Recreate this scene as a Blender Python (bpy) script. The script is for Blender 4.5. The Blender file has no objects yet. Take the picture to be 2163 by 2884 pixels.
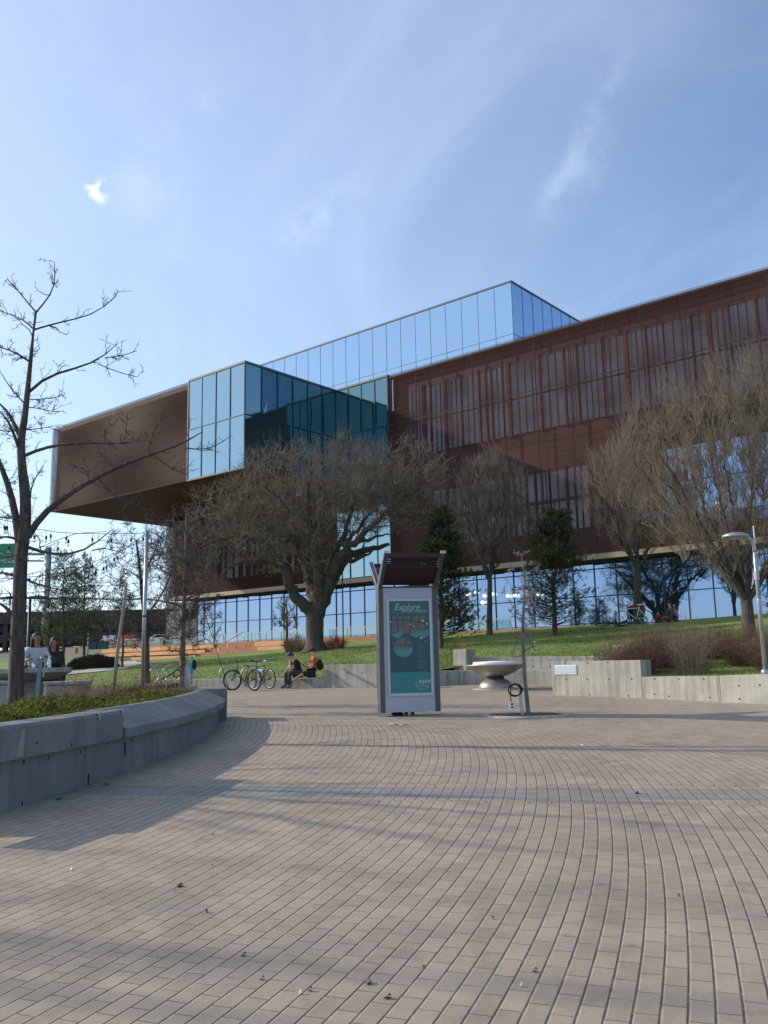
import bpy, math, random
import numpy as np
from mathutils import Vector
random.seed(7); rng = np.random.default_rng(7)
R = math.radians
scene = bpy.context.scene
col = scene.collection

# ---------------------------------------------------------------- camera
W, H, F = 2163, 2884, 2486.3            # photograph size and focal length in photograph pixels
PITCH, ROLL, HC, SL = .1686, -.0215, 1.5, .02   # HC camera height, SL slope of the plaza
_cp, _sp = math.cos(PITCH), math.sin(PITCH)
FW = np.array([0, _cp, _sp]); _u0 = np.array([0, -_sp, _cp]); _r0 = np.array([1., 0, 0])
RT = math.cos(ROLL)*_r0 + math.sin(ROLL)*_u0
UP = -math.sin(ROLL)*_r0 + math.cos(ROLL)*_u0
CAM = np.array([0, 0, HC])
cd = bpy.data.cameras.new('camera'); co = bpy.data.objects.new('camera', cd); col.objects.link(co)
from mathutils import Matrix
m = Matrix(((RT[0], UP[0], -FW[0], 0), (RT[1], UP[1], -FW[1], 0), (RT[2], UP[2], -FW[2], HC), (0, 0, 0, 1)))
co.matrix_world = m
cd.sensor_fit = 'VERTICAL'; cd.sensor_height = 24; cd.lens = 24*F/H
cd.clip_start = .05; cd.clip_end = 5000
scene.camera = co
scene.render.resolution_x = 768; scene.render.resolution_y = 1024

def ray(x, y): return FW + RT*((x-W/2)/F) - UP*((y-H/2)/F)
def G(x, y, h=0):                       # photo pixel -> point on the sloping plaza raised by h
    r = ray(x, y); t = (h-HC)/(r[2]-SL*r[1]); return CAM + r*t
def AT(x, y, d):                        # photo pixel -> point at depth d
    r = ray(x, y); return CAM + r*(d/r[1])
def gz(y, h=0): return SL*y + h

# ---------------------------------------------------------------- sky, sun, exposure
SUN_EL, SUN_AZ = R(25.5), R(-73)        # azimuth clockwise from +Y
wd = bpy.data.worlds.new("World"); scene.world = wd; wd.use_nodes = True
nt = wd.node_tree; N = nt.nodes; L = nt.links
for n in list(N): N.remove(n)
out = N.new('ShaderNodeOutputWorld'); bg = N.new('ShaderNodeBackground'); L.new(bg.outputs[0], out.inputs[0])
sky = N.new('ShaderNodeTexSky'); sky.sky_type = 'NISHITA'; sky.sun_disc = False
sky.sun_elevation = SUN_EL; sky.sun_rotation = SUN_AZ; sky.air_density = 1.15; sky.dust_density = .6; sky.ozone_density = 2.2
sky.altitude = 500
bg.inputs[1].default_value = .155
tc = N.new('ShaderNodeTexCoord')
def wn(t, **k):
    n = N.new(t)
    for a, b in k.items(): setattr(n, a, b)
    return n
sep = wn('ShaderNodeSeparateXYZ'); L.new(tc.outputs['Generated'], sep.inputs[0])
zz = wn('ShaderNodeMath', operation='MAXIMUM'); L.new(sep.outputs[2], zz.inputs[0]); zz.inputs[1].default_value = .04
zz2 = wn('ShaderNodeMath', operation='ADD'); L.new(zz.outputs[0], zz2.inputs[0]); zz2.inputs[1].default_value = .12
dx = wn('ShaderNodeMath', operation='DIVIDE'); L.new(sep.outputs[0], dx.inputs[0]); L.new(zz2.outputs[0], dx.inputs[1])
dy = wn('ShaderNodeMath', operation='DIVIDE'); L.new(sep.outputs[1], dy.inputs[0]); L.new(zz2.outputs[0], dy.inputs[1])
cmb = wn('ShaderNodeCombineXYZ'); L.new(dx.outputs[0], cmb.inputs[0]); L.new(dy.outputs[0], cmb.inputs[1])
def cirrus(rot, scale, loc, ns, det, lo, hi, dist=.6):
    mp = wn('ShaderNodeMapping'); mp.inputs['Rotation'].default_value = (0, 0, rot); mp.inputs['Scale'].default_value = scale
    mp.inputs['Location'].default_value = loc
    L.new(cmb.outputs[0], mp.inputs[0])
    no = wn('ShaderNodeTexNoise'); no.inputs['Scale'].default_value = ns; no.inputs['Detail'].default_value = det
    no.inputs['Roughness'].default_value = .62; no.inputs['Distortion'].default_value = dist
    L.new(mp.outputs[0], no.inputs['Vector'])
    mr = wn('ShaderNodeMapRange', interpolation_type='SMOOTHSTEP'); mr.inputs[1].default_value = lo; mr.inputs[2].default_value = hi
    L.new(no.outputs['Fac'], mr.inputs[0]); return mr.outputs[0]
c1 = cirrus(R(28), (1.3, .6, 1), (2.3, .7, 0), 1.1, 9, .40, .82, 1.2)
c2 = cirrus(R(38), (1.0, .35, 1), (.2, 4.1, 0), .55, 4, .36, .82, .3)
c3 = cirrus(R(20), (2.6, .8, 1), (4.4, 1.2, 0), 1.5, 9, .5, .85, 1.5)
def mth(op, a, b):
    n = wn('ShaderNodeMath', operation=op)
    for i, v in enumerate((a, b)):
        if isinstance(v, (int, float)): n.inputs[i].default_value = v
        else: L.new(v, n.inputs[i])
    return n.outputs[0]
# the veil is thicker towards the sun side (left)
left = wn('ShaderNodeMapRange'); left.inputs[1].default_value = .35; left.inputs[2].default_value = -.6; L.new(sep.outputs[0], left.inputs[0])
veil = mth('ADD', mth('ADD', .03, mth('MULTIPLY', c2, .20)), mth('MULTIPLY', left.outputs[0], .42))
cl = mth('ADD', mth('MULTIPLY', c1, .13), mth('MULTIPLY', c3, .07)); cl = mth('ADD', cl, veil)
# one small bright cumulus scrap
pd = AT(268, 535, 100) - CAM; pd /= np.linalg.norm(pd)
vd = wn('ShaderNodeVectorMath', operation='DISTANCE'); L.new(tc.outputs['Generated'], vd.inputs[0]); vd.inputs[1].default_value = tuple(pd)
sn = wn('ShaderNodeTexNoise'); sn.inputs['Scale'].default_value = 62; sn.inputs['Detail'].default_value = 5; L.new(tc.outputs['Generated'], sn.inputs['Vector'])
sm = wn('ShaderNodeMapRange', interpolation_type='SMOOTHSTEP'); sm.inputs[1].default_value = .020; sm.inputs[2].default_value = .0; L.new(vd.outputs['Value'], sm.inputs[0])
sm2 = wn('ShaderNodeMapRange', interpolation_type='SMOOTHSTEP'); sm2.inputs[1].default_value = .46; sm2.inputs[2].default_value = .72; L.new(sn.outputs['Fac'], sm2.inputs[0])
cl = mth('ADD', cl, mth('MULTIPLY', mth('MULTIPLY', sm.outputs[0], sm2.outputs[0]), .8))
def wisp(a, b, wid, amt, ns=15):
    va = ray(*a)/np.linalg.norm(ray(*a)); vb = ray(*b)/np.linalg.norm(ray(*b)); n_ = np.cross(va, vb); n_ /= np.linalg.norm(n_); mid = (va+vb)/2; mid /= np.linalg.norm(mid); hl = np.linalg.norm(vb-va)/2
    no = wn('ShaderNodeTexNoise'); no.inputs['Scale'].default_value = ns; no.inputs['Detail'].default_value = 7; no.inputs['Roughness'].default_value = .65; L.new(tc.outputs['Generated'], no.inputs['Vector'])
    dt = wn('ShaderNodeVectorMath', operation='DOT_PRODUCT'); L.new(tc.outputs['Generated'], dt.inputs[0]); dt.inputs[1].default_value = tuple(n_)
    ds = wn('ShaderNodeVectorMath', operation='DISTANCE'); L.new(tc.outputs['Generated'], ds.inputs[0]); ds.inputs[1].default_value = tuple(mid)
    w1_ = wn('ShaderNodeMapRange', interpolation_type='SMOOTHSTEP'); w1_.inputs[1].default_value = wid; w1_.inputs[2].default_value = 0
    L.new(mth('ABSOLUTE', mth('ADD', dt.outputs['Value'], mth('MULTIPLY', mth('SUBTRACT', no.outputs['Fac'], .5), wid*2.2)), 0), w1_.inputs[0])
    w2_ = wn('ShaderNodeMapRange', interpolation_type='SMOOTHSTEP'); w2_.inputs[1].default_value = hl*1.15; w2_.inputs[2].default_value = hl*.3; L.new(ds.outputs['Value'], w2_.inputs[0])
    w3_ = wn('ShaderNodeMapRange', interpolation_type='SMOOTHSTEP'); w3_.inputs[1].default_value = .34; w3_.inputs[2].default_value = .62; L.new(no.outputs['Fac'], w3_.inputs[0])
    return mth('MULTIPLY', mth('MULTIPLY', mth('MULTIPLY', w1_.outputs[0], w2_.outputs[0]), w3_.outputs[0]), amt)
for q_ in (((1800, 60), (1480, 680), .020, .09), ((1740, 320), (1500, 640), .035, .10), ((1080, 480), (740, 700), .030, .13), ((640, 120), (560, 330), .030, .10), ((330, 440), (420, 640), .07, .10)): cl = mth('ADD', cl, wisp(*q_))
cl = mth('MINIMUM', cl, .95)
tint = wn('ShaderNodeMix', data_type='RGBA', blend_type='MULTIPLY'); tint.inputs[0].default_value = 1
L.new(sky.outputs[0], tint.inputs[6]); tint.inputs[7].default_value = (.86, .96, 1.12, 1)
mx = wn('ShaderNodeMix', data_type='RGBA'); L.new(cl, mx.inputs[0]); L.new(tint.outputs[2], mx.inputs[6]); mx.inputs[7].default_value = (6.3, 7.3, 8.3, 1)
L.new(mx.outputs[2], bg.inputs[0])

sl = bpy.data.lights.new('sun', 'SUN'); sl.energy = 4.1; sl.angle = R(.6); sl.color = (1, .89, .74)
so = bpy.data.objects.new('sun', sl); col.objects.link(so)
sd = Vector((math.cos(SUN_EL)*math.sin(SUN_AZ), math.cos(SUN_EL)*math.cos(SUN_AZ), math.sin(SUN_EL)))
so.rotation_euler = sd.to_track_quat('Z', 'Y').to_euler(); so.location = (-30, 10, 30)
scene.view_settings.view_transform = 'Standard'; scene.view_settings.look = 'None'
scene.view_settings.exposure = .15; scene.view_settings.gamma = 1

# ---------------------------------------------------------------- materials
MATS = {}
def newmat(name):
    m = bpy.data.materials.new(name); m.use_nodes = True
    return m, m.node_tree, m.node_tree.nodes['Principled BSDF']
def mat(name, c, rough=.7, metal=0, var=.0, vscale=3.0, c2=None, bump=0, bscale=40, spec=.5, stretch=None, detail=6):
    if name in MATS: return MATS[name]
    m, t, b = newmat(name)
    b.inputs['Base Color'].default_value = (*c, 1); b.inputs['Roughness'].default_value = rough
    b.inputs['Metallic'].default_value = metal; b.inputs['Specular IOR Level'].default_value = spec
    if var or c2 or bump:
        tcn = t.nodes.new('ShaderNodeTexCoord'); vec = tcn.outputs['Object']
        if stretch:
            mp = t.nodes.new('ShaderNodeMapping'); mp.inputs['Scale'].default_value = stretch; t.links.new(vec, mp.inputs[0]); vec = mp.outputs[0]
    if var or c2:
        n = t.nodes.new('ShaderNodeTexNoise'); n.inputs['Scale'].default_value = vscale; n.inputs['Detail'].default_value = detail
        n.inputs['Roughness'].default_value = .65
        t.links.new(vec, n.inputs['Vector'])
        mr = t.nodes.new('ShaderNodeMapRange'); mr.inputs[1].default_value = .3; mr.inputs[2].default_value = .7; t.links.new(n.outputs['Fac'], mr.inputs[0])
        mx = t.nodes.new('ShaderNodeMix'); mx.data_type = 'RGBA'
        a = tuple(x*(1-var) for x in c); d = c2 if c2 else tuple(min(1, x*(1+var)) for x in c)
        mx.inputs[6].default_value = (*a, 1); mx.inputs[7].default_value = (*d, 1)
        t.links.new(mr.outputs[0], mx.inputs[0]); t.links.new(mx.outputs[2], b.inputs['Base Color'])
    if bump:
        n2 = t.nodes.new('ShaderNodeTexNoise'); n2.inputs['Scale'].default_value = bscale; n2.inputs['Detail'].default_value = 6
        t.links.new(vec, n2.inputs['Vector'])
        bp = t.nodes.new('ShaderNodeBump'); bp.inputs['Strength'].default_value = min(1, bump); bp.inputs['Distance'].default_value = .02
        t.links.new(n2.outputs['Fac'], bp.inputs['Height']); t.links.new(bp.outputs[0], b.inputs['Normal'])
    MATS[name] = m
    return m

def concrete_mat(name, c, dark=.55, joints=0):
    """cast concrete: cloudy tone, vertical drip stains, pores"""
    m, t, b = newmat(name); nd = t.nodes; lk = t.links
    tc_ = nd.new('ShaderNodeTexCoord'); vec = tc_.outputs['Object']
    def noise(scale, det, st=(1, 1, 1), ro=.6):
        mp = nd.new('ShaderNodeMapping'); mp.inputs['Scale'].default_value = st; lk.new(vec, mp.inputs[0])
        n = nd.new('ShaderNodeTexNoise'); n.inputs['Scale'].default_value = scale; n.inputs['Detail'].default_value = det; n.inputs['Roughness'].default_value = ro
        lk.new(mp.outputs[0], n.inputs['Vector']); return n.outputs['Fac']
    def rngm(v, a, b_, lo=0, hi=1):
        r = nd.new('ShaderNodeMapRange'); r.inputs[1].default_value = a; r.inputs[2].default_value = b_; r.inputs[3].default_value = lo; r.inputs[4].default_value = hi
        lk.new(v, r.inputs[0]); return r.outputs[0]
    cloud = rngm(noise(1.3, 7), .3, .7, .72, 1.12)
    drip = rngm(noise(2.2, 5, (3.0, 3.0, .22)), .45, .75, 1.0, dark)
    pore = rngm(noise(26, 3), .62, .70, 1.0, .72)
    grain = rngm(noise(90, 3), .3, .7, .9, 1.1)
    def mul(a, b_):
        n = nd.new('ShaderNodeMath'); n.operation = 'MULTIPLY'; lk.new(a, n.inputs[0]); lk.new(b_, n.inputs[1]); return n.outputs[0]
    f = mul(mul(cloud, drip), mul(pore, grain))
    mx = nd.new('ShaderNodeVectorMath'); mx.operation = 'SCALE'; mx.inputs[0].default_value = c; lk.new(f, mx.inputs['Scale'])
    lk.new(mx.outputs[0], b.inputs['Base Color']); b.inputs['Roughness'].default_value = .88
    bp = nd.new('ShaderNodeBump'); bp.inputs['Strength'].default_value = .35; bp.inputs['Distance'].default_value = .01
    lk.new(pore, bp.inputs['Height']); lk.new(bp.outputs[0], b.inputs['Normal'])
    MATS[name] = m; return m

def glass_mat(name, tint, base, refl, rough=.02, wob=.0):
    m, t, b = newmat(name); nd = t.nodes; lk = t.links
    o = nd['Material Output']; nd.remove(b)
    g = nd.new('ShaderNodeBsdfGlossy'); g.inputs['Color'].default_value = (*tint, 1); g.inputs['Roughness'].default_value = rough
    d = nd.new('ShaderNodeBsdfDiffuse'); d.inputs['Color'].default_value = (*base, 1)
    lw = nd.new('ShaderNodeFresnel'); lw.inputs['IOR'].default_value = 1.5
    ad = nd.new('ShaderNodeMath'); ad.operation = 'MULTIPLY_ADD'; ad.inputs[1].default_value = 1-refl; ad.inputs[2].default_value = refl; ad.use_clamp = True
    lk.new(lw.outputs[0], ad.inputs[0])
    tcn = nd.new('ShaderNodeTexCoord')
    n = nd.new('ShaderNodeTexNoise'); n.inputs['Scale'].default_value = .5; n.inputs['Detail'].default_value = 1; lk.new(tcn.outputs['Object'], n.inputs['Vector'])
    bp = nd.new('ShaderNodeBump'); bp.inputs['Strength'].default_value = .25; bp.inputs['Distance'].default_value = wob; lk.new(n.outputs['Fac'], bp.inputs['Height'])
    lk.new(bp.outputs[0], g.inputs['Normal'])
    mx = nd.new('ShaderNodeMixShader'); lk.new(ad.outputs[0], mx.inputs[0]); lk.new(d.outputs[0], mx.inputs[1]); lk.new(g.outputs[0], mx.inputs[2])
    lk.new(mx.outputs[0], o.inputs[0]); MATS[name] = m; return m

def clear_glass(name, tint=(.8, .9, .9), amt=.25):
    m, t, b = newmat(name); nd = t.nodes; lk = t.links; o = nd['Material Output']; nd.remove(b)
    g = nd.new('ShaderNodeBsdfGlossy'); g.inputs['Roughness'].default_value = .03; g.inputs['Color'].default_value = (*tint, 1)
    tr = nd.new('ShaderNodeBsdfTransparent'); tr.inputs[0].default_value = (*tint, 1)
    mx = nd.new('ShaderNodeMixShader'); mx.inputs[0].default_value = amt
    lk.new(tr.outputs[0], mx.inputs[1]); lk.new(g.outputs[0], mx.inputs[2]); lk.new(mx.outputs[0], o.inputs[0]); MATS[name] = m; return m

def mesh_mat(name, c, c2, cell=.26, thr=-.05, rough=.75, metal=.0):
    """expanded copper mesh: rows of diamond openings, procedural"""
    m, t, b = newmat(name); nd = t.nodes; lk = t.links; o = nd['Material Output']
    uv = nd.new('ShaderNodeUVMap'); sp = nd.new('ShaderNodeSeparateXYZ'); lk.new(uv.outputs[0], sp.inputs[0])
    def M(op, a, b_=None):
        n = nd.new('ShaderNodeMath'); n.operation = op
        for i, v in enumerate((a, b_)):
            if v is None: continue
            if isinstance(v, (int, float)): n.inputs[i].default_value = v
            else: lk.new(v, n.inputs[i])
        return n.outputs[0]
    kx = 2*math.pi/cell; kz = 2*math.pi/(cell*.62)
    a = M('ADD', M('MULTIPLY', sp.outputs[0], kx/2), M('MULTIPLY', sp.outputs[1], kz/2))
    c_ = M('SUBTRACT', M('MULTIPLY', sp.outputs[0], kx/2), M('MULTIPLY', sp.outputs[1], kz/2))
    p = M('MULTIPLY', M('SINE', a), M('SINE', c_))
    hole = M('GREATER_THAN', M('ABSOLUTE', p), thr)
    # panel seams and tone per panel
    n = nd.new('ShaderNodeTexNoise'); n.inputs['Scale'].default_value = .35; n.inputs['Detail'].default_value = 3; lk.new(uv.outputs[0], n.inputs['Vector'])
    fx = M('FLOOR', M('DIVIDE', sp.outputs[0], 3.4)); fz = M('FLOOR', M('DIVIDE', sp.outputs[1], 2.1))
    cb = nd.new('ShaderNodeCombineXYZ'); lk.new(fx, cb.inputs[0]); lk.new(fz, cb.inputs[1])
    wn_ = nd.new('ShaderNodeTexWhiteNoise'); lk.new(cb.outputs[0], wn_.inputs['Vector'])
    f = M('ADD', M('MULTIPLY', wn_.outputs['Value'], .5), M('MULTIPLY', n.outputs['Fac'], .6))
    mx = nd.new('ShaderNodeMix'); mx.data_type = 'RGBA'; lk.new(f, mx.inputs[0]); mx.inputs[6].default_value = (*c, 1); mx.inputs[7].default_value = (*c2, 1)
    rowm = M('ADD', 1, M('MULTIPLY', M('SINE', M('MULTIPLY', sp.outputs[1], 2*math.pi/.42)), .16))
    sx_ = M('LESS_THAN', M('FRACT', M('DIVIDE', sp.outputs[0], 3.4)), .025); sz_ = M('LESS_THAN', M('FRACT', M('DIVIDE', sp.outputs[1], 2.1)), .03)
    sv = nd.new('ShaderNodeVectorMath'); sv.operation = 'SCALE'; lk.new(mx.outputs[2], sv.inputs[0]); lk.new(M('MULTIPLY', rowm, M('SUBTRACT', 1, M('MULTIPLY', M('MAXIMUM', sx_, sz_), .45))), sv.inputs['Scale'])
    lk.new(sv.outputs[0], b.inputs['Base Color']); b.inputs['Roughness'].default_value = rough; b.inputs['Metallic'].default_value = metal; b.inputs['Specular IOR Level'].default_value = .03
    bp = nd.new('ShaderNodeBump'); bp.inputs['Strength'].default_value = .3; bp.inputs['Distance'].default_value = .02; lk.new(p, bp.inputs['Height']); lk.new(bp.outputs[0], b.inputs['Normal'])
    tr = nd.new('ShaderNodeBsdfTransparent'); ms = nd.new('ShaderNodeMixShader')
    lk.new(hole, ms.inputs[0]); lk.new(b.outputs[0], ms.inputs[1]); lk.new(tr.outputs[0], ms.inputs[2]); lk.new(ms.outputs[0], o.inputs[0])
    MATS[name] = m; return m

def paving_mat():
    m, t, b = newmat('pavers'); nd = t.nodes; lk = t.links
    g = nd.new('ShaderNodeNewGeometry'); sp = nd.new('ShaderNodeSeparateXYZ'); lk.new(g.outputs['Position'], sp.inputs[0])
    def M(op, a, b_=None, c_=None):
        n = nd.new('ShaderNodeMath'); n.operation = op
        for i, v in enumerate((a, b_, c_)):
            if v is None: continue
            if isinstance(v, (int, float)): n.inputs[i].default_value = v
            else: lk.new(v, n.inputs[i])
        return n.outputs[0]
    def sm(v, a, b_):
        r = nd.new('ShaderNodeMapRange'); r.interpolation_type = 'SMOOTHSTEP'; r.inputs[1].default_value = a; r.inputs[2].default_value = b_; lk.new(v, r.inputs[0]); return r.outputs[0]
    def mix(f, a, b_):
        return M('ADD', a if not isinstance(a, str) else a, M('MULTIPLY', f, M('SUBTRACT', b_, a)))
    X = M('ADD', sp.outputs[0], 28.1); Y = M('SUBTRACT', sp.outputs[1], 14.2)
    r = M('SQRT', M('ADD', M('MULTIPLY', X, X), M('MULTIPLY', Y, Y)))
    phi = M('ARCTAN2', Y, X); s = M('MULTIPLY', phi, 28.0)
    cw, cl_ = .106, .205
    row = M('FLOOR', M('DIVIDE', r, cw)); fr = M('FRACT', M('DIVIDE', r, cw))
    wnr = nd.new('ShaderNodeTexWhiteNoise'); wnr.noise_dimensions = '1D'; lk.new(row, wnr.inputs['W'])
    off = M('ADD', M('MULTIPLY', M('FLOORED_MODULO', row, 2), .5), M('MULTIPLY', wnr.outputs['Value'], .22))
    # band along a radius
    phi0 = math.atan2(9.33-14.2, 28.5)
    wb = M('MULTIPLY', M('SUBTRACT', phi, phi0), r); aw = M('ABSOLUTE', wb)
    inband = M('LESS_THAN', aw, .56); blue = M('LESS_THAN', aw, .31); thin = M('MULTIPLY', inband, M('GREATER_THAN', aw, .46))
    off = M('MULTIPLY', off, M('SUBTRACT', 1, blue))
    sc = M('ADD', M('DIVIDE', s, cl_), off)
    colm = M('FLOOR', sc); fc = M('FRACT', sc)
    e1 = M('ABSOLUTE', M('SUBTRACT', fr, .5)); e2 = M('ABSOLUTE', M('SUBTRACT', fc, .5))
    wv_ = nd.new('ShaderNodeTexNoise'); wv_.inputs['Scale'].default_value = 22; wv_.inputs['Detail'].default_value = 4; lk.new(g.outputs['Position'], wv_.inputs['Vector'])
    e1 = M('ADD', e1, M('MULTIPLY', M('SUBTRACT', wv_.outputs['Fac'], .5), .045)); e2 = M('ADD', e2, M('MULTIPLY', M('SUBTRACT', wv_.outputs['Fac'], .5), .02))
    jl = sm(e1, .438, .482); jc = sm(e2, .466, .490)
    # edges of the band
    eb = M('MINIMUM', M('ABSOLUTE', M('SUBTRACT', aw, .56)), M('MINIMUM', M('ABSOLUTE', M('SUBTRACT', aw, .46)), M('ABSOLUTE', M('SUBTRACT', aw, .31))))
    je = M('SUBTRACT', 1, sm(eb, .003, .009))
    # thin stretcher course: bricks laid along the radius, joints every two courses
    fr2 = M('ABSOLUTE', M('SUBTRACT', M('FRACT', M('DIVIDE', r, cl_)), .5)); jt = sm(fr2, .47, .49)
    notthin = M('SUBTRACT', 1, thin)
    jl2 = M('ADD', M('MULTIPLY', jl, notthin), M('MULTIPLY', jt, thin))
    jc2 = M('MULTIPLY', M('MULTIPLY', jc, M('SUBTRACT', 1, M('MULTIPLY', inband, M('SUBTRACT', 1, blue)))), 1)
    joint = M('MAXIMUM', jl2, M('MAXIMUM', M('MULTIPLY', jc2, .75), M('MULTIPLY', je, .9)))
    # chamfer: pale rubbed edge beside the joint
    cham = M('MULTIPLY', M('MAXIMUM', sm(e1, .38, .44), sm(e2, .44, .465)), M('SUBTRACT', 1, joint))
    cb = nd.new('ShaderNodeCombineXYZ'); lk.new(row, cb.inputs[0]); lk.new(colm, cb.inputs[1])
    w2 = nd.new('ShaderNodeTexWhiteNoise'); lk.new(cb.outputs[0], w2.inputs['Vector'])
    def noise(scale, det=6):
        n = nd.new('ShaderNodeTexNoise'); n.inputs['Scale'].default_value = scale; n.inputs['Detail'].default_value = det; n.inputs['Roughness'].default_value = .65
        lk.new(g.outputs['Position'], n.inputs['Vector']); return n.outputs['Fac']
    patch = noise(.9); grain = noise(60, 4); fine = noise(260, 2); stain = noise(3.2, 8)
    tone = M('ADD', .70, M('ADD', M('MULTIPLY', w2.outputs['Value'], .13), M('ADD', M('MULTIPLY', patch, .34), M('MULTIPLY', M('SUBTRACT', grain, .5), .42))))
    tone = M('ADD', tone, M('MULTIPLY', M('SUBTRACT', fine, .5), .3))
    tone = M('MULTIPLY', tone, M('ADD', .84, M('MULTIPLY', sm(stain, .32, .52), .18)))
    vo = nd.new('ShaderNodeTexVoronoi'); vo.inputs['Scale'].default_value = 1.7; lk.new(g.outputs['Position'], vo.inputs['Vector'])
    tone = M('MULTIPLY', tone, M('ADD', .80, M('MULTIPLY', sm(vo.outputs['Distance'], .025, .06), .20)))
    tone = M('MULTIPLY', tone, M('ADD', .88, M('MULTIPLY', sm(noise(.35, 9), .36, .52), .12)))
    tone = M('MULTIPLY', tone, M('ADD', 1, M('MULTIPLY', cham, .13)))
    cr = nd.new('ShaderNodeMix'); cr.data_type = 'RGBA'; lk.new(w2.outputs['Value'], cr.inputs[0])
    cr.inputs[6].default_value = (.352, .285, .209, 1); cr.inputs[7].default_value = (.370, .288, .214, 1)
    cbm = nd.new('ShaderNodeMix'); cbm.data_type = 'RGBA'; lk.new(blue, cbm.inputs[0]); lk.new(cr.outputs[2], cbm.inputs[6]); cbm.inputs[7].default_value = (.262, .245, .215, 1)
    sc_ = nd.new('ShaderNodeVectorMath'); sc_.operation = 'SCALE'; lk.new(cbm.outputs[2], sc_.inputs[0]); lk.new(tone, sc_.inputs['Scale'])
    joint = M('MULTIPLY', joint, M('ADD', .55, M('MULTIPLY', sm(noise(7, 6), .36, .56), .45)))
    jm = nd.new('ShaderNodeMix'); jm.data_type = 'RGBA'; lk.new(joint, jm.inputs[0]); lk.new(sc_.outputs[0], jm.inputs[6]); jm.inputs[7].default_value = (.085, .07, .065, 1)
    lk.new(jm.outputs[2], b.inputs['Base Color']); b.inputs['Roughness'].default_value = .8
    hgt = M('ADD', M('SUBTRACT', 1, M('MAXIMUM', M('MULTIPLY', sm(e1, .42, .485), 1), M('MULTIPLY', jc2, .6))), M('ADD', M('MULTIPLY', grain, .12), M('MULTIPLY', w2.outputs['Value'], .15)))
    bp = nd.new('ShaderNodeBump'); bp.inputs['Strength'].default_value = .7; bp.inputs['Distance'].default_value = .008; lk.new(hgt, bp.inputs['Height']); lk.new(bp.outputs[0], b.inputs['Normal'])
    MATS['pavers'] = m; return m

M_PAVE = paving_mat()
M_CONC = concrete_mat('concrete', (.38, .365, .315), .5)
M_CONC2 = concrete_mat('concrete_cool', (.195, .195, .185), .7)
M_GRASS = mat('lawn_grass', (.11, .20, .03), .95, var=.35, vscale=1.1, c2=(.25, .31, .07), bump=1, bscale=14, detail=10)
M_SOIL = mat('soil_mulch', (.07, .045, .03), .95, var=.5, vscale=9, c2=(.16, .11, .075), bump=1, bscale=25)
M_DRY = mat('far_ground', (.13, .12, .08), .95, var=.3, vscale=.2, bump=.4)
M_ASPH = mat('asphalt', (.09, .09, .095), .9, var=.2, vscale=.6)
M_PATH = mat('path_concrete', (.42, .40, .36), .9, var=.15, vscale=1)
M_BARK = mat('bark', (.05, .04, .034), .95, var=.4, vscale=6, c2=(.13, .105, .085), bump=1, bscale=22, stretch=(3, 3, .6))
M_BARKG = mat('bark_grey', (.10, .095, .09), .95, var=.4, vscale=9, c2=(.24, .225, .205), bump=1, bscale=26, stretch=(3, 3, .5))
M_TWIG = mat('twig_brown', (.115, .088, .068), .9, var=.4, vscale=1.2, c2=(.30, .24, .18))
M_TWIGT = mat('twig_tan', (.17, .13, .095), .9, var=.3, vscale=.9, c2=(.38, .30, .22))
M_TWIGD = mat('twig_dark', (.045, .036, .034), .9, var=.3, vscale=5, c2=(.12, .095, .08))
M_TWIGR = mat('twig_red', (.12, .06, .045), .9, var=.3, vscale=2, c2=(.28, .17, .12))
M_LICH = mat('bark_lichen', (.20, .19, .165), .95, var=.4, vscale=14, c2=(.36, .34, .29), bump=.6, bscale=40)
M_PINE = mat('pine_needles', (.022, .042, .018), .8, var=.4, vscale=1.6, c2=(.075, .10, .03), spec=.25)
M_PINEG = mat('pine_needles_bluegreen', (.06, .10, .05), .75, var=.4, vscale=1.6, c2=(.19, .23, .10), spec=.25)
M_JUN = mat('juniper_green', (.06, .10, .018), .8, var=.4, vscale=1.6, c2=(.30, .29, .05), spec=.2)
M_DARKM = mat('dark_metal', (.045, .05, .055), .45, .6)
M_KIOSK = mat('kiosk_grey', (.085, .088, .095), .5, .3, var=.08, vscale=8)
M_KWHITE = mat('kiosk_panel', (.38, .40, .46), .45, .1, var=.03, vscale=3)
M_FRAMEW = mat('poster_frame', (.42, .45, .48), .35, .4)
M_STEEL = mat('galvanised_steel', (.36, .38, .40), .42, .75, var=.12, vscale=12)
M_STEELB = mat('satin_bronze_steel', (.36, .33, .28), .46, .65, var=.1, vscale=3)
M_WHITE = mat('white_paint', (.80, .80, .79), .5)
M_BLACK = mat('black_rubber', (.018, .018, .02), .8)
M_BLKF = mat('black_fabric', (.018, .018, .024), .9, var=.2, vscale=20)
M_MULL = mat('mullion_dark', (.022, .042, .075), .5, 0, spec=.3)
M_JOINT = mat('silicone_joint', (.09, .16, .24), .6)
M_CAP = mat('roof_edge_metal', (.11, .12, .13), .6, .2)
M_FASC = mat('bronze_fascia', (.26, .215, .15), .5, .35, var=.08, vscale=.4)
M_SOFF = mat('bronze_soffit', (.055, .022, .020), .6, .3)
M_REDP = mat('copper_panel', (.070, .030, .027), .55, .3, var=.12, vscale=.5)
M_FIN = mat('red_fin', (.12, .024, .022), .7)
M_DBROWN = mat('dark_brown_panel', (.048, .026, .022), .6, .2, var=.1, vscale=.6)
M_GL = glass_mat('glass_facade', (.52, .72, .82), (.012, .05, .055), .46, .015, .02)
M_GLD = glass_mat('glass_facade_shaded', (.55, .85, .92), (.006, .045, .055), .22, .015, .02)  # same facade glass, darkened and dulled to hold side face and recess shade
M_GLR = glass_mat('glass_roof_box', (.60, .79, 1.0), (.03, .07, .10), .58, .03, .01)
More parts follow.
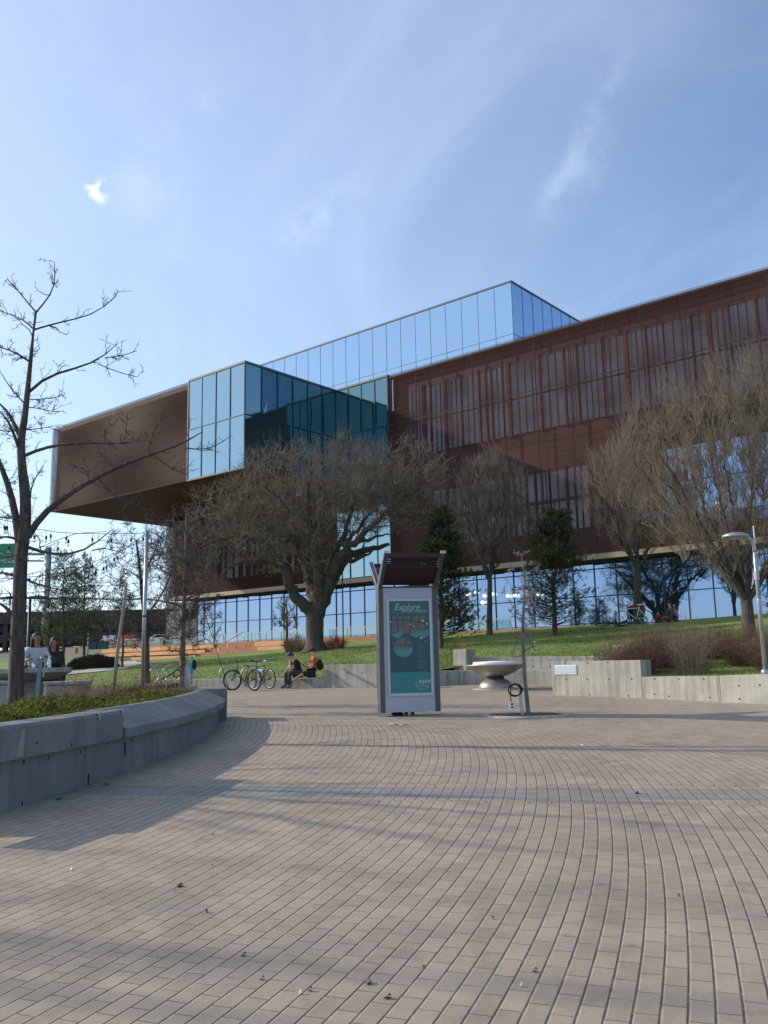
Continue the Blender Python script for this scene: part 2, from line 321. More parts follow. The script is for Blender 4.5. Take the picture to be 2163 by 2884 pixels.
M_GLG = glass_mat('glass_ground_floor', (.46, .64, .98), (.012, .03, .05), .44, .01, .035)
M_GLW = glass_mat('glass_behind_mesh', (.80, .82, .86), (.085, .082, .085), .13, .08, .05)
M_RAILG = clear_glass('railing_glass', (.80, .88, .88), .08)
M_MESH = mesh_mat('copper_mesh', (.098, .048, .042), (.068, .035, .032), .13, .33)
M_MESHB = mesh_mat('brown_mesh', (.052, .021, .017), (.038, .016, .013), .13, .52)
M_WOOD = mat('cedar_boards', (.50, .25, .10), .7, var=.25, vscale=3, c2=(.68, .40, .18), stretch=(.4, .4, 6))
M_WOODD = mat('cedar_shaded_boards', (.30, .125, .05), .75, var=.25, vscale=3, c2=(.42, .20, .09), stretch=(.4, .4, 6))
M_TAN = mat('pale_precast', (.62, .58, .50), .85, var=.06, vscale=.5)
M_SKIN = mat('skin', (.55, .30, .21), .6); M_SKIND = mat('skin_brown', (.30, .15, .095), .6)
M_HAIR = mat('hair_dark', (.018, .012, .010), .6)
M_REDH = mat('hydrant_red', (.52, .025, .02), .45)
M_GREEN = mat('sign_green', (.0, .24, .13), .5, var=.06)
M_BLUEP = mat('blue_plastic', (.03, .28, .55), .5)

# ---------------------------------------------------------------- mesh helpers
class MB:
    """collects faces; build() links them as one mesh object"""
    def __init__(s): s.v = []; s.f = []; s.m = []; s.n = 0; s.uv = None; s.tv = []; s.tf = []; s.tm = []
    def quadm(s, pts, mi=0):
        i = s.n; s.v.extend([tuple(p) for p in pts]); s.n += len(pts); s.f.append(tuple(range(i, i+len(pts)))); s.m.append(mi)
    def hexa(s, p, mi=0):              # 8 pts: bottom 4 ccw, top 4
        i = s.n; s.v.extend([tuple(q) for q in p]); s.n += 8
        for a in ((3, 2, 1, 0), (4, 5, 6, 7), (0, 1, 5, 4), (1, 2, 6, 5), (2, 3, 7, 6), (3, 0, 4, 7)):
            s.f.append(tuple(i+k for k in a)); s.m.append(mi)
    def box(s, c, d, rz=0, mi=0, rx=0):
        x, y, z = (k/2 for k in d); cr, sr = math.cos(rz), math.sin(rz); P = []
        for zz_ in (-z, z):
            for a, b in ((-x, -y), (x, -y), (x, y), (-x, y)):
                yy = b*math.cos(rx)-zz_*math.sin(rx); z3 = b*math.sin(rx)+zz_*math.cos(rx)
                P.append((c[0]+a*cr-yy*sr, c[1]+a*sr+yy*cr, c[2]+z3))
        s.hexa(P, mi)
    def beam(s, a, b, w, h, mi=0, upv=(0, 0, 1)):
        a = np.array(a, float); b = np.array(b, float); d = b-a; d /= np.linalg.norm(d)
        u = np.array(upv, float)
        if abs(d@u) > .95: u = np.array([0, 1., 0])
        sd_ = np.cross(d, u); sd_ /= np.linalg.norm(sd_); u = np.cross(sd_, d)
        P = []
        for p in (a, b):
            P.append([p+sd_*w/2*i+u*h/2*j for i, j in ((-1, -1), (1, -1), (1, 1), (-1, 1))])
        s.hexa([P[0][0], P[1][0], P[1][1], P[0][1], P[0][3], P[1][3], P[1][2], P[0][2]], mi)
    def tube(s, pts, rad, sides=8, mi=0, caps=True):
        pts = np.array(pts, float); n = len(pts)
        rad = np.full(n, rad, float) if np.isscalar(rad) else np.array(rad, float)
        V_, Fq = tube_arrays([(pts, rad)], sides)
        i = s.n; s.v.extend(map(tuple, V_)); s.n += len(V_)
        for q in Fq: s.f.append(tuple(int(k)+i for k in q)); s.m.append(mi)
        if caps:
            s.f.append(tuple(i+k for k in range(sides))[::-1]); s.m.append(mi)
            s.f.append(tuple(i+(n-1)*sides+k for k in range(sides))); s.m.append(mi)
    def lathe(s, prof, c=(0, 0, 0), seg=24, mi=0, sx=1, sy=1):
        i = s.n
        for r_, z_ in prof:
            for k in range(seg):
                a = 2*math.pi*k/seg; s.v.append((c[0]+r_*math.cos(a)*sx, c[1]+r_*math.sin(a)*sy, c[2]+z_))
        s.n += len(prof)*seg
        for j in range(len(prof)-1):
            for k in range(seg):
                s.f.append((i+j*seg+k, i+j*seg+(k+1) % seg, i+(j+1)*seg+(k+1) % seg, i+(j+1)*seg+k)); s.m.append(mi)
        if prof[0][0] > 1e-4: s.f.append(tuple(i+k for k in range(seg))[::-1]); s.m.append(mi)
        if prof[-1][0] > 1e-4: s.f.append(tuple(i+(len(prof)-1)*seg+k for k in range(seg))); s.m.append(mi)
    def sphere(s, c, r_, seg=12, ring=8, mi=0):
        r_ = (r_, r_, r_) if np.isscalar(r_) else r_
        prof = [(math.sin(math.pi*k/ring), -math.cos(math.pi*k/ring)) for k in range(ring+1)]
        prof[0] = (1e-5, -1); prof[-1] = (1e-5, 1); i = s.n
        s.lathe([(a, b) for a, b in prof], (0, 0, 0), seg, mi)
        for k in range(i, s.n):
            v = s.v[k]; s.v[k] = (c[0]+v[0]*r_[0], c[1]+v[1]*r_[1], c[2]+v[2]*r_[2])
    def torus(s, c, R_, r_, ax1=(1, 0, 0), ax2=(0, 0, 1), seg=32, sides=8, mi=0, a0=0, a1=2*math.pi, caps=False):
        full = abs(a1-a0-2*math.pi) < 1e-6; n = seg if full else seg+1
        P = [np.array(c)+np.array(ax1)*R_*math.cos(a0+(a1-a0)*k/seg)+np.array(ax2)*R_*math.sin(a0+(a1-a0)*k/seg) for k in range(seg+1)]
        s.tube(P, r_, sides, mi, caps=not full)
    def extrude(s, poly, axis_o, ax_x, ax_y, depth, mi=0):     # polygon in a frame, extruded along depth vector
        o_ = np.array(axis_o, float); X = np.array(ax_x, float); Y = np.array(ax_y, float); D = np.array(depth, float)
        i = s.n; n = len(poly)
        for k in (0, 1):
            for a, b in poly: s.v.append(tuple(o_+X*a+Y*b+D*k))
        s.n += 2*n
        s.f.append(tuple(range(i, i+n))); s.m.append(mi); s.f.append(tuple(range(i+2*n-1, i+n-1, -1))); s.m.append(mi)
        for k in range(n):
            s.f.append((i+k, i+(k+1) % n, i+n+(k+1) % n, i+n+k)[::-1]); s.m.append(mi)
    def build(s, name, mats, parent=None, smooth=False, origin=None, bevel=0, uvf=None):
        if not isinstance(mats, (list, tuple)): mats = [mats]
        me = bpy.data.meshes.new(name)
        v = np.array(s.v, float)
        org = np.zeros(3)
        if origin is not None: org = np.array(origin, float)
        elif parent is not None: org = wloc(parent)
        me.from_pydata((v-org).tolist(), [], s.f); me.update()
        for mm in mats: me.materials.append(mm)
        me.polygons.foreach_set('material_index', s.m)
        if smooth: me.polygons.foreach_set('use_smooth', [True]*len(me.polygons))
        if uvf:
            ul = me.uv_layers.new(name='UVMap'); lv = np.array([l.vertex_index for l in me.loops])
            uvs = np.array([uvf(v[k]) for k in range(len(v))])[lv]; ul.data.foreach_set('uv', uvs.ravel())
        o = bpy.data.objects.new(name, me); col.objects.link(o)
        if parent is not None: o.parent = parent
        if origin is not None: o.location = tuple(org)
        if bevel:
            bm = o.modifiers.new('bevel', 'BEVEL'); bm.width = bevel; bm.segments = 2; bm.limit_method = 'ANGLE'; bm.angle_limit = R(40)
        return o
def wloc(o):
    while o.parent is not None: o = o.parent
    return np.array(o['_wl']) if o.get('_world') else np.zeros(3)

def tube_arrays(lst, sides):
    """vectorised tubes: list of (pts, radii) -> verts, quads"""
    VV = []; FF = []; base = 0
    ang = np.arange(sides)*2*np.pi/sides; ca, sa = np.cos(ang), np.sin(ang)
    groups = {}
    for p, r_ in lst: groups.setdefault(len(p), []).append((p, r_))
    for n, g in groups.items():
        P = np.array([a for a, _ in g]); Rr = np.array([b for _, b in g])       # m,n,3
        T = np.empty_like(P); T[:, 1:-1] = P[:, 2:]-P[:, :-2]; T[:, 0] = P[:, 1]-P[:, 0]; T[:, -1] = P[:, -1]-P[:, -2]
        T /= np.linalg.norm(T, axis=2, keepdims=True)+1e-12
        ref = np.zeros((len(g), 3)); d0 = P[:, -1]-P[:, 0]; ref[:, 0] = 1
        mk = np.abs(d0[:, 0]) > .7*np.linalg.norm(d0, axis=1); ref[mk] = (0, 0, 1)
        if n > 6:                      # curved things: parallel transport of the frame
            A = np.empty_like(P); a = np.cross(T[:, 0], ref); a /= np.linalg.norm(a, axis=1, keepdims=True); A[:, 0] = a
            for k in range(1, n):
                a = A[:, k-1]-(A[:, k-1]*T[:, k]).sum(1, keepdims=True)*T[:, k]; a /= np.linalg.norm(a, axis=1, keepdims=True)+1e-12; A[:, k] = a
        else:
            A = np.cross(T, ref[:, None, :]); A /= np.linalg.norm(A, axis=2, keepdims=True)+1e-12
        B = np.cross(T, A)
        V_ = P[:, :, None, :]+Rr[:, :, None, None]*(A[:, :, None, :]*ca[None, None, :, None]+B[:, :, None, :]*sa[None, None, :, None])
        mcnt = len(g); V_ = V_.reshape(-1, 3)
        k = np.arange(sides); k2 = (k+1) % sides
        ring = np.arange(n-1)*sides
        q = np.stack([ring[:, None]+k, ring[:, None]+k2, ring[:, None]+sides+k2, ring[:, None]+sides+k], -1).reshape(-1, 4)
        q = (np.arange(mcnt)*n*sides)[:, None, None]+q[None]
        VV.append(V_); FF.append(q.reshape(-1, 4)+base); base += len(V_)
    return np.concatenate(VV), np.concatenate(FF)

def np_mesh(name, V_, Fc, material, parent=None, smooth=False, origin=None):
    """fast mesh from arrays; Fc is (n,3) or (n,4)"""
    k = Fc.shape[1]; me = bpy.data.meshes.new(name)
    org = np.zeros(3)
    if origin is not None: org = np.array(origin, float)
    elif parent is not None: org = wloc(parent)
    me.vertices.add(len(V_)); me.vertices.foreach_set('co', (V_-org).astype(np.float32).ravel())
    me.loops.add(Fc.size); me.loops.foreach_set('vertex_index', Fc.astype(np.int32).ravel())
    me.polygons.add(len(Fc)); me.polygons.foreach_set('loop_start', np.arange(len(Fc), dtype=np.int32)*k)
    me.polygons.foreach_set('loop_total', np.full(len(Fc), k, dtype=np.int32))
    if smooth: me.polygons.foreach_set('use_smooth', np.ones(len(Fc), dtype=bool))
    me.update(calc_edges=True); me.materials.append(material)
    o = bpy.data.objects.new(name, me); col.objects.link(o)
    if parent is not None: o.parent = parent
    if origin is not None: o.location = tuple(org)
    return o

def tag(o, label=None, cat=None, group=None, kind=None):
    if label: o['label'] = label
    if cat: o['category'] = cat
    if group: o['group'] = group
    if kind: o['kind'] = kind
    return o
def thing(name, label, cat, loc=(0, 0, 0), rz=0, group=None, world=False):
    """Empty at the base of a thing; world=True: its parts are given in world coordinates"""
    o = bpy.data.objects.new(name, None); col.objects.link(o); o.location = tuple(float(k) for k in loc); o.rotation_euler = (0, 0, rz)
    o.empty_display_size = .2
    o['_wl'] = [float(k) for k in loc]
    if world: o['_world'] = 1
    return tag(o, label, cat, group)
def copy_tree(o, parent=None):
    c = o.copy(); col.objects.link(c); c.parent = parent
    for ch in list(o.children): copy_tree(ch, c)
    return c
def struct(o): return tag(o, kind='structure')

# ---------------------------------------------------------------- terrain heights
def tps_fit(P, z):
    n = len(P); d = np.linalg.norm(P[:, None]-P[None], axis=2); K = d**2*np.log(d+1e-9)
    A = np.zeros((n+3, n+3)); A[:n, :n] = K+np.eye(n)*.5; A[:n, n] = 1; A[:n, n+1:] = P; A[n, :n] = 1; A[n+1:, :n] = P.T
    return np.linalg.solve(A, np.concatenate([z, np.zeros(3)]))
ctl = []
def cp(x, y, d): ctl.append(AT(x, y, d))
cp(421, 1861, 60); cp(290, 1868, 60); cp(800, 1837, 53); cp(700, 1845, 55); cp(923, 1829, 47); cp(1058, 1818, 46); cp(1241, 1801, 45)
cp(1400, 1788, 44); cp(1561, 1791, 40.5); cp(1676, 1771, 41.5); cp(1906, 1751, 41.5); cp(2163, 1728, 40)
cp(560, 1912, 36.9); cp(700, 1912, 34.7); cp(900, 1912, 33.2); cp(1050, 1875, 33.2); cp(1241, 1889, 33.1)
cp(1340, 1852, 33.5); cp(1500, 1850, 32.7); cp(1745, 1847, 31.4); cp(1830, 1885, 25.5); cp(2100, 1890, 23.5); cp(1900, 1830, 30)
for p in ((-12, 24, 1.0), (-30, 26, 1.05), (-16, 42, 1.3), (-40, 50, 1.4), (-60, 80, 1.7), (-45, 98, 2.4), (-30, 93, 2.4), (-25, 66, 1.8), (-20, 80, 2.1), (-10, 74, 2.6),
          (8, 57, 3.3), (22, 48, 3.45), (35, 38, 3.5), (40, 25, 2.6), (0, 62, 3.1), (50, 60, 3.5), (20, 75, 3.4), (60, 20, 2.5), (14, 22, 1.6), (25, 21, 2.0)):
    ctl.append(np.array(p, float))
ctl = np.array(ctl); TW = tps_fit(ctl[:, :2], ctl[:, 2])
def tz(x, y):
    x = np.asarray(x, float); y = np.asarray(y, float); n = len(ctl)
    d = np.sqrt((x[..., None]-ctl[:, 0])**2+(y[..., None]-ctl[:, 1])**2)
    return (d**2*np.log(d+1e-9))@TW[:n]+TW[n]+TW[n+1]*x+TW[n+2]*y
def tzs(x, y): return float(tz(np.array([x]), np.array([y]))[0])

# ---------------------------------------------------------------- building frame
BS = .78
BC = np.array([-10.654, 66.3, 1.5]); BU = np.array([.77027, -.63772, 0]); BV = np.array([.63772, .77027, 0]); BZ = np.array([0, 0, 1.])
V1 = 10.39
def Q(u, v, z): return BC*np.array([1, 1, 0])+BU*u+BV*v+BZ*z
def onplane(x, y, v):                   # photo pixel -> (u, z) on the facade plane at v
    r = ray(x, y); P0 = BC+BV*v; t = ((P0-CAM)@BV)/(r@BV); p = CAM+r*t; return float((p-BC)@BU), float(p[2])

# ================================================================ GROUND
PCX, PCY, PR = -28.1, 14.2, 25.0        # centre and radius of the curved planter, the paving courses follow it
def grid(name, xs, ys, zf, material):
    X, Y = np.meshgrid(xs, ys, indexing='ij'); Z = zf(X, Y); V_ = np.stack([X, Y, Z], -1).reshape(-1, 3)
    n, k = len(xs), len(ys); i = np.arange(n-1)[:, None]*k+np.arange(k-1)[None]
    Fc = np.stack([i, i+k, i+k+1, i+1], -1).reshape(-1, 4)
    return np_mesh(name, V_, Fc, material, smooth=True)
struct(grid('plaza_pavement', np.array([-40., 0, 60]), np.array([-25., 10, 38]), lambda x, y: SL*y, M_PAVE))
# far ground out to the horizon: low, then rising behind everything
_gx = np.r_[-4000, -1000, -400, np.linspace(-200, 200, 161), 400, 1000, 4000]; _gy = np.r_[-4000, -1000, -200, np.linspace(-30, 260, 117), 500, 1200, 4000]
struct(grid('ground', _gx, _gy, lambda x, y: np.interp((x+10.654)*.63772+(y-66.3)*.77027, [-30, 4, 10, 26, 40], [-.6, -.6, 2.2, 4.6, 5.3]), M_DRY))

# lawn: ruled sheet from the wall line back to the building
fx = np.array([-60, -26, -12.5, -9.6, -7.7, -3.86, -2.0, -.4, 2.0, 2.8, 3.0, 6.2, 7.9, 7.6, 7.1, 7.0, 8.7, 12, 22, 45.])
fy = np.array([21.5, 21.5, 21.8, 30., 36.0, 33.3, 32.6, 31.8, 33.1, 32.9, 33.4, 32.0, 31.2, 28, 24.5, 23.3, 20.7, 17, 14, 12.])
# stretch under the seat walls: start just behind the fronts
bx = np.array([-75, -45, -30, -24, -20, -15, -11, -6, -1, 2, 4, 10, 14, 18, 22, 26, 30, 38, 50, 66.])
by = np.array([100, 100, 95, 92, 88, 84, 80, 76, 72, 69.5, 68, 64, 61, 58, 55, 52, 49, 43, 38, 32.])
tt = np.linspace(0, len(fx)-1, 260); ss = np.linspace(0, 1, 150)**1.3
fxi, fyi, bxi, byi = (np.interp(tt, np.arange(len(fx)), a) for a in (fx, fy, bx, by))
LX = fxi[:, None]*(1-ss)+bxi[:, None]*ss; LY = fyi[:, None]*(1-ss)+byi[:, None]*ss
LZ = tz(LX, LY)
n, k = LX.shape; ii = np.arange(n-1)[:, None]*k+np.arange(k-1)[None]
struct(np_mesh('lawn', np.stack([LX, LY, LZ], -1).reshape(-1, 3), np.stack([ii, ii+k, ii+k+1, ii+1], -1).reshape(-1, 4), M_GRASS, smooth=True))
def on_lawn(px, py, d0=30, d1=75):      # photo pixel -> point where the ray meets the lawn
    r = ray(px, py); best = (9, None)
    for d in np.arange(d0, min(d1, 60), .1):
        p = CAM+r*(d/r[1]); g_ = p[2]-tzs(p[0], p[1])
        if g_ <= 0: return p
        if d < 46 and g_ < best[0]: best = (g_, p)
    p = best[1]; return np.array([p[0], p[1], p[2]-best[0]])
# soil inside the raised planter
def soil_z(x, y): return .53+.015*y+0*x
pr = np.linspace(0, 24.72, 24); pa = np.linspace(-.245, .245, 50)
A_, B_ = np.meshgrid(pa, pr, indexing='ij'); SX = PCX+B_*np.cos(A_); SY = PCY+B_*np.sin(A_); SZ = soil_z(SX, SY)+.03*np.sin(SX*3)*np.cos(SY*2.3)
n, k = SX.shape; ii = np.arange(n-1)[:, None]*k+np.arange(k-1)[None]
struct(np_mesh('soil', np.stack([SX, SY, SZ], -1).reshape(-1, 3), np.stack([ii, ii+1, ii+k+1, ii+k], -1).reshape(-1, 4), M_SOIL, smooth=True))
# grass blades that roughen the near lawn
def blades(name, n, sampler, h, w, material, lean=.5):
    P = sampler(n); a = rng.uniform(0, 2*np.pi, n); hh = h*rng.uniform(.5, 1.3, n)
    d = np.stack([np.cos(a), np.sin(a), 0*a], -1)*w/2; tip = P+np.stack([rng.normal(0, lean, n)*hh, rng.normal(0, lean, n)*hh, hh], -1)
    V_ = np.stack([P-d, P+d, tip], 1).reshape(-1, 3); return np_mesh(name, V_, np.arange(3*n).reshape(-1, 3), material)
def lawn_s(n):
    t = rng.uniform(1.5, 17.2, n); s_ = rng.uniform(0, .42, n)**1.2
    x0, y0, x1, y1 = (np.interp(t, np.arange(len(fx)), q) for q in (fx, fy, bx, by))
    x = x0*(1-s_)+x1*s_; y = y0*(1-s_)+y1*s_; return np.stack([x, y, tz(x, y)-.005], -1)
M_BLADE = mat('grass_blade', (.11, .20, .035), .9, var=.4, vscale=.45, c2=(.32, .33, .11))
tag(blades('grass', 130000, lawn_s, .055, .022, M_BLADE), 'short spring grass of the sloping lawn behind the concrete walls', 'grass', kind='stuff')

# path and road on the left behind the planter
def ribbon(name, pts, w, material, dz):
    P = np.array(pts, float); V_ = []; Fc = []
    for i, p in enumerate(P):
        t = P[min(i+1, len(P)-1)]-P[max(i-1, 0)]; nrm = np.array([-t[1], t[0]]); nrm /= np.linalg.norm(nrm)
        for s_ in (-1, 1): q = p+nrm*w/2*s_; V_.append((q[0], q[1], tzs(q[0], q[1])+dz))
    for i in range(len(P)-1): Fc.append((2*i, 2*i+2, 2*i+3, 2*i+1))
    return np_mesh(name, np.array(V_), np.array(Fc), material)
pth = [(-40, 33), (-26, 34), (-17.5, 38), (-14, 44), (-15, 52), (-17, 57), (-19, 64)]
pth = [(np.interp(t, range(7), [p[0] for p in pth]), np.interp(t, range(7), [p[1] for p in pth])) for t in np.linspace(0, 6, 40)]
struct(ribbon('path', pth, 2.0, M_PATH, .03))
struct(ribbon('road', [(-110, 112), (-60, 104), (-40, 100), (-20, 98), (0, 96)], 3, M_ASPH, .04))

# ================================================================ CURVED PLANTER WALL
def arc_sweep(mb, prof, a0, a1, n, mi=0, zbase=lambda y: 0):
    k = len(prof); i0 = mb.n
    for j in range(n+1):
        a = a0+(a1-a0)*j/n
        for r_, z_, g_ in prof:           # g_: 1 if z is measured from the plaza
            y = PCY+r_*math.sin(a); mb.v.append((PCX+r_*math.cos(a), y, z_+(SL*y if g_ else .006*y)))
    mb.n += (n+1)*k
    for j in range(n):
        for q in range(k):
            mb.f.append((i0+j*k+q, i0+(j+1)*k+q, i0+(j+1)*k+(q+1) % k, i0+j*k+(q+1) % k)[::-1]); mb.m.append(mi)
    mb.f.append(tuple(i0+q for q in range(k))); mb.m.append(mi)
    mb.f.append(tuple(i0+n*k+q for q in range(k))[::-1]); mb.m.append(mi)
def ang(y): return math.asin((y-PCY)/PR)
pw = thing('planter_wall', 'long curved concrete planter wall holding junipers on the left of the plaza', 'retaining wall', (-3.2, 12, .24), world=True)
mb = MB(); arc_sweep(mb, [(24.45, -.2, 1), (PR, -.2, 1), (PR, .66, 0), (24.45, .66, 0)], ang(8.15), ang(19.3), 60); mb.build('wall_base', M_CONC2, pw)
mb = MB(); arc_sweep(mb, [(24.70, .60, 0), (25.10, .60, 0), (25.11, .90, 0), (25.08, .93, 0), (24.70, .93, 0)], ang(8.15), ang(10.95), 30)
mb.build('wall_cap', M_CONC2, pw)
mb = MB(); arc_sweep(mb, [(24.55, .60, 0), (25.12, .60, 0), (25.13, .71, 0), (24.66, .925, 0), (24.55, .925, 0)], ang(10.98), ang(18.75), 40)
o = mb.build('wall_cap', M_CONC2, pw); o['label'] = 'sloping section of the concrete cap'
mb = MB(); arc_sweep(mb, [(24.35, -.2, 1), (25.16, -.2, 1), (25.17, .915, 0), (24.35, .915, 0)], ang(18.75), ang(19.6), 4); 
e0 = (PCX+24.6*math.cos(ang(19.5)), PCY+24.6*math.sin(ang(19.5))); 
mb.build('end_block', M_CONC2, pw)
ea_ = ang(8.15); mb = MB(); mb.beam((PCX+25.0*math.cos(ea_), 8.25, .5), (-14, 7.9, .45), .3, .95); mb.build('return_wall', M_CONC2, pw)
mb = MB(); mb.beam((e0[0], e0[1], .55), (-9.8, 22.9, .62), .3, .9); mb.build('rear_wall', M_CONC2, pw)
def on_arc(px, py, r_=25.1):            # photo pixel -> point on the cylinder of the planter wall
    rr = ray(px, py); best = None
    for d in np.arange(3, 30, .02):
        p = CAM+rr*(d/rr[1])
        if (p[0]-PCX)**2+(p[1]-PCY)**2 <= r_*r_: return p
    return p
for px, py in ((275, 2012), (341, 2006)):
    p = on_arc(px, py); a = math.atan2(p[1]-PCY, p[0]-PCX); z = .93+.006*p[1]
    mb = MB(); mb.box((p[0]-.06*math.cos(a), p[1]-.06*math.sin(a), z+.008), (.20, .05, .016), a); mb.box((p[0]+.022, p[1], z-.03), (.012, .05, .08), a)
    mb.build('skate_stop', M_STEEL, pw)
mbd = MB()
for px, py, w_, h_ in ((352, 2110, .03, .17), (249, 2200, .03, .16), (103, 2092, .018, .03), (200, 2098, .018, .03), (305, 2073, .015, .05), (370, 2085, .015, .04), (226, 2117, .02, .04), (66, 2146, .025, .045),
                       (133, 2242, .02, .05), (62, 2262, .02, .04), (224, 2215, .02, .03), (618, 2028, .03, .15), (455, 2040, .015, .02), (135, 2133, .02, .04)):
    top = py < 2100 and px < 347; p = on_arc(px, py, 25.108 if top else 25.003); a = math.atan2(p[1]-PCY, p[0]-PCX)
    mbd.box(tuple(p), (.01, w_, h_), a)
mbd.build('wall_slot', M_BLACK, pw)
p0 = on_arc(2, 2092, 25.112); p1 = on_arc(66, 2092, 25.112)
mb = MB(); pm = (p0+p1)/2; mb.beam((p0[0]-.5, p0[1]-1.0, p0[2]), tuple(p1), .02, .26); o = mb.build('repair_patch', M_CONC, pw); o['label'] = 'lighter rectangular patch with scraped marks'

# ================================================================ MUSEUM BUILDING
mu = thing('museum_building', 'large museum with cantilevered copper mesh and glass boxes above the lawn', 'building', Q(0, 6, 3.3), world=True)
UL = lambda p: (float((np.array(p)[:3]-BC)@BU), float(p[2]))
UVV = lambda p: (float((np.array(p)[:3]-BC)@BV)+3.1, float(p[2]))
def facade_box(mb, u0, u1, v0, v1, z0, z1, mi=0):
    mb.hexa([Q(u0, v0, z0), Q(u1, v0, z0), Q(u1, v1, z0), Q(u0, v1, z0), Q(u0, v0, z1), Q(u1, v0, z1), Q(u1, v1, z1), Q(u0, v1, z1)], mi)
def sheet(name, axis, a0, a1, fixed, z0, z1, m, uvf, parent=mu):
    mb = MB(); t = .06
    if axis == 'u': facade_box(mb, a0, a1, fixed, fixed+t, z0, z1)
    else: facade_box(mb, fixed-t, fixed, a0, a1, z0, z1)
    # only the outer face keeps holes readable: use single face sheet
    mb2 = MB()
    if axis == 'u': mb2.quadm([Q(a0, fixed, z0), Q(a1, fixed, z0), Q(a1, fixed, z1), Q(a0, fixed, z1)])
    else: mb2.quadm([Q(fixed, a0, z0), Q(fixed, a1, z0), Q(fixed, a1, z1), Q(fixed, a0, z1)])
    return mb2.build(name, m, parent, uvf=uvf)
def curtain(name, axis, edges, fixed, rows, glass, mw=.07, mh=.07, jit=.010, proud=.05, cap=None, label=None, mm_=None):
    """glass wall: edges = positions of verticals, rows = heights of horizontals; mullions are a sub-part"""
    mb = MB(); S = (lambda a, f_, z: Q(a, f_, z)) if axis == 'u' else (lambda a, f_, z: Q(f_, a, z))
    sg = -1 if axis == 'u' else 1
    for i in range(len(edges)-1):
        for j in range(len(rows)-1):
            q = [S(a, fixed+rng.normal(0, jit), z) for a, z in ((edges[i], rows[j]), (edges[i+1], rows[j]), (edges[i+1], rows[j+1]), (edges[i], rows[j+1]))]
            mb.quadm(q if axis == 'u' else q)
    g = mb.build(name, glass, mu)
    if label: g['label'] = label
    mm = MB()
    for e in edges:
        a = S(e, fixed+sg*proud/2, (rows[0]+rows[-1])/2); ax = BU if axis == 'u' else BV
        b0 = S(e, fixed+sg*.01, rows[0]); b1 = S(e, fixed+sg*.01, rows[-1])
        mm.beam(b0, b1, mw, proud*2, 0, BV if axis == 'u' else BU)
    for z in rows:
        mm.beam(S(edges[0], fixed+sg*.008, z), S(edges[-1], fixed+sg*.008, z), proud*1.8, mh)
    mm.build('mullions', mm_ or M_MULL, g); return g
ZT, ZB, U0, U1, U3 = 24.92, 16.53, -28.08, -6.97, 5.99
# --- left cantilevered box
mb = MB(); facade_box(mb, U0+.15, -.12, .35, 24, ZB+.12, ZT-.03); mb.build('cantilever_body', M_DBROWN, mu)
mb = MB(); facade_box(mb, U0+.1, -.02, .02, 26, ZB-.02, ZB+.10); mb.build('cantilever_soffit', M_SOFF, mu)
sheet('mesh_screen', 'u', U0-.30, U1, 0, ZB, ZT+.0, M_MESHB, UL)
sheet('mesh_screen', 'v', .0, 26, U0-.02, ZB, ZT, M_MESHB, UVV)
mb = MB(); facade_box(mb, U1-.1, U1+.0, -.05, .1, ZB-.05, ZT+.05); facade_box(mb, U1, 0.03, -.06, .10, ZB-.10, ZB+.02); facade_box(mb, -.04, .04, -.06, .05, ZB, ZT); mb.build('metal_edge', M_CAP, mu)
mb = MB(); facade_box(mb, U1, .06, -.07, 1.2, ZT, ZT+.16); facade_box(mb, -1.2, .07, 1.2, V1-.07, ZT, ZT+.16); facade_box(mb, .07, U3, V1-.08, V1+1, ZT, ZT+.16); mb.build('parapet_cap', M_CAP, mu)
zm = 20.75
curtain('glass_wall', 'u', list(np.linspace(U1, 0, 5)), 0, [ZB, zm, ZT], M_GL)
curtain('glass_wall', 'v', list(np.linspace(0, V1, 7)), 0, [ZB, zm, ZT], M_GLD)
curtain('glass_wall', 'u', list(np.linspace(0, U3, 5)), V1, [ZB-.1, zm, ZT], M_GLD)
# --- lower left mesh block with narrow windows and glass strip
ug = onplane(948, 1500, V1)[0]
mb = MB(); facade_box(mb, -23.2, ug-.02, V1+.55, V1+16, 8.45, ZB-.05); mb.build('wall', M_DBROWN, mu)
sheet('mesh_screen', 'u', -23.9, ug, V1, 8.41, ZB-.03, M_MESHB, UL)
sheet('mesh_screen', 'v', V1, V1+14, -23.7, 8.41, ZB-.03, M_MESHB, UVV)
u = -17.6
while u < -6.0:
    w_ = random.choice((.35, .5, .8)); 
    mb = MB(); facade_box(mb, u, u+w_, V1+.50, V1+.57, 9.7, 14.9); mb.build('window', M_GLW, mu); u += w_+random.choice((.35, .5, .7))
curtain('glass_wall', 'u', list(np.linspace(ug, U3, 5)), V1+.02, [8.45, 12.4, ZB-.1], M_GL)
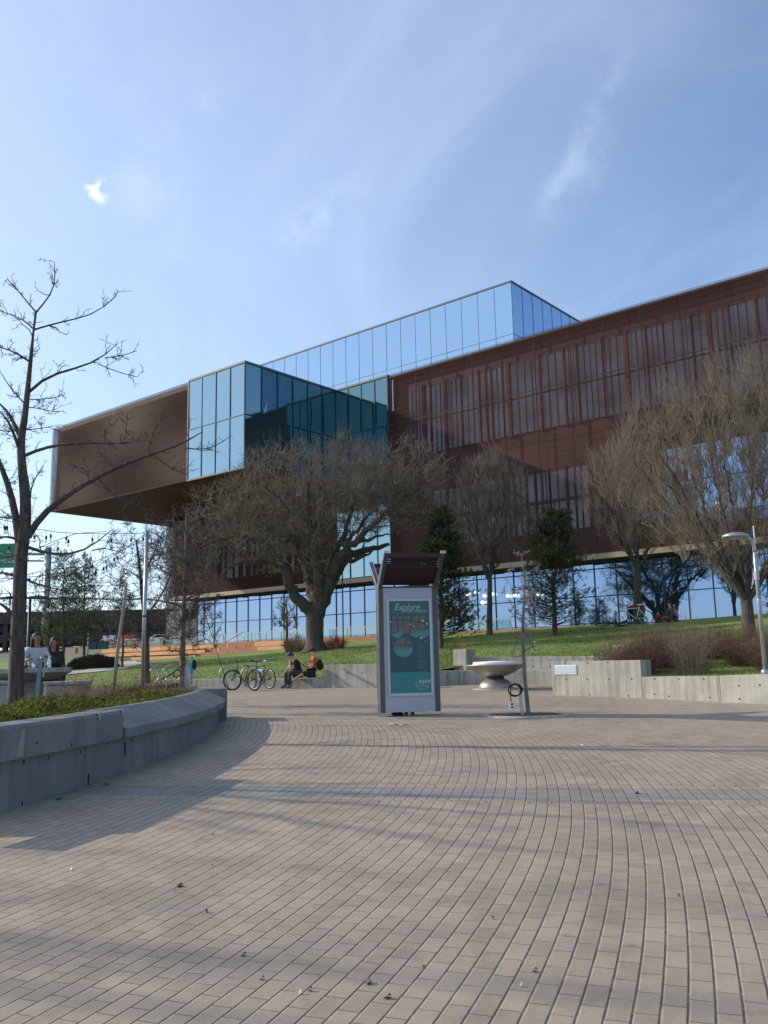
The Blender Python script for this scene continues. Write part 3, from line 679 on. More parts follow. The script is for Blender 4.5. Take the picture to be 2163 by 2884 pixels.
# --- main mesh wing
UO0, UO1 = 26.4, 44.0
mb = MB(); facade_box(mb, U3+.02, 62, V1+.6, V1+24, 16.9, ZT-.25); facade_box(mb, U3+.02, UO0-.05, V1+.6, V1+24, 8.45, 16.88); facade_box(mb, UO1, 62, V1+.6, V1+24, 8.45, 16.88); facade_box(mb, UO0-.04, UO1-.01, V1+4, V1+24, 8.45, 16.88)
mb.build('wall', M_REDP, mu)
sheet('mesh_screen', 'u', U3, 62, V1-.05, 16.9, ZT+.10, M_MESH, UL)
sheet('mesh_screen', 'u', U3, UO0, V1-.05, 8.41, 16.9, M_MESH, UL)
sheet('mesh_screen', 'u', UO1, 62, V1-.05, 8.41, 16.9, M_MESH, UL)
sheet('mesh_screen', 'u', UO0, UO1, V1-.05, 8.41, 10.3, M_MESHB, UL)
def strips(u, uend, z0, z1):
    zm_ = (z0+z1)/2
    while u < uend:
        k = random.choice((1, 2, 2, 3, 3, 4)); pw2 = random.choice((.36, .45, .52, .6)); w_ = k*pw2
        if u+w_ > uend: break
        mb = MB(); facade_box(mb, u, u+w_, V1+.52, V1+.62, z0, z1); g = mb.build('window', M_GLW, mu)
        mb = MB()
        for q in range(1, k): facade_box(mb, u+q*pw2-.025, u+q*pw2+.025, V1+.46, V1+.515, z0, z1)
        facade_box(mb, u, u+w_, V1+.47, V1+.512, zm_-.04, zm_+.04); mb.build('window_bars', M_MULL, g)
        u += w_; gp_ = random.choice((.10, .14, .18, .30))
        mb = MB(); facade_box(mb, u+.02, u+gp_-.02, V1+.38, V1+.6, z0-.2, z1+.2); mb.build('fin', M_FIN, mu); u += gp_
strips(U3+1.7, 54, 17.9, 23.35)
strips(U3+4.0, UO0-2.2, 10.35, 14.7)
mb = MB(); facade_box(mb, U3, 62, V1-.02, V1+.05, 20.72, 20.80); facade_box(mb, U3, UO0, V1-.02, V1+.05, 12.5, 12.57)
u = U3
while u < 62: facade_box(mb, u, u+.05, V1+.1, V1+.2, 8.5, ZT) if (u < UO0 or u > UO1) else facade_box(mb, u, u+.05, V1+.1, V1+.2, 16.9, ZT); u += 2.74
mb.build('screen_frame', M_MULL, mu)
mb = MB(); facade_box(mb, U3, 62, V1-.05, V1+1.0, ZT-.2, ZT-.05); facade_box(mb, U3-.1, U3, V1-.1, V1+.5, 8.4, ZT+.1); mb.build('screen_edge', M_DBROWN, mu)
# recess with balcony
curtain('glass_wall', 'u', list(np.arange(UO0+.2, UO1, 2.2)), V1+3.6, [9.6, 13.2, 15.6], M_GLG, label='recessed balcony glazing')
mb = MB(); facade_box(mb, UO0, UO1, V1, V1+4.2, 9.35, 9.55); facade_box(mb, UO0, UO1, V1+3.9, V1+3.98, 9.6, 16.9); facade_box(mb, UO0, UO1, V1+.2, V1+4.2, 16.75, 16.95); mb.build('balcony_recess', M_DBROWN, mu)
mb = MB(); facade_box(mb, UO0, UO1, V1+.15, V1+.17, 10.3, 10.75); mb.build('balcony_glass', M_RAILG, mu)
# fascia, soffit, ground floor
mb = MB(); facade_box(mb, -23.9, 62, V1-.10, V1+.2, 8.04, 8.405); mb.build('fascia', M_FASC, mu)
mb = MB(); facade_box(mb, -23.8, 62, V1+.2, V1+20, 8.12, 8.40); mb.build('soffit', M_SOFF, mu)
VG = V1+1.6
ua, ub = onplane(575, 1745, VG)[0], onplane(800, 1720, VG)[0]; pw_ = (ub-ua)/7
ue = [onplane(556, 1745, VG)[0]]
e = ua
while e < 60: ue.append(e); e += pw_
zg = 3.40; ztr = onplane(781, 1742, VG)[1]
curtain('glass_wall', 'u', ue, VG, [zg, ztr, 7.55, 8.1], M_GLG, mw=.06, mh=.07, jit=.003)
mb = MB(); facade_box(mb, ue[0]+.05, 60, VG+.4, VG+14, 3.35, 8.1); mb.build('interior_core', M_DBROWN, mu)
curtain('glass_wall', 'v', list(np.linspace(VG, VG+9, 6)), ue[0], [zg, ztr, 8.1], M_GLG)
# --- roof box
VR = V1+5.5
uR, zR = onplane(1439, 794.4, VR)
mull = [onplane(x, 1000, VR)[0] for x in (1093, 1136, 1178, 1222, 1266, 1310, 1358, 1404)]
pwR = (mull[-1]-mull[0])/7; eR = [uR-pwR*k for k in range(24)][::-1]
zrb = onplane(1445.6, 957.6, VR)[1]+.7
curtain('glass_wall', 'u', eR, VR, [ZT-1.5, zrb-.15, zR], M_GLR, mw=.035, mh=.03, proud=.015, jit=.003, mm_=M_JOINT)
curtain('glass_wall', 'v', [VR+pwR*k for k in range(10)], uR, [ZT-1.5, zrb-.15, zR], M_GLR, mw=.035, mh=.03, proud=.015, jit=.003, mm_=M_JOINT)
mb = MB(); facade_box(mb, eR[0], uR-.1, VR+.1, VR+pwR*9, ZT-1.5, zR-.02); mb.build('roof_box_core', M_DBROWN, mu)
mb = MB(); facade_box(mb, eR[0]-.05, uR+.06, VR-.07, VR+pwR*9, zR, zR+.14); mb.build('parapet_cap', M_CAP, mu)

# deck, bleachers, stairs (timber terrace in front of the glass)
dk = thing('timber_terrace', 'cedar terrace with stair and bench tiers in front of the ground floor glass', 'terrace', Q(-5, 4, 2.2), world=True)
VD = 4.3
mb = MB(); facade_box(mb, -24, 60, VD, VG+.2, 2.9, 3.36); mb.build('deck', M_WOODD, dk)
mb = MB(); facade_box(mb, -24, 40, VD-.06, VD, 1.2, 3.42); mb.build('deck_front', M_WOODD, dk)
def plank(px0, px1, yc0, yc1, v, th, dep, name='bench_tier', ext=0):
    (ua_, za), (ub_, zb_) = onplane(px0, yc0, v), onplane(px1, yc1, v); z = (za+zb_)/2
    mb = MB(); facade_box(mb, ua_-ext, ub_, v, v+dep, z-th/2, z+th/2); o = mb.build(name, M_WOOD, dk, bevel=.01); return ua_, ub_, z
a1 = plank(286.5, 603, 1835, 1820, 3.5, .32, 1.0)
a2 = plank(292, 577, 1846, 1835, 2.7, .30, .9)
a3 = plank(330, 550, 1857, 1850, 1.9, .28, .9)
b1 = plank(715, 799.5, 1814, 1811, 3.5, .36, 1.0)
b2 = plank(725, 799.5, 1827, 1825, 2.7, .26, .9)
b3 = plank(698, 799.5, 1840, 1837, 1.9, .20, .9)
mb = MB(); 
for aa, v_ in ((a1, 3.75), (a2, 2.95), (a3, 2.15)): facade_box(mb, aa[0]-.2, aa[1]-.35, v_, VD, 1.1, aa[2]-.14)
for aa, v_ in ((b1, 3.75), (b2, 2.95), (b3, 2.15)): facade_box(mb, aa[0]+.1, aa[1]-.02, v_, VD, 1.4, aa[2]-.14)
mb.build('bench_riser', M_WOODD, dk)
us0, us1 = a3[1]-.3, b1[1]-.05
mb = MB()
ns = 9
for k_ in range(ns):
    zt_ = 3.36-(k_+.0)*(3.36-1.75)/ns; facade_box(mb, us0, us1-.01*k_, VD-.31*(k_+1)-.05, VD-.31*k_-.05 if k_ else VD-.065, 1.0, zt_-.03)
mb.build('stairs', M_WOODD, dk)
# handrails of the stair
def rail(px_list, v_list, posts, name='stair_handrail'):
    P = [Q(onplane(x, y, v)[0], v, onplane(x, y, v)[1]) for (x, y), v in zip(px_list, v_list)]
    mb = MB(); mb.tube(P, .025, 6)
    for (x, y), v, zb_ in posts:
        u_, z_ = onplane(x, y, v); mb.tube([Q(u_, v, z_), Q(u_, v, zb_)], .022, 6)
    return mb.build(name, M_STEELB, dk, smooth=True)
rail([(616, 1820), (688, 1779)], [1.6, 4.0], [((614, 1820), 1.6, 1.5), ((641, 1805), 2.5, 1.9), ((666, 1792), 3.3, 2.5), ((688, 1779), 4.0, 3.3)])
# glass railing along the deck edge
rl = thing('glass_railing', 'long glass railing with steel top rail along the timber terrace edge', 'railing', Q(-5, VD+.2, 3.36), world=True)
vr_ = VD+.25; ztop = onplane(808, 1776, vr_)[1]
mb = MB(); u_a, u_b = -23.5, onplane(1440, 1750, vr_)[0]
mb.beam(Q(u_a, vr_, ztop), Q(u_b, vr_, ztop), .05, .05); mb.build('top_rail', M_STEELB, rl)
u = u_a; mb = MB()
while u <= u_b: mb = MB(); mb.beam(Q(u, vr_, 3.3), Q(u, vr_, ztop), .04, .05, 0, BU); mb.build('post', M_STEELB, rl); u += 1.75
mb = MB(); facade_box(mb, u_a, u_b, vr_+.03, vr_+.045, 3.5, ztop-.08); mb.build('glass_panel', M_RAILG, rl)

# lit pendants and line drawing artwork inside the lobby (seen on the glass)
M_LAMP, t_, b_ = newmat('lamp_glow'); b_.inputs['Emission Color'].default_value = (1, .9, .7, 1); b_.inputs['Emission Strength'].default_value = 3; MATS['lamp_glow'] = M_LAMP
for px, py in ((1313, 1674), (1335, 1669), (1364, 1678), (1386, 1673), (1430, 1678), (1451, 1677), (1359, 1697), (1517, 1673)):
    u_, z_ = onplane(px, py, VG-.25); p = Q(u_, VG-.25, z_); t = thing('pendant_lamp', 'small round globe lamp glowing at the lobby glass, one of a loose row', 'lamp', p, group='round globe lamps in the lobby')
    mb = MB(); mb.sphere((0, 0, 0), .13, 12, 8); mb.build('globe', M_LAMP, t, smooth=True)
    mb = MB(); mb.tube([(0, 0, .12), (0, 0, 8.05-z_)], .008, 4); mb.build('cord', M_DARKM, t)

# ================================================================ LEFT BACKGROUND
p = AT(514, 1820, 96)
cb_ = thing('concrete_building', 'pale concrete tower block at the left end of the glass lobby', 'building', p)
w_ = 3.6; h_ = (1820-1698)/2486*96
mb = MB(); mb.box((0, 2, h_/2-.5), (w_, 4, h_+1)); mb.build('wall', M_TAN, cb_)
for dx_ in (.4, 1.1):
    mb = MB(); mb.box((dx_, -.02, h_-1.3), (.5, .06, 1.0)); mb.build('louvre', M_DBROWN, cb_)
mb = MB(); mb.box((.55, -.02, h_-3.9), (.35, .06, .5)); mb.build('window', M_MULL, cb_)
M_PARK = mat('parkade_brown', (.06, .05, .048), .9, var=.2, vscale=.3)
p = AT(200, 1815, 138)
pk = thing('parkade', 'long dark brown parking structure across the road beyond the pine trees', 'building', p)
Lk = 50; hk = (1815-1722)/2486*138
mb = MB(); mb.box((-5, 6, hk-.9), (Lk, 12, 1.8)); mb.box((-5, 6, hk-3.9), (Lk, 11.6, 1.0)); mb.box((-5, 12, hk/2), (Lk, .6, hk)); mb.build('slab', M_PARK, pk)
for k_ in range(9): mb = MB(); mb.box((-5-Lk/2+k_*6.2+1, .6, hk/2-.5), (.7, .7, hk+.5)); mb.build('column', M_DBROWN, pk)
mb = MB(); mb.box((-5, 2.0, hk-2.4), (Lk-.4, .2, 1.2)); mb.build('inner_rail', M_MULL, pk)

def car(px, py, d, paint, label, rz=0, cat='car'):
    p = AT(px, py, d); t = thing('parked_car', label, cat, p, rz, 'vehicles parked before the parkade')
    prof = [(-2.2, .35), (-2.25, .8), (-1.95, 1.0), (-1.35, 1.05), (-.75, 1.48), (.9, 1.5), (1.6, 1.1), (2.15, .95), (2.25, .5), (2.15, .3)]
    mb = MB(); mb.extrude(prof, (0, -.88, 0), (1, 0, 0), (0, 0, 1), (0, 1.76, 0)); mb.build('body', paint, t, bevel=.06)
    mb = MB(); mb.extrude([(-1.2, 1.07), (-.72, 1.42), (.86, 1.44), (1.42, 1.1)], (0, -.9, 0), (1, 0, 0), (0, 0, 1), (0, 1.8, 0)); mb.build('windows', M_MULL, t)
    for sy in (-.6, .6): mb = MB(); mb.box((-2.24, sy, .78), (.06, .3, .14)); mb.build('tail_light', M_REDH, t)
    for sx in (-1.4, 1.4):
        for sy in (-.8, .8):
            mb = MB(); mb.torus((sx, sy, .32), .24, .09, (1, 0, 0), (0, 0, 1), 16, 6); mb.lathe([(.2, -.05), (.2, .05)], (0, 0, 0), 12)
            i_ = len(mb.v)-24
            for q_ in range(i_, len(mb.v)): vv = mb.v[q_]; mb.v[q_] = (sx+vv[0], sy+vv[2], .32+vv[1])
            mb.build('wheel', M_BLACK, t)
    return t
M_CRED = mat('car_red', (.42, .015, .02), .3); M_CSIL = mat('car_silver', (.55, .57, .6), .3, .3); M_CWHT = mat('car_white', (.75, .76, .77), .35)
car(362, 1821, 118, M_CRED, 'dark red car parked before the parkade, seen between two bare trunks', R(88))
car(312, 1822, 118, M_CSIL, 'silver car parked just left of the dark red one', R(95))
car(452, 1820, 116, M_CWHT, 'white vehicle parked beside the pale concrete tower', R(20))
p = AT(262, 1829, 80)
for k_, (nm, mm, dx_, lab) in enumerate((('dumpster', mat('bin_blue', (.02, .06, .14), .6), 0, 'dark blue waste container beyond the pine trees'), ('dumpster', mat('bin_teal', (.01, .10, .10), .6), .9, 'teal green waste container right of the dark blue one'))):
    t = thing(nm, lab, 'waste container', (p[0]+dx_, p[1], p[2])); mb = MB()
    mb.hexa([(-.38, -.35, 0), (.38, -.35, 0), (.38, .35, 0), (-.38, .35, 0), (-.44, -.42, .62), (.44, -.42, .62), (.44, .42, .62), (-.44, .42, .62)]); mb.build('container', mm, t)
    mb = MB(); mb.box((0, 0, .66), (.92, .88, .06)); mb.build('lid', M_BLACK, t)
p = AT(215, 1840, 60); t = thing('litter_barrel', 'small yellow barrel standing on the grass beyond the pines', 'barrel', p)
mb = MB(); mb.lathe([(.09, 0), (.11, .05), (.11, .33), (.09, .36)], (0, 0, 0), 12); mb.build('barrel', mat('barrel_yellow', (.32, .2, .02), .6), t)
mb = MB(); mb.lathe([(.1, .36), (.03, .40)], (0, 0, 0), 12); mb.build('lid', M_BLACK, t)

# highway sign on a gantry
p = AT(124, 1830, 64)
gs = thing('highway_sign', 'green road sign on a thick steel gantry column left of the pines', 'sign', p)
hh = (1830-1543)/2486*64
mb = MB(); mb.tube([(0, 0, -1), (0, 0, hh)], .235, 20); mb.build('column', M_STEEL, gs, smooth=True)
ya = hh-(1562-1543)/2486*64
mb = MB(); mb.tube([(0, 0, ya), (-5, -.0, ya+.15)], .10, 10); mb.tube([(0, 0, ya-.5), (-5, 0, ya-.35)], .06, 8); mb.build('mast_arm', M_STEEL, gs, smooth=True)
sc_ = 64/2486
sx0, sx1 = (-60-124)*sc_, (46-124)*sc_; sz0, sz1 = (1830-1600)*sc_, (1830-1530)*sc_
mb = MB(); mb.box(((sx0+sx1)/2, -.25, (sz0+sz1)/2), (sx1-sx0, .05, sz1-sz0)); sg_ = mb.build('sign_panel', M_GREEN, gs, bevel=.02)
mb = MB()
for a, b, c_, d_ in ((sx0, sx1, sz0+.02, sz0+.05), (sx0, sx1, sz1-.05, sz1-.02)): mb.box(((a+b)/2, -.285, (c_+d_)/2), (b-a-.06, .012, .03))
mb.box((sx1-.03, -.285, (sz0+sz1)/2), (.03, .012, sz1-sz0-.04)); mb.build('sign_border', M_WHITE, sg_)
def text(s, size, material, parent, loc, rot=(R(90), 0, 0), shear=0, name='lettering', ext=.002, align='LEFT', offset=0, sp=1.0, sxx=1.0):
    cu = bpy.data.curves.new(name, 'FONT'); cu.body = s; cu.size = size; cu.extrude = ext; cu.shear = shear; cu.align_x = align; cu.offset = offset; cu.space_character = sp
    tmp = bpy.data.objects.new(name, cu); col.objects.link(tmp); dg = bpy.context.evaluated_depsgraph_get(); dg.update()
    me = bpy.data.meshes.new_from_object(tmp.evaluated_get(dg)); bpy.data.objects.remove(tmp)
    me.materials.clear(); me.materials.append(material); o = bpy.data.objects.new(name, me); col.objects.link(o)
    o.parent = parent; o.location = loc; o.rotation_euler = rot; o.scale = (sxx, 1, 1); return o
text('1st AVENUE', .34, M_WHITE, sg_, (sx1-2.05, -.29, (1830-1585)*sc_), shear=0)
text('CITY', .40, M_WHITE, sg_, (sx1-2.0, -.29, (1830-1566)*sc_))

def lamp_pole(px, py, top, d, r_, label, arm=None, m=M_DARKM, name='lamp_post'):
    p = AT(px, py, d); h_ = (py-top)/2486*d*1.0; t = thing(name, label, 'lamp post', p)
    mb = MB(); mb.tube([(0, 0, -.5), (0, 0, h_)], [r_, r_*.8], 10); mb.build('pole', m, t, smooth=True)
    if arm:
        mb = MB(); mb.box((arm[0]/2, 0, h_-.03), (abs(arm[0]), .12, .05)); mb.box((arm[0], 0, h_-.06), (.35, .2, .08)); mb.build('lamp_head', m, t)
    return t
lamp_pole(71, 1990, 1686, 26, .05, 'dark square lamp post with a flat top arm behind the bare tree', (.36, 0))
lamp_pole(27, 1990, 1590, 30, .022, 'thin steel pole under the green road sign', None, M_STEEL, 'thin_pole')
lamp_pole(247, 1850, 1765, 60, .05, 'far thin lamp post among the pine trunks', (.5, 0), M_STEEL)

# ================================================================ TREES
def wander(p0, p1, n, amp):
    t = np.linspace(0, 1, n)[:, None]; P = p0*(1-t)+p1*t; L_ = np.linalg.norm(p1-p0)
    off = np.cumsum(rng.normal(0, 1, (n, 3)), 0); off -= off[0]+(off[-1]-off[0])*t
    return P+off*amp*L_/math.sqrt(n)
def smooth_path(P, n):
    P = np.array(P, float); d = np.r_[0, np.cumsum(np.linalg.norm(np.diff(P, axis=0), axis=1))]; t = np.linspace(0, d[-1], n)
    Qp = np.stack([np.interp(t, d, P[:, i]) for i in range(3)], 1)
    for _ in range(2): Qp[1:-1] = (Qp[:-2]+2*Qp[1:-1]+Qp[2:])/4
    return Qp
class Tree:
    """nodes grow towards scattered targets: every target joins the nearest suitable node"""
    def __init__(s, root): s.root = np.array(root, float); s.limbs = []; s.branches = []; s.twigs = []; s.nodes = []; s.nr = []
    def limb(s, P, r0, r1, n=None, wob=0):
        P = smooth_path(P, n or max(6, int(np.linalg.norm(np.array(P[-1])-np.array(P[0]))/.25)))
        if wob: P[1:-1] += rng.normal(0, wob, (len(P)-2, 3))
        t = np.linspace(0, 1, len(P)); r_ = r0*(1-t)**.85+r1*(1-(1-t)**.85) if r1 < r0 else np.full(len(P), r0)
        s.limbs.append((P, r_)); k = int(len(P)*.12)
        s.nodes.append(P[k:].copy()); s.nr.append(r_[k:].copy()); return P, r_
    def attach(s, targets, rise=.5, amp=.12, npts=5, rad=.35, rmin=.004, kink=.3, droop=0, maxr=.05, minz=None):
        NP = np.concatenate(s.nodes); NR = np.concatenate(s.nr); NP = list([NP]); NR = list([NR])
        allP = np.concatenate(NP); allR = np.concatenate(NR)
        cap = len(allP)+len(targets)*(npts-1); A = np.zeros((cap, 3)); B = np.zeros(cap); c = len(allP); A[:c] = allP; B[:c] = allR
        for T in targets:
            dv = T-A[:c]; d = np.linalg.norm(dv, axis=1)
            cost = d+rise*np.maximum(0, -(dv[:, 2]-.35*d))+.0*B[:c]
            k = int(np.argmin(cost)); p0 = A[k]; d0 = d[k]
            if d0 < .03: continue
            P = wander(p0, T, npts, amp); P[1:-1, 2] += kink*d0*.12
            if droop: P[-1, 2] -= droop*d0
            r0 = min(B[k]*.72, rad*.03*d0+rmin*1.6, maxr); r0 = max(r0, rmin)
            r_ = np.linspace(r0, max(rmin*.75, r0*.4), npts)
            s.branches.append((P, r_)); A[c:c+npts-1] = P[1:]; B[c:c+npts-1] = r_[1:]; c += npts-1
        s.nodes = [A[:c]]; s.nr = [B[:c]]
    def spurs(s, n, length, up=.4, r_=.004, npts=3, minr=0, maxr=1, jitter=.25, outward=0, src=None):
        A = np.concatenate(s.nodes) if src is None else src; B = np.concatenate(s.nr) if src is None else np.full(len(src), .01)
        ok = np.where((B >= minr) & (B <= maxr))[0]; idx = rng.choice(ok, n); P0 = A[idx]
        D = rng.normal(0, 1, (n, 3)); D /= np.linalg.norm(D, axis=1, keepdims=True); D[:, 2] += up
        if outward: c = A.mean(0); o_ = P0-c; o_ /= np.linalg.norm(o_, axis=1, keepdims=True)+1e-6; D += o_*outward
        D /= np.linalg.norm(D, axis=1, keepdims=True); L_ = length*rng.uniform(.35, 1.25, n)
        pts = [P0]
        for k in range(npts-1):
            D = D+rng.normal(0, jitter, (n, 3)); D[:, 2] += up*.12; D /= np.linalg.norm(D, axis=1, keepdims=True); pts.append(pts[-1]+D*(L_/(npts-1))[:, None])
        P = np.stack(pts, 1); rr = np.linspace(1, .45, npts)*r_
        for i in range(n): s.twigs.append((P[i], rr))
        return P.reshape(-1, 3)
    def build(s, name, label, mt, mc, group=None, cat='tree', ts=10, bs=5, scale_tw=3):
        t = thing(name, label, cat, s.root, group=group, world=True)
        V_, Fq = tube_arrays(s.limbs, ts); np_mesh('trunk', V_, Fq, mt, t, smooth=True)
        V_, Fq = tube_arrays(s.branches, bs) if s.branches else (np.zeros((0, 3)), np.zeros((0, 4), int))
        if s.twigs: v2, f2 = tube_arrays(s.twigs, scale_tw); Fq = np.concatenate([Fq, f2+len(V_)]); V_ = np.concatenate([V_, v2])
        if len(V_): np_mesh('crown', V_, Fq, mc, t, smooth=True)
        return t
def pxpath(pts, d, ddep=0, ox=0, oy=0, s=1.0):
    n = len(pts); return [AT(ox+x*s, oy+y*s, d+ddep*(i/(n-1))) for i, (x, y) in enumerate(pts)]

# ---- tall bare tree in the planter on the left
D0 = 15.5
C8 = lambda pts, dd=0, d=D0: pxpath(pts, d, dd, 0, 720, .36166)
C1 = lambda pts, dd=0, d=D0: pxpath(pts, d, dd, 0, 1400, .434)
base = AT(42, 2000, D0)
T = Tree((base[0], base[1], soil_z(base[0], base[1])))
trunk = [AT(41, 2020, D0)]+C1([(102, 1300), (110, 1000), (125, 700), (135, 400), (150, 270), (165, 150)])+C8([(200, 1900), (172, 1650), (160, 1450), (190, 1280), (215, 1050), (240, 800), (262, 570), (280, 440)])
T.limb(trunk, .125, .028, 60)
for k_ in range(len(T.limbs[0][1])):     # keep the lower trunk thick
    h_ = T.limbs[0][0][k_][2]; T.limbs[0][1][k_] = np.interp(h_, [.7, 1.2, 3.9, 5.2, 7.2, 7.6], [.16, .132, .108, .075, .034, .02])
T.nr[0] = T.limbs[0][1][-len(T.nr[0]):]
L8 = [([(280, 440), (200, 350), (140, 270), (100, 220), (60, 185)], .4, .016), ([(282, 440), (340, 360), (400, 320), (435, 240), (435, 160), (422, 50)], -.3, .016),
      ([(268, 575), (380, 545), (460, 510), (550, 500), (640, 490), (740, 460), (830, 410), (900, 320)], -.6, .018),
      ([(228, 1060), (280, 960), (370, 915), (500, 910), (600, 870), (770, 845), (820, 790), (920, 680)], .6, .030),
      ([(815, 797), (900, 785), (960, 780), (1065, 740)], .1, .009), ([(770, 845), (870, 890), (960, 920), (1065, 945)], -.2, .009),
      ([(265, 575), (200, 500), (100, 465), (0, 430)], .5, .017), ([(237, 830), (150, 770), (80, 730), (-60, 700)], -.5, .020),
      ([(190, 1150), (110, 1070), (60, 1000), (0, 900)], .5, .014), ([(175, 1565), (260, 1520), (400, 1475), (600, 1455), (800, 1460), (960, 1470), (1100, 1460), (1150, 1400)], -.9, .032),
      ([(1165, 1540), (1180, 1360), (1250, 1280), (1300, 1250)], -.2, .010), ([(820, 1460), (822, 1390), (840, 1330)], .1, .008), ([(965, 1470), (980, 1380), (995, 1230)], .1, .009),
      ([(160, 1420), (100, 1280), (40, 1170), (-60, 1110)], .4, .045), ([(150, 1500), (110, 1400), (60, 1250), (-40, 1180)], -.5, .035),
      ([(215, 1120), (330, 1120), (430, 1110), (500, 1085)], .3, .009), ([(205, 1180), (300, 1180), (380, 1220), (460, 1215)], -.3, .010),
      ([(160, 1355), (60, 1375), (-40, 1350)], .2, .014), ([(170, 1360), (270, 1350), (345, 1345), (415, 1325)], .2, .010),
      ([(870, 1655), (870, 1600), (780, 1575), (780, 1540)], .1, .009), ([(690, 1760), (690, 1690), (640, 1640), (560, 1640)], .1, .010),
      ([(1180, 1545), (1260, 1600), (1350, 1680), (1460, 1700)], .3, .013), ([(770, 1740), (860, 1850), (930, 1920), (1050, 1950), (1180, 1990)], .3, .014)]
for pts, dd, r_ in L8:
    P = C8(pts, dd)
    if pts[0][0] > 600: P = [q+(0, .0, 0) for q in P]
    T.limb(P, r_, .006)
T.limb(C1([(180, 260), (200, 190), (300, 80), (400, 20)])+C8([(480, 1900), (600, 1800), (740, 1740), (860, 1660), (1000, 1620), (1160, 1540), (1300, 1510), (1400, 1490), (1500, 1420), (1580, 1370)], 0), .062, .008)
T.limb(C8([(1460, 1500), (1560, 1520), (1640, 1510), (1760, 1440), (1800, 1400)], 0), .012, .005)
T.limb(C1([(128, 330), (118, 220), (95, 90)])+C8([(118, 1950), (60, 1770), (0, 1600), (-90, 1450)]), .075, .03)
T.limb(C8([(235, 1960), (225, 1850), (250, 1760), (300, 1700), (330, 1640)], .3), .018, .006)
T.limb(C1([(178, 325), (260, 350), (330, 385), (400, 385), (500, 370), (590, 350), (650, 280), (720, 215)], -.8), .032, .006)
T.limb(C1([(598, 348), (650, 325), (700, 332), (800, 365)], -.2, D0-.6), .012, .005)
T.limb(C1([(165, 530), (240, 575), (320, 580), (420, 612)], .5), .022, .006)
T.limb(C1([(170, 655), (300, 660), (500, 655), (700, 665), (900, 660)], .6), .020, .006)
for pts, r_ in (([(110, 515), (50, 497), (-40, 480)], .03), ([(112, 275), (60, 255), (-30, 262)], .028), ([(112, 372), (50, 388), (-40, 392)], .025), ([(80, 765), (40, 712), (-40, 670)], .04), ([(100, 650), (40, 655), (-30, 655)], .035), ([(95, 130), (40, 135), (-30, 130)], .03), ([(90, 1090-180), (30, 905), (-30, 915)], .012)):
    T.limb(C1(pts, rng.uniform(-.5, .5)), r_, .007)
tg = []
for P, r_ in T.limbs[1:]:
    for _ in range(max(2, int(len(P)*.55))):
        k_ = rng.integers(len(P)//5, len(P)); tg.append(P[k_]+rng.normal(0, 1, 3)*np.array([.16, .16, .16])+np.array([0, 0, .06]))
for _ in range(110):
    k_ = rng.integers(12, 58); P = T.limbs[0][0]; tg.append(P[k_]+rng.normal(0, 1, 3)*np.array([.26, .26, .10])+np.array([0, 0, .08]))
T.attach(tg, .4, .22, 6, .35, .0045, .2, maxr=.012)
for P, r_ in T.limbs[1:]:
    for _ in range(int(len(P)*1.3)):
        k_ = rng.integers(len(P)//6, len(P)-1); dr = P[min(k_+1, len(P)-1)]-P[k_]; dr /= np.linalg.norm(dr)+1e-9; sd_ = rng.normal(0, 1, 3); sd_ -= sd_@dr*dr; sd_ /= np.linalg.norm(sd_)
        e_ = P[k_]+(dr*.7+sd_*.8+np.array([0, 0, .25]))*rng.uniform(.08, .30); T.branches.append((wander(P[k_], e_, 6, .16), np.linspace(.0062, .003, 6))); T.nodes.append(T.branches[-1][0][2:]); T.nr.append(T.branches[-1][1][2:])
tips = T.spurs(3600, .075, .35, .0032, 3, .0, .032, .5)
T.spurs(420, .20, .5, .0042, 4, .03, .12, .4)
T.build('bare_tree', 'tall bare tree with knobbly twigs in the planter at the far left', M_BARK, M_TWIGD, 'bare deciduous trees')

# ---- generic small bare trees
def bare_tree(name, label, trunk_px, d, r0, r1, targets, mt=M_BARK, mc=M_TWIGD, limbs=(), ntw=1500, tl=.12, tr=.004, rise=.6, amp=.14, up=.4, group='bare deciduous trees', rmin=.006, maxr=.05, droop=0, out=0, sp=1, wob=.0, ts=9, rad=.35, flare=True):
    P = [AT(x, y, d) for x, y in trunk_px]; T = Tree(P[0]+np.array([0, 0, .0])); T.limb(P, r0, r1, wob=wob)
    if flare: T.limbs[0][1][:2] *= np.array([1.35, 1.12])
    for pts, dd, ra in limbs: T.limb([AT(x, y, d+dd*i/(len(pts)-1)) for i, (x, y) in enumerate(pts)], ra, ra*.3, wob=wob)
    T.attach(targets, rise, amp, 5, rad, rmin, .3, droop, maxr)
    T.spurs(ntw, tl, up, tr, 3, 0, .03, .3, out)
    return T.build(name, label, mt, mc, group, ts=ts)
def ell(px, py, rx, ry, d, dd, n, pw=.5, zmin=None, noise=None):
    """random points filling an ellipse of the photograph pushed into depth"""
    out_ = []
    while len(out_) < n:
        q = rng.normal(0, 1, 3); q /= np.linalg.norm(q); q *= rng.uniform()**pw
        x, y = px+q[0]*rx, py+q[1]*ry
        if zmin and y > zmin: continue
        out_.append(AT(x, y, d+q[2]*dd))
    return out_
def srt(t, c): return sorted(t, key=lambda p: np.linalg.norm(p-c))
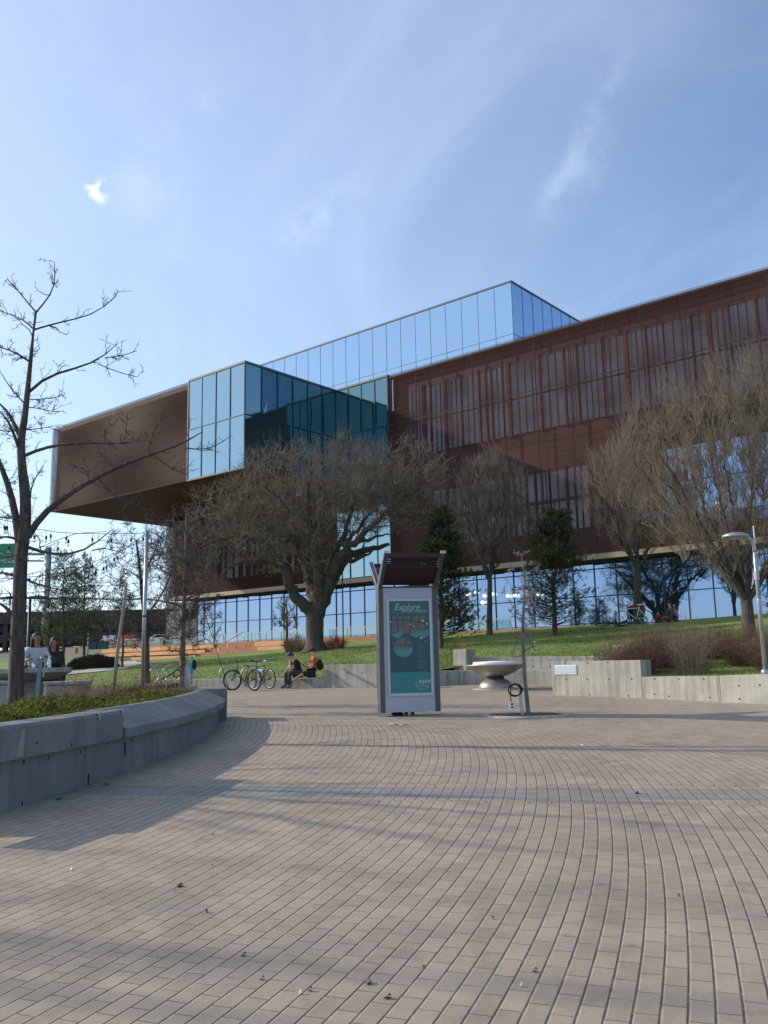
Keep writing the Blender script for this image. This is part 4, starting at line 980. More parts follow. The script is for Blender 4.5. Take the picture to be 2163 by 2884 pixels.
# the two slim trees behind the planter by the steel pole
tr = AT(412, 1900, 24); tgs = ell(390, 1590, 120, 160, 24, 1.1, 330)+ell(390, 1755, 125, 80, 24, .9, 200)
bare_tree('bare_tree', 'slim dark bare tree just behind the steel light pole', [(412, 1925), (414, 1830), (412, 1760), (400, 1690), (396, 1620), (390, 1570), (383, 1520)], 24, .085, .02, srt(tgs, tr), ntw=3600, tl=.20, tr=.0048,
          limbs=[([(412, 1735), (440, 1700), (458, 1670), (478, 1640), (490, 1590)], .5, .035), ([(405, 1620), (425, 1580), (440, 1540), (458, 1500)], -.4, .03), ([(396, 1630), (360, 1605), (345, 1600)], .3, .02),
                 ([(400, 1685), (340, 1690), (300, 1700)], .3, .02), ([(410, 1780), (385, 1750), (350, 1735)], -.3, .02)])
tr = AT(515, 1900, 21); tgs = ell(520, 1580, 145, 170, 21, 1.0, 420)+ell(530, 1750, 110, 110, 21, .8, 200)
bare_tree('bare_tree', 'straight grey bare tree with crooked side twigs left of the bicycles', [(514, 1940), (514, 1860), (515, 1780), (518, 1700), (522, 1620), (522, 1560), (524, 1500), (525, 1440)], 21, .075, .02, srt(tgs, tr), M_BARKG, M_TWIGD, ntw=5200, tl=.17, tr=.0045,
          limbs=[([(517, 1710), (470, 1690), (410, 1685), (330, 1690), (290, 1695)], .2, .025), ([(515, 1775), (485, 1770), (470, 1750)], .1, .028), ([(520, 1690), (545, 1675), (590, 1668), (640, 1660)], -.3, .02), ([(518, 1660), (480, 1620), (430, 1590)], .3, .02), ([(522, 1625), (560, 1610), (600, 1650), (640, 1660)], .2, .018)])
# small upright tree by the right-hand bench tiers
tr = AT(808, 1820, 52); tgs = ell(805, 1740, 42, 70, 52, .9, 130, zmin=1770)
bare_tree('bare_tree', 'small upright bare tree beside the right hand cedar bench tiers', [(808, 1838), (808, 1780), (808, 1750), (807, 1700)], 51, .10, .03, srt(tgs, tr), ntw=900, tl=.3, tr=.008, rmin=.014, up=1.0, rise=1.0, maxr=.05)
# big willow-like tree in front of the building
DW = 46.5
W1 = lambda pts: [(560+x*.446, 1180+y*.446) for x, y in pts]
P0 = on_lawn(890, 1826, 40)
T = Tree(P0)
T.limb([AT(*q, DW) for q in W1([(735, 1470), (732, 1380), (728, 1290), (740, 1200), (745, 1120), (735, 1040)])], .62, .34, 14)
T.limbs[0][1][:] = np.interp(np.linspace(0, 1, 14), [0, .06, .16, .45, .7, 1], [.74, .56, .45, .46, .44, .26])
T.nr[0][:] = .2
WL = [([(735, 1290), (700, 1190), (640, 1160), (585, 1090), (560, 1000), (520, 920), (480, 850), (380, 750), (260, 740)], -1.5, .36), ([(745, 1240), (780, 1150), (830, 1040), (880, 940), (950, 860), (1050, 830), (1200, 790)], 1.5, .42),
      ([(740, 1260), (720, 1100), (690, 980), (650, 860), (560, 760), (500, 640)], 2, .36), ([(750, 1230), (790, 1100), (850, 960), (900, 820), (1000, 780), (1080, 690), (1190, 600)], -1.5, .34),
      ([(745, 1230), (760, 1050), (750, 900), (700, 740), (680, 560), (690, 400)], -2, .36), ([(750, 1180), (800, 1000), (860, 850), (930, 700), (960, 560), (1000, 380)], 2.2, .24),
      ([(900, 800), (1000, 720), (1060, 600), (1150, 570)], 0, .13), ([(540, 960), (440, 900), (300, 895), (200, 930), (130, 1000)], -1, .12), ([(560, 770), (440, 700), (300, 600), (160, 560)], 2, .13),
      ([(900, 910), (1000, 890), (1100, 830)], .5, .15), ([(640, 870), (600, 700), (560, 560), (420, 430)], -2, .14), ([(1080, 690), (1200, 560), (1330, 470), (1480, 400)], 1, .12), ([(1190, 600), (1350, 620), (1500, 600), (1650, 560)], -1, .10),
      ([(960, 560), (1080, 420), (1180, 300), (1300, 200)], 1.5, .10), ([(380, 750), (250, 640), (90, 600), (-60, 640)], 1, .10), ([(260, 740), (120, 760), (0, 800), (-120, 880)], -1, .09), ([(1000, 780), (1120, 740), (1220, 730)], -.5, .11)]
for pts, dd, r_ in WL:
    P = [AT(*q, DW+dd*(i/(len(pts)-1))**1.2*1.5) for i, q in enumerate(W1(pts))]; T.limb(P, r_, r_*.22, wob=.05)
def wpts(cx, cy, rx, ry, n, dd=4.0, pw=.45):
    q = W1([(cx, cy)])[0]; return ell(q[0], q[1], rx*.446, ry*.446, DW, dd, n, pw)
tg = wpts(760, 460, 640, 350, 1000, 4.5)+wpts(300, 640, 430, 270, 420, 3.6)+wpts(1200, 430, 500, 310, 560, 3.6)+wpts(640, 800, 330, 200, 200, 3.5)+wpts(-80, 820, 260, 200, 130, 2.5)
T.attach(srt(tg, T.root+np.array([0, 0, 3.])), .35, .22, 6, .36, .014, .35, 0, .07)
tips = T.spurs(10500, .95, .65, .0105, 5, 0, .08, .22, .5)
T.spurs(6500, .42, .7, .0085, 3, 0, 1, .3, .4, src=tips[rng.integers(0, len(tips), 6500)])
T.build('willow_tree', 'huge bare willow with forked trunk and dense twiggy crown before the lobby', M_BARK, M_TWIG, 'bare deciduous trees', ts=14)

# vase-shaped elms on the lawn
def elm(label, px, pyb, d, topy, rx, n, ntw, r0, forky, lean=0, tl=.55, tr=.008, dd=2.2, tanm=M_TWIGT, zl=0):
    b_ = on_lawn(px, pyb, 30); d = b_[1]; T = Tree(b_)
    hb = pyb-forky
    T.limb([b_-np.array([0, 0, .2]), AT(px+lean*.2, pyb-hb*.5, d), AT(px+lean*.3, forky, d)], r0*1.15, r0*.8, 8); T.limbs[0][1][0] *= 1.4
    H_ = forky-topy
    for k_ in range(11):
        a = rng.uniform(-1, 1) if k_ > 1 else (-.8, .8)[k_]; dp = rng.uniform(-1, 1)*dd*.6; f_ = rng.uniform(.55, .85)
        P = [AT(px+lean*.3, forky+rng.uniform(-.1, .25)*hb*.3, d), AT(px+lean*.5+a*rx*.28, forky-H_*.18, d+dp*.35), AT(px+lean+a*rx*.62, forky-H_*.45, d+dp*.7), AT(px+lean+a*rx*.85, forky-H_*f_, d+dp)]
        T.limb(P, r0*rng.uniform(.3, .5), r0*.08, wob=.03)
    tg = []
    while len(tg) < n:
        q = rng.normal(0, 1, 3); q /= np.linalg.norm(q); q *= rng.uniform()**.4
        yy = topy+H_*.46+q[1]*H_*.47; fr = (yy-topy)/H_
        wmax = rx*np.interp(fr, [0, .15, .5, .8, 1], [.45, .85, 1, .85, .5])
        tg.append(AT(px+lean+q[0]*wmax, yy, d+q[2]*dd))
    T.attach(srt(tg, T.root), 1.4, .09, 6, .30, .009, .2, 0, .045)
    T.spurs(ntw, tl, 1.5, tr, 5, 0, .05, .10, .35)
    return T.build('elm_tree', label, M_BARK, tanm, 'bare deciduous trees', ts=12)
elm('very large bare vase shaped tree with tan twigs above the street lamp', 2110, 1795, 32, 1005, 400, 1250, 10000, .22, 1690, -20, .95, .0085, 3.0)
elm('bare upright tree behind the white bicycle on the lawn', 1795, 1758, 41, 1225, 170, 560, 4400, .19, 1600, 0, .9, .0095, 2.2)
elm('slender bare vase shaped tree between the two dark pines', 1378, 1788, 44, 1275, 130, 420, 3600, .14, 1630, 5, .85, .0095, 1.8, M_TWIG)
# sapling beside the map board, pale lichen twigs, leaning left
tgs = []
for k_ in range(70):
    yy = rng.uniform(1570, 1850); rx = np.interp(yy, [1560, 1640, 1700, 1800, 1850], [35, 60, 50, 38, 55]); tgs.append(AT(1474+rng.uniform(-1, 1)*rx, yy, 18.3+rng.uniform(-.35, .35)))
T = Tree(G(1488, 2018)); T.limb([G(1489, 2019)-np.array([0, 0, .05])]+[AT(x, y, 18.3) for x, y in ((1484, 1965), (1478, 1912), (1475, 1860), (1472, 1796), (1473, 1740), (1475, 1695), (1478, 1650), (1477, 1608), (1472, 1585), (1467, 1559))], .046, .011, 26)
for pts in ([(1476, 1845), (1455, 1852), (1437, 1849)], [(1474, 1803), (1452, 1797), (1438, 1800)], [(1476, 1700), (1492, 1680), (1508, 1672)], [(1478, 1625), (1500, 1605), (1520, 1592)], [(1474, 1740), (1450, 1715)], [(1467, 1562), (1448, 1557)], [(1469, 1567), (1490, 1552)], [(1476, 1660), (1455, 1660), (1444, 1668)], [(1473, 1700), (1500, 1700), (1520, 1690)]):
    T.limb([AT(x, y, 18.3+.1*i) for i, (x, y) in enumerate(pts)], .010, .004)
T.attach(tgs, .2, .2, 5, .3, .0065, .1, 0, .012); T.spurs(900, .09, .4, .0055, 3, 0, .02, .5)
T.build('sapling', 'thin leaning young tree with pale crooked twigs beside the map board', M_BARKG, M_LICH, 'bare deciduous trees')
# bare trees left of the frame whose shadows fall across the plaza
for (x, y, h_, lab) in ((-13.5, 13.3, 7.5, 'bare tree in the planter beyond the left edge, taller of two'), (-23.0, 11.3, 13.5, 'bare tree far beyond the left edge, farther of two')):
    z0 = soil_z(x, y) if x > -15 else .3; T = Tree((x, y, z0)); T.limb([(x, y, z0-.1), (x+.1, y, z0+h_*.3), (x, y+.1, z0+h_*.6), (x+.1, y, z0+h_)], .13, .02)
    for a in np.arange(8)*.785:
        T.limb([(x, y, z0+h_*(.3+.05*a)), (x+math.cos(a)*1.1, y+math.sin(a)*1.1, z0+h_*(.48+.05*a)), (x+math.cos(a)*2.2, y+math.sin(a)*2.2, z0+h_*(.66+.05*a))], .06, .02, wob=.03)
    tg = [np.array([x, y, z0+h_*.66])+q/np.linalg.norm(q)*rng.uniform(.3, 1)*np.array([2.8, 2.8, h_*.34]) for q in rng.normal(0, 1, (260, 3))]
    T.attach(srt(tg, T.root), .5, .12, 6, .5, .012, .3, 0, .04); T.spurs(900, .15, .4, .005, 3, 0, .03, .4)
    T.build('bare_tree', lab, M_BARK, M_TWIGD, 'bare deciduous trees')

# ---- pines
def pine(label, px, pyb, d, topy, rx, nwh, mneedle, dens=1.0, trunk_r=.09, profile=None, nl=.16, needle_w=.028, up=.25, base_clear=.12, lawn=True, sway=0, blen=1.0, name='pine_tree', tuft=10, lowd=1.0):
    b_ = on_lawn(px, pyb, 28) if lawn else AT(px, pyb, d); d = b_[1]; top = AT(px+sway, topy, d); Hh = top[2]-b_[2]; rw = rx/F*d
    t = thing(name, label, 'tree', b_, group='pine trees', world=True)
    Pt = wander(b_-np.array([0, 0, .2]), top, 16, .02); rt_ = np.linspace(trunk_r, .012, 16); V_, Fq = tube_arrays([(Pt, rt_)], 10); np_mesh('trunk', V_, Fq, M_BARK, t, smooth=True)
    br = []; tufts = []
    for k_ in range(nwh):
        f_ = base_clear+(1-base_clear)*(k_/nwh)**.95
        wr = rw*float(np.interp(f_, *profile)) if profile else rw*(1-f_)**.7
        for j_ in range(rng.integers(5, 8)):
            if rng.uniform() < .12: continue
            a = rng.uniform(0, 2*np.pi); ln = wr*rng.uniform(.6, 1.12)*blen+.12
            fz = f_+rng.uniform(-.02, .02); p0 = np.array([np.interp(fz, np.linspace(0, 1, 16), Pt[:, i]) for i in range(3)])
            dr = np.array([math.cos(a), math.sin(a), up*rng.uniform(.3, 1.6)+f_*.5]); p1 = p0+dr*ln
            P = wander(p0, p1, 6, .06); P[:, 2] -= np.array([0, .03, .05, .05, .03, 0])*ln
            br.append((P, np.linspace(.022*(1-f_)+.008, .006, 6)))
            nt_ = max(3, int(ln/.13*dens*(lowd if f_ < .5 else 1)))
            for q in range(nt_):
                s_ = rng.uniform(.30, 1.0)**.7; c_ = P[0]*(1-s_)+P[-1]*s_
                side = rng.normal(0, 1, 3)*np.array([1, 1, .5])*(.10+.17*ln*(s_))
                tufts.append((c_+side, dr/np.linalg.norm(dr)+rng.normal(0, .55, 3)+np.array([0, 0, .5])))
                if rng.uniform() < .3: br.append((wander(c_, c_+side, 6, .05), np.linspace(.007, .004, 6)))
    for _ in range(6): tufts.append((top+rng.normal(0, .06, 3), np.array([0, 0, 1.])))
    V_, Fq = tube_arrays(br, 4); np_mesh('branches', V_, Fq, M_TWIGD, t)
    C_ = np.array([c_ for c_, _ in tufts]); A_ = np.array([a for _, a in tufts]); A_ /= np.linalg.norm(A_, axis=1, keepdims=True)
    K = tuft; C2 = np.repeat(C_, K, 0); A2 = np.repeat(A_, K, 0); Dn = A2+rng.normal(0, .62, C2.shape); Dn /= np.linalg.norm(Dn, axis=1, keepdims=True)
    st = C2+A2*rng.uniform(-.5, .5, (len(C2), 1))*nl*1.0; ln = nl*rng.uniform(.6, 1.15, (len(C2), 1)); sd_ = np.cross(Dn, rng.normal(0, 1, C2.shape)); sd_ /= np.linalg.norm(sd_, axis=1, keepdims=True)+1e-9
    V_ = np.stack([st-sd_*needle_w/2, st+sd_*needle_w/2, st+Dn*ln], 1).reshape(-1, 3)
    np_mesh('crown', V_, np.arange(len(V_)).reshape(-1, 3), mneedle, t); return t
PR1 = ([0, .12, .3, .6, .85, 1], [.9, 1, .95, .62, .28, .04])
pine('olive pine tree with open layered branches, leftmost of the trio', 180, 1886, 34, 1556, 110, 22, M_PINEG, 2.4, .09, PR1, nl=.13, needle_w=.016, tuft=16, base_clear=.2, lawn=True)
pine('blue green pine tree with spiky top in the middle of the trio', 238, 1880, 38, 1562, 82, 20, M_PINEG, 2.0, .08, PR1, nl=.13, needle_w=.017, tuft=16, base_clear=.22, lawn=True)
pine('small sparse pine tree behind the leaning wooden stake', 345, 1880, 44, 1630, 50, 14, M_PINEG, 1.4, .07, PR1, nl=.14, needle_w=.018, tuft=14, base_clear=.42, lawn=True)
PR2 = ([0, .1, .25, .5, .7, .85, 1], [.95, 1, .85, .68, .48, .27, .05])
pine('dark dense pine rising behind the map board canopy', 1240, 1826, 45, 1432, 98, 34, M_PINE, 5.0, .12, PR2, nl=.14, needle_w=.017, tuft=22, lowd=.55)
pine('dark pine with rounded dense top and open lower branches on the lawn', 1562, 1791, 41, 1440, 95, 32, M_PINE, 4.2, .13, ([0, .12, .3, .5, .62, .8, .92, 1], [.9, 1.0, .92, .78, .70, .50, .28, .05]), nl=.14, needle_w=.016, tuft=20, lowd=.30)

# ---- shrubs
def twig_shrub(label, c, rx, ry, h_, n, m, r_=.006, group='bare twig shrubs', lean=.3, name='twig_shrub', sub=3):
    T = Tree(c); tw = []
    for _ in range(n):
        a = rng.uniform(0, 2*np.pi); q = rng.uniform()**.5; b0 = np.array([c[0]+math.cos(a)*q*rx*.6, c[1]+math.sin(a)*q*ry*.6, c[2]-.03])
        tp = np.array([c[0]+math.cos(a)*q*rx*(1+lean*rng.uniform(0, 1)), c[1]+math.sin(a)*q*ry*(1+lean*rng.uniform(0, 1)), c[2]+h_*rng.uniform(.5, 1)*(1.05-.45*q*q)])
        P = wander(b0, tp, 5, .09); tw.append((P, np.linspace(r_, r_*.5, 5)))
        for _ in range(sub):
            k_ = rng.integers(1, 5); e = P[k_]+(rng.normal(0, 1, 3)*np.array([1, 1, .4])+np.array([0, 0, .8]))*h_*.14; tw.append((wander(P[k_], e, 5, .12), np.linspace(r_*.6, r_*.35, 5)))
    t = thing(name, label, 'shrub', c, group=group, world=True); V_, Fq = tube_arrays(tw, 3); np_mesh('stems', V_, Fq, m, t); return t
def bed(px, py, d): p = AT(px, py, d); return np.array([p[0], p[1], tzs(p[0], p[1])])
for px, d, w_, h_, n_, m_, lab in ((1800, 24.6, .75, 1.15, 420, M_TWIGR, 'reddish bare shrub at the left end of the planted bed'), (1880, 25.6, .9, 1.35, 520, M_TWIGR, 'reddish brown shrub second from the left of the planted bed'), (1950, 23.8, .65, 1.55, 190, M_TWIGT, 'tallest straw coloured twiggy shrub in the planted bed'),
                                   (2030, 26.5, 1.0, 1.05, 460, M_TWIGR, 'low reddish shrub behind the straw coloured one'), (2120, 24.4, .9, 1.15, 480, M_TWIGR, 'reddish shrub below the large tree trunk near the street lamp'), (2200, 22.6, .9, 1.2, 380, M_TWIGR, 'reddish shrub cut by the right edge of the view'), (1730, 27.0, .6, .8, 200, M_TWIGR, 'small reddish shrub spilling over the end post of the rear wall')):
    twig_shrub(lab, bed(px, 1880, d), w_, w_*.9, h_, n_, m_, .0055)
for px, py, h_, lab in ((832, 1836, 1.0, 'brown twiggy shrub between the small tree and the willow trunk'), (940, 1828, .7, 'low twiggy growth at the right foot of the willow')):
    twig_shrub(lab, on_lawn(px, py, 40), .7, .6, h_, 220, M_TWIG, .009)
for px, d, w_, h_, lab in ((200, 13.2, .7, .55, 'red stemmed bush in the planter below the concrete table'), (300, 14.8, .7, .5, 'red stemmed bush in the planter below the concrete stool'), (375, 17.6, .8, .5, 'purple brown bush at the foot of the leaning stake'), (450, 18.0, .75, .6, 'red brown bush around the foot of the steel pole'), (240, 16.5, .6, .6, 'sparse rusty bush beside the right hand stool')):
    p = AT(px, 1950, d); twig_shrub(lab, np.array([p[0], p[1], soil_z(p[0], p[1])]), w_, w_*.8, h_, 110, M_TWIGR, .005, 'red stemmed planter bushes', sub=4)

# juniper ground cover in the planter (built spray by spray)
def sprays(n, sampler, h, spread, m, name, label, K=7, w=.016):
    C_, hh = sampler(n); a = rng.uniform(0, 2*np.pi, n); up = rng.uniform(.25, 1.3, n)
    A = np.stack([np.cos(a), np.sin(a), up], -1); A /= np.linalg.norm(A, axis=1, keepdims=True)
    C2 = np.repeat(C_, K, 0); A2 = np.repeat(A, K, 0); f_ = np.tile(np.arange(K)/K, n)[:, None]
    st = C2+A2*f_*spread; Dn = A2*.8+rng.normal(0, .5, C2.shape); Dn /= np.linalg.norm(Dn, axis=1, keepdims=True); sd_ = np.cross(Dn, rng.normal(0, 1, C2.shape)); sd_ /= np.linalg.norm(sd_, axis=1, keepdims=True)+1e-9
    ln = spread*rng.uniform(.25, .55, (len(C2), 1)); V_ = np.stack([st-sd_*w/2, st+sd_*w/2, st+Dn*ln], 1).reshape(-1, 3)
    o = np_mesh(name, V_, np.arange(len(V_)).reshape(-1, 3), m); return tag(o, label, 'ground cover', kind='stuff')
lump = rng.uniform(0, 6.28, (14, 3)); lk_ = rng.normal(0, 2.2, (14, 2))
def lumpf(x, y): return sum(np.sin(lk_[i, 0]*x+lk_[i, 1]*y+lump[i, 0]) for i in range(14))/14**.5
def jun_s(n):
    ph = rng.uniform(ang(8.4), ang(19.4), n*2); rr_ = 24.50-rng.uniform(0, 1, n*2)**1.3*np.interp(PCY+24*np.sin(ph), [4, 9, 14, 17, 20], [3.6, 3.0, 2.1, 1.6, 1.2])
    x = PCX+rr_*np.cos(ph); y = PCY+rr_*np.sin(ph); L_ = lumpf(x, y); ok = np.where(L_ > -1.1)[0][:n]; x, y, L_ = x[ok], y[ok], L_[ok]
    hmax = .15+.10*np.clip(L_, -1, 2); z = soil_z(x, y)+hmax*rng.uniform(0, 1, len(x))**.6; 
    if len(x) < n: x, y, z, hmax = (np.resize(q, n) for q in (x, y, z, hmax))
    return np.stack([x, y, z], -1), hmax
sprays(34000, jun_s, .3, .11, M_JUN, 'juniper', 'spreading yellow green junipers along the curved planter rim')
def hedge_s(n):
    c = on_lawn(262, 1883, 24); q = rng.normal(0, 1, (n, 3)); q /= np.linalg.norm(q, axis=1, keepdims=True); q *= rng.uniform(.5, 1, (n, 1))
    x = c[0]+q[:, 0]*1.35; y = c[1]+q[:, 1]*1.0; return np.stack([x, y, tz(x, y)+np.abs(q[:, 2])*.62*(1+.15*lumpf(x*2, y*2))], -1), None
M_HEDGE = mat('dark_mugo', (.02, .035, .014), .85, var=.4, vscale=3, c2=(.06, .055, .02))
sprays(9000, hedge_s, .3, .16, M_HEDGE, 'low_pine_shrub', 'dark low mounded evergreen shrubs beside the path behind the table', 6, .03)
def mulch_s(n):
    t = rng.uniform(0, 1, n); x = rng.uniform(5.5, 12, n); y = rng.uniform(20, 28, n); z = tz(x, y)+.01; return np.stack([x, y, z], -1), None

# ================================================================ CONCRETE WALLS ROUND THE PLAZA
def wall(name, label, pts, th, m=M_CONC, base_off=(0, 0), holes=(), bev=.012, cat='concrete wall', dz=0):
    """pts: (x, y of the base, y of the top) in photo pixels, left to right; the wall gets its thickness backwards"""
    B = [G(x, yb) for x, yb, yt in pts]; Z = [AT(x, yt, b[1])[2] for (x, yb, yt), b in zip(pts, B)]
    B = [b+np.array([base_off[0], base_off[1], 0]) for b in B]
    if base_off != (0, 0): Z = [AT(x, yt, b[1])[2] for (x, yb, yt), b in zip(pts, B)]
    n = len(B); N2 = []
    for i in range(n):
        d = B[min(i+1, n-1)]-B[max(i-1, 0)]; d[2] = 0; d /= np.linalg.norm(d); N2.append(np.array([-d[1], d[0], 0]))
    c = B[0]; t = thing(name, label, cat, c, world=True); mb = MB()
    i0 = 0
    for b, z, nn in zip(B, Z, N2):
        q = b+nn*th
        for p, zz_ in ((b, b[2]-.3), (b, z), (q, z), (q, b[2]-.3)): mb.v.append((p[0], p[1], zz_))
    mb.n = len(mb.v)
    for i in range(n-1):
        for k in range(4): mb.f.append((i*4+k, i*4+(k+1) % 4, (i+1)*4+(k+1) % 4, (i+1)*4+k)[::-1]); mb.m.append(0)
    mb.f.append((3, 2, 1, 0)[::-1]); mb.f.append((4*n-4, 4*n-3, 4*n-2, 4*n-1)[::-1]); mb.m += [0, 0]
    o = mb.build('wall', m, t, bevel=bev)
    for hx, hy in holes:                 # tie holes: small dark cups in the face
        rr = ray(hx, hy)
        for i in range(n-1):
            a, b_ = B[i], B[i+1]; nn = np.array([-(b_-a)[1], (b_-a)[0], 0]); tt_ = ((a-CAM)@nn)/(rr@nn); p = CAM+rr*tt_; f_ = ((p-a)@(b_-a))/((b_-a)@(b_-a))
            if -.02 <= f_ <= 1.02:
                nn /= np.linalg.norm(nn); h = MB(); h.tube([p-nn*.004, p+nn*.02], .022, 8); h.build('tie_hole', M_BLACK, t); break
    return t, B, Z
wall('seat_wall', 'long low concrete seat wall behind the bicycles where the two people sit', [(470, 1936, 1913), (560, 1936, 1912.5), (620, 1936, 1912), (760, 1936.5, 1912), (914, 1937, 1912)], .5, M_CONC, holes=[(773, 1935), (640, 1930)])
tw_, Bt, Zt = wall('retaining_wall', 'taller grey concrete wall between the seated pair and the map board', [(914, 1937, 1873), (985, 1937.5, 1871), (1060, 1938, 1870), (1125, 1938, 1869)], .5, M_CONC, holes=[(946, 1934), (1020, 1895), (980, 1897)])
for px in (932, 994, 1052):
    p = AT(px, 1871, Bt[1][1]); mb = MB(); mb.box((p[0], p[1]+.1, p[2]+.005), (.16, .3, .04), 0); mb.build('skate_stop', M_STEEL, tw_)
wall('seat_tier', 'lower concrete seating tier behind the steel bowl', [(1125, 1935, 1890), (1241, 1930, 1889.5), (1310, 1928.5, 1888.5), (1400, 1928, 1888), (1480, 1928, 1888), (1600, 1929, 1888)], 1.0, M_CONC, holes=[(1261, 1905), (1307, 1903.5)])
wall('seat_tier', 'upper concrete seating tier with a row of tie holes behind the steel bowl', [(1338, 1928, 1851.5), (1400, 1928, 1850.5), (1500, 1928, 1849), (1640, 1929, 1847.5), (1750, 1930, 1846.5)], .4, M_CONC, (.0, 1.0),
     holes=[(1357, 1862), (1405, 1861), (1502, 1860), (1549, 1859), (1594, 1859), (1637, 1859), (1678, 1859), (1718, 1858), (1503, 1877), (1549.5, 1876.5)])
p = G(1308, 1929)+np.array([.12, .95, 0]); zt_ = AT(1308, 1829, p[1])[2]; t = thing('wall_end_post', 'square concrete post at the left end of the upper seating tier', 'concrete post', p)
mb = MB(); mb.box((0, .1, (zt_-p[2])/2), (.52, .62, zt_-p[2]), R(47)); mb.build('post', M_CONC, t, bevel=.015)
p = AT(1757, 1858, 29.5); t = thing('wall_end_post', 'small concrete post among the reddish shrubs at the right end of the upper tier', 'concrete post', p); mb = MB(); mb.box((0, .2, .05), (.3, .5, .9), R(40)); mb.box((.85, .25, .05), (1.5, .3, .88), R(-14)); mb.build('post', M_CONC, t, bevel=.015)
fw_, Bf, Zf = wall('plaque_wall', 'tall grey concrete wall section carrying a metal plaque', [(1557, 1957.5, 1863), (1680, 1962, 1861), (1811, 1967, 1859)], .45, M_CONC,
     holes=[(1592, 1867), (1655, 1867), (1712, 1866), (1595.5, 1913), (1654, 1913), (1716, 1913), (1779, 1913), (1771, 1960), (1660, 1957)])
wall('low_wall', 'lower concrete wall in front of the reddish shrubs right of the plaque wall', [(1811.5, 1967, 1906), (1920, 1972.5, 1905), (2032, 1978, 1904)], .45, M_CONC, holes=[(1844, 1912), (1912, 1912), (1982, 1912), (1885, 1961), (2000, 1964.5), (1844, 1955)])
wall('low_wall', 'pale concrete wall segment under the street lamp at the right edge', [(2032.5, 1978.5, 1903), (2100, 1981, 1901), (2190, 1984, 1899), (2300, 1988, 1897)], .6, mat_ := concrete_mat('concrete_pale', (.46, .44, .38), .8), holes=[(2081, 1931), (2083, 1969), (2140, 1929)])
# plaque
a_, b_ = Bf[0], Bf[1]; dd_ = (b_-a_); dd_[2] = 0; dd_ /= np.linalg.norm(dd_); nn = np.array([-dd_[1], dd_[0], 0])
def onwall(px, py): rr = ray(px, py); tt_ = ((a_-CAM)@nn)/(rr@nn); return CAM+rr*tt_
c0, c1 = onwall(1564, 1900), onwall(1624, 1873); cc = (c0+c1)/2; wv = abs((c1-c0)@dd_); hv = c1[2]-c0[2]; rz_ = math.atan2(dd_[1], dd_[0])
t = thing('plaque', 'pale rectangular information plaque fixed to the tall concrete wall', 'plaque', cc-nn*.012, rz_)
mb = MB(); mb.box((0, 0, 0), (wv, .02, hv)); mb.build('plate', mat('plaque_metal', (.50, .58, .66), .35, .3), t, bevel=.004)
mb = MB(); mb.box((0, -.012, .01), (wv*.9, .004, hv*.62)); mb.build('panel', mat('plaque_face', (.40, .47, .54), .5, .1), t)
for dx_, mm in ((-.12, M_REDH), (.05, M_MULL)): mb = MB(); mb.box((dx_, -.0125, -hv*.40), (.03, .004, .022)); mb.build('emblem', mm, t)

# ================================================================ STEEL BOWL
p = G(1397, 1941); s_ = p[1]/F
fb = thing('steel_bowl', 'wide satin metal bowl on a domed foot with a white cover', 'fire bowl', p)
mb = MB(); mb.lathe([(64*s_, -.02), (64*s_, .02), (60*s_, .03)], (0, 0, 0), 40); mb.build('base_ring', M_PATH, fb)
mb = MB(); mb.lathe([(47*s_, .0), (47.5*s_, 6*s_), (44*s_, 15*s_), (37*s_, 22*s_), (28*s_, 27*s_), (23*s_, 29*s_)], (0, 0, 0), 40); mb.build('foot', M_STEELB, fb, smooth=True)
mb = MB(); mb.lathe([(23*s_, 29*s_), (24*s_, 31*s_), (24*s_, 34*s_), (22*s_, 35*s_)], (0, 0, 0), 40); mb.build('collar', M_DARKM, fb, smooth=True)
mb = MB(); mb.lathe([(22*s_, 35*s_), (36*s_, 38*s_), (54*s_, 45*s_), (70*s_, 55*s_), (81*s_, 63*s_), (84*s_, 65*s_), (84*s_, 67*s_), (80*s_, 67.5*s_), (60*s_, 66*s_)], (0, 0, 0), 48); mb.build('bowl', M_STEELB, fb, smooth=True)
mb = MB(); mb.lathe([(62*s_, 66*s_), (61*s_, 73*s_), (58*s_, 75*s_), (10*s_, 77*s_), (1e-4, 77*s_)], (0, 0, 0), 40); mb.build('cover', M_WHITE, fb, smooth=True)

# ================================================================ TREE RING, STAKE WITH CABLE
p = G(1483, 2014); t = thing('tree_ring', 'round concrete kerb filled with wood chips around the leaning sapling', 'tree ring', p)
Rr_ = .93
mb = MB(); k_ = 48
mb.lathe([(Rr_-.17, -.05), (Rr_-.17, .022), (Rr_-.15, .028), (Rr_-.02, .028), (Rr_, .0), (Rr_, -.05)], (0, 0, 0), k_); mb.build('kerb', M_CONC, t, smooth=False)
mb = MB(); mb.lathe([(Rr_-.16, .008), (.4, .03), (1e-4, .04)], (0, 0, 0), k_); mb.build('mulch', M_SOIL, t, smooth=True)
p = G(1472.5, 2018); t = thing('outlet_stake', 'leaning galvanised stake with coiled black cable and white outlet box', 'outlet stake', p)
tp = AT(1462.5, 1933, 18.25)-p
mb = MB(); mb.beam((0, 0, -.02), tuple(tp), .065, .05); mb.build('stake', M_STEEL, t, bevel=.004)
mb = MB()
for k_ in range(3): 
    a0 = k_*2.1; cx_ = AT(1449+k_, 1945-k_*1.5, 18.2)-p; Pp = [cx_+np.array([math.cos(a)*(.125+.008*k_), -.03-.012*k_, math.sin(a)*(.115)]) for a in np.linspace(a0, a0+2*math.pi, 40)]; mb.tube(Pp, .011, 6)
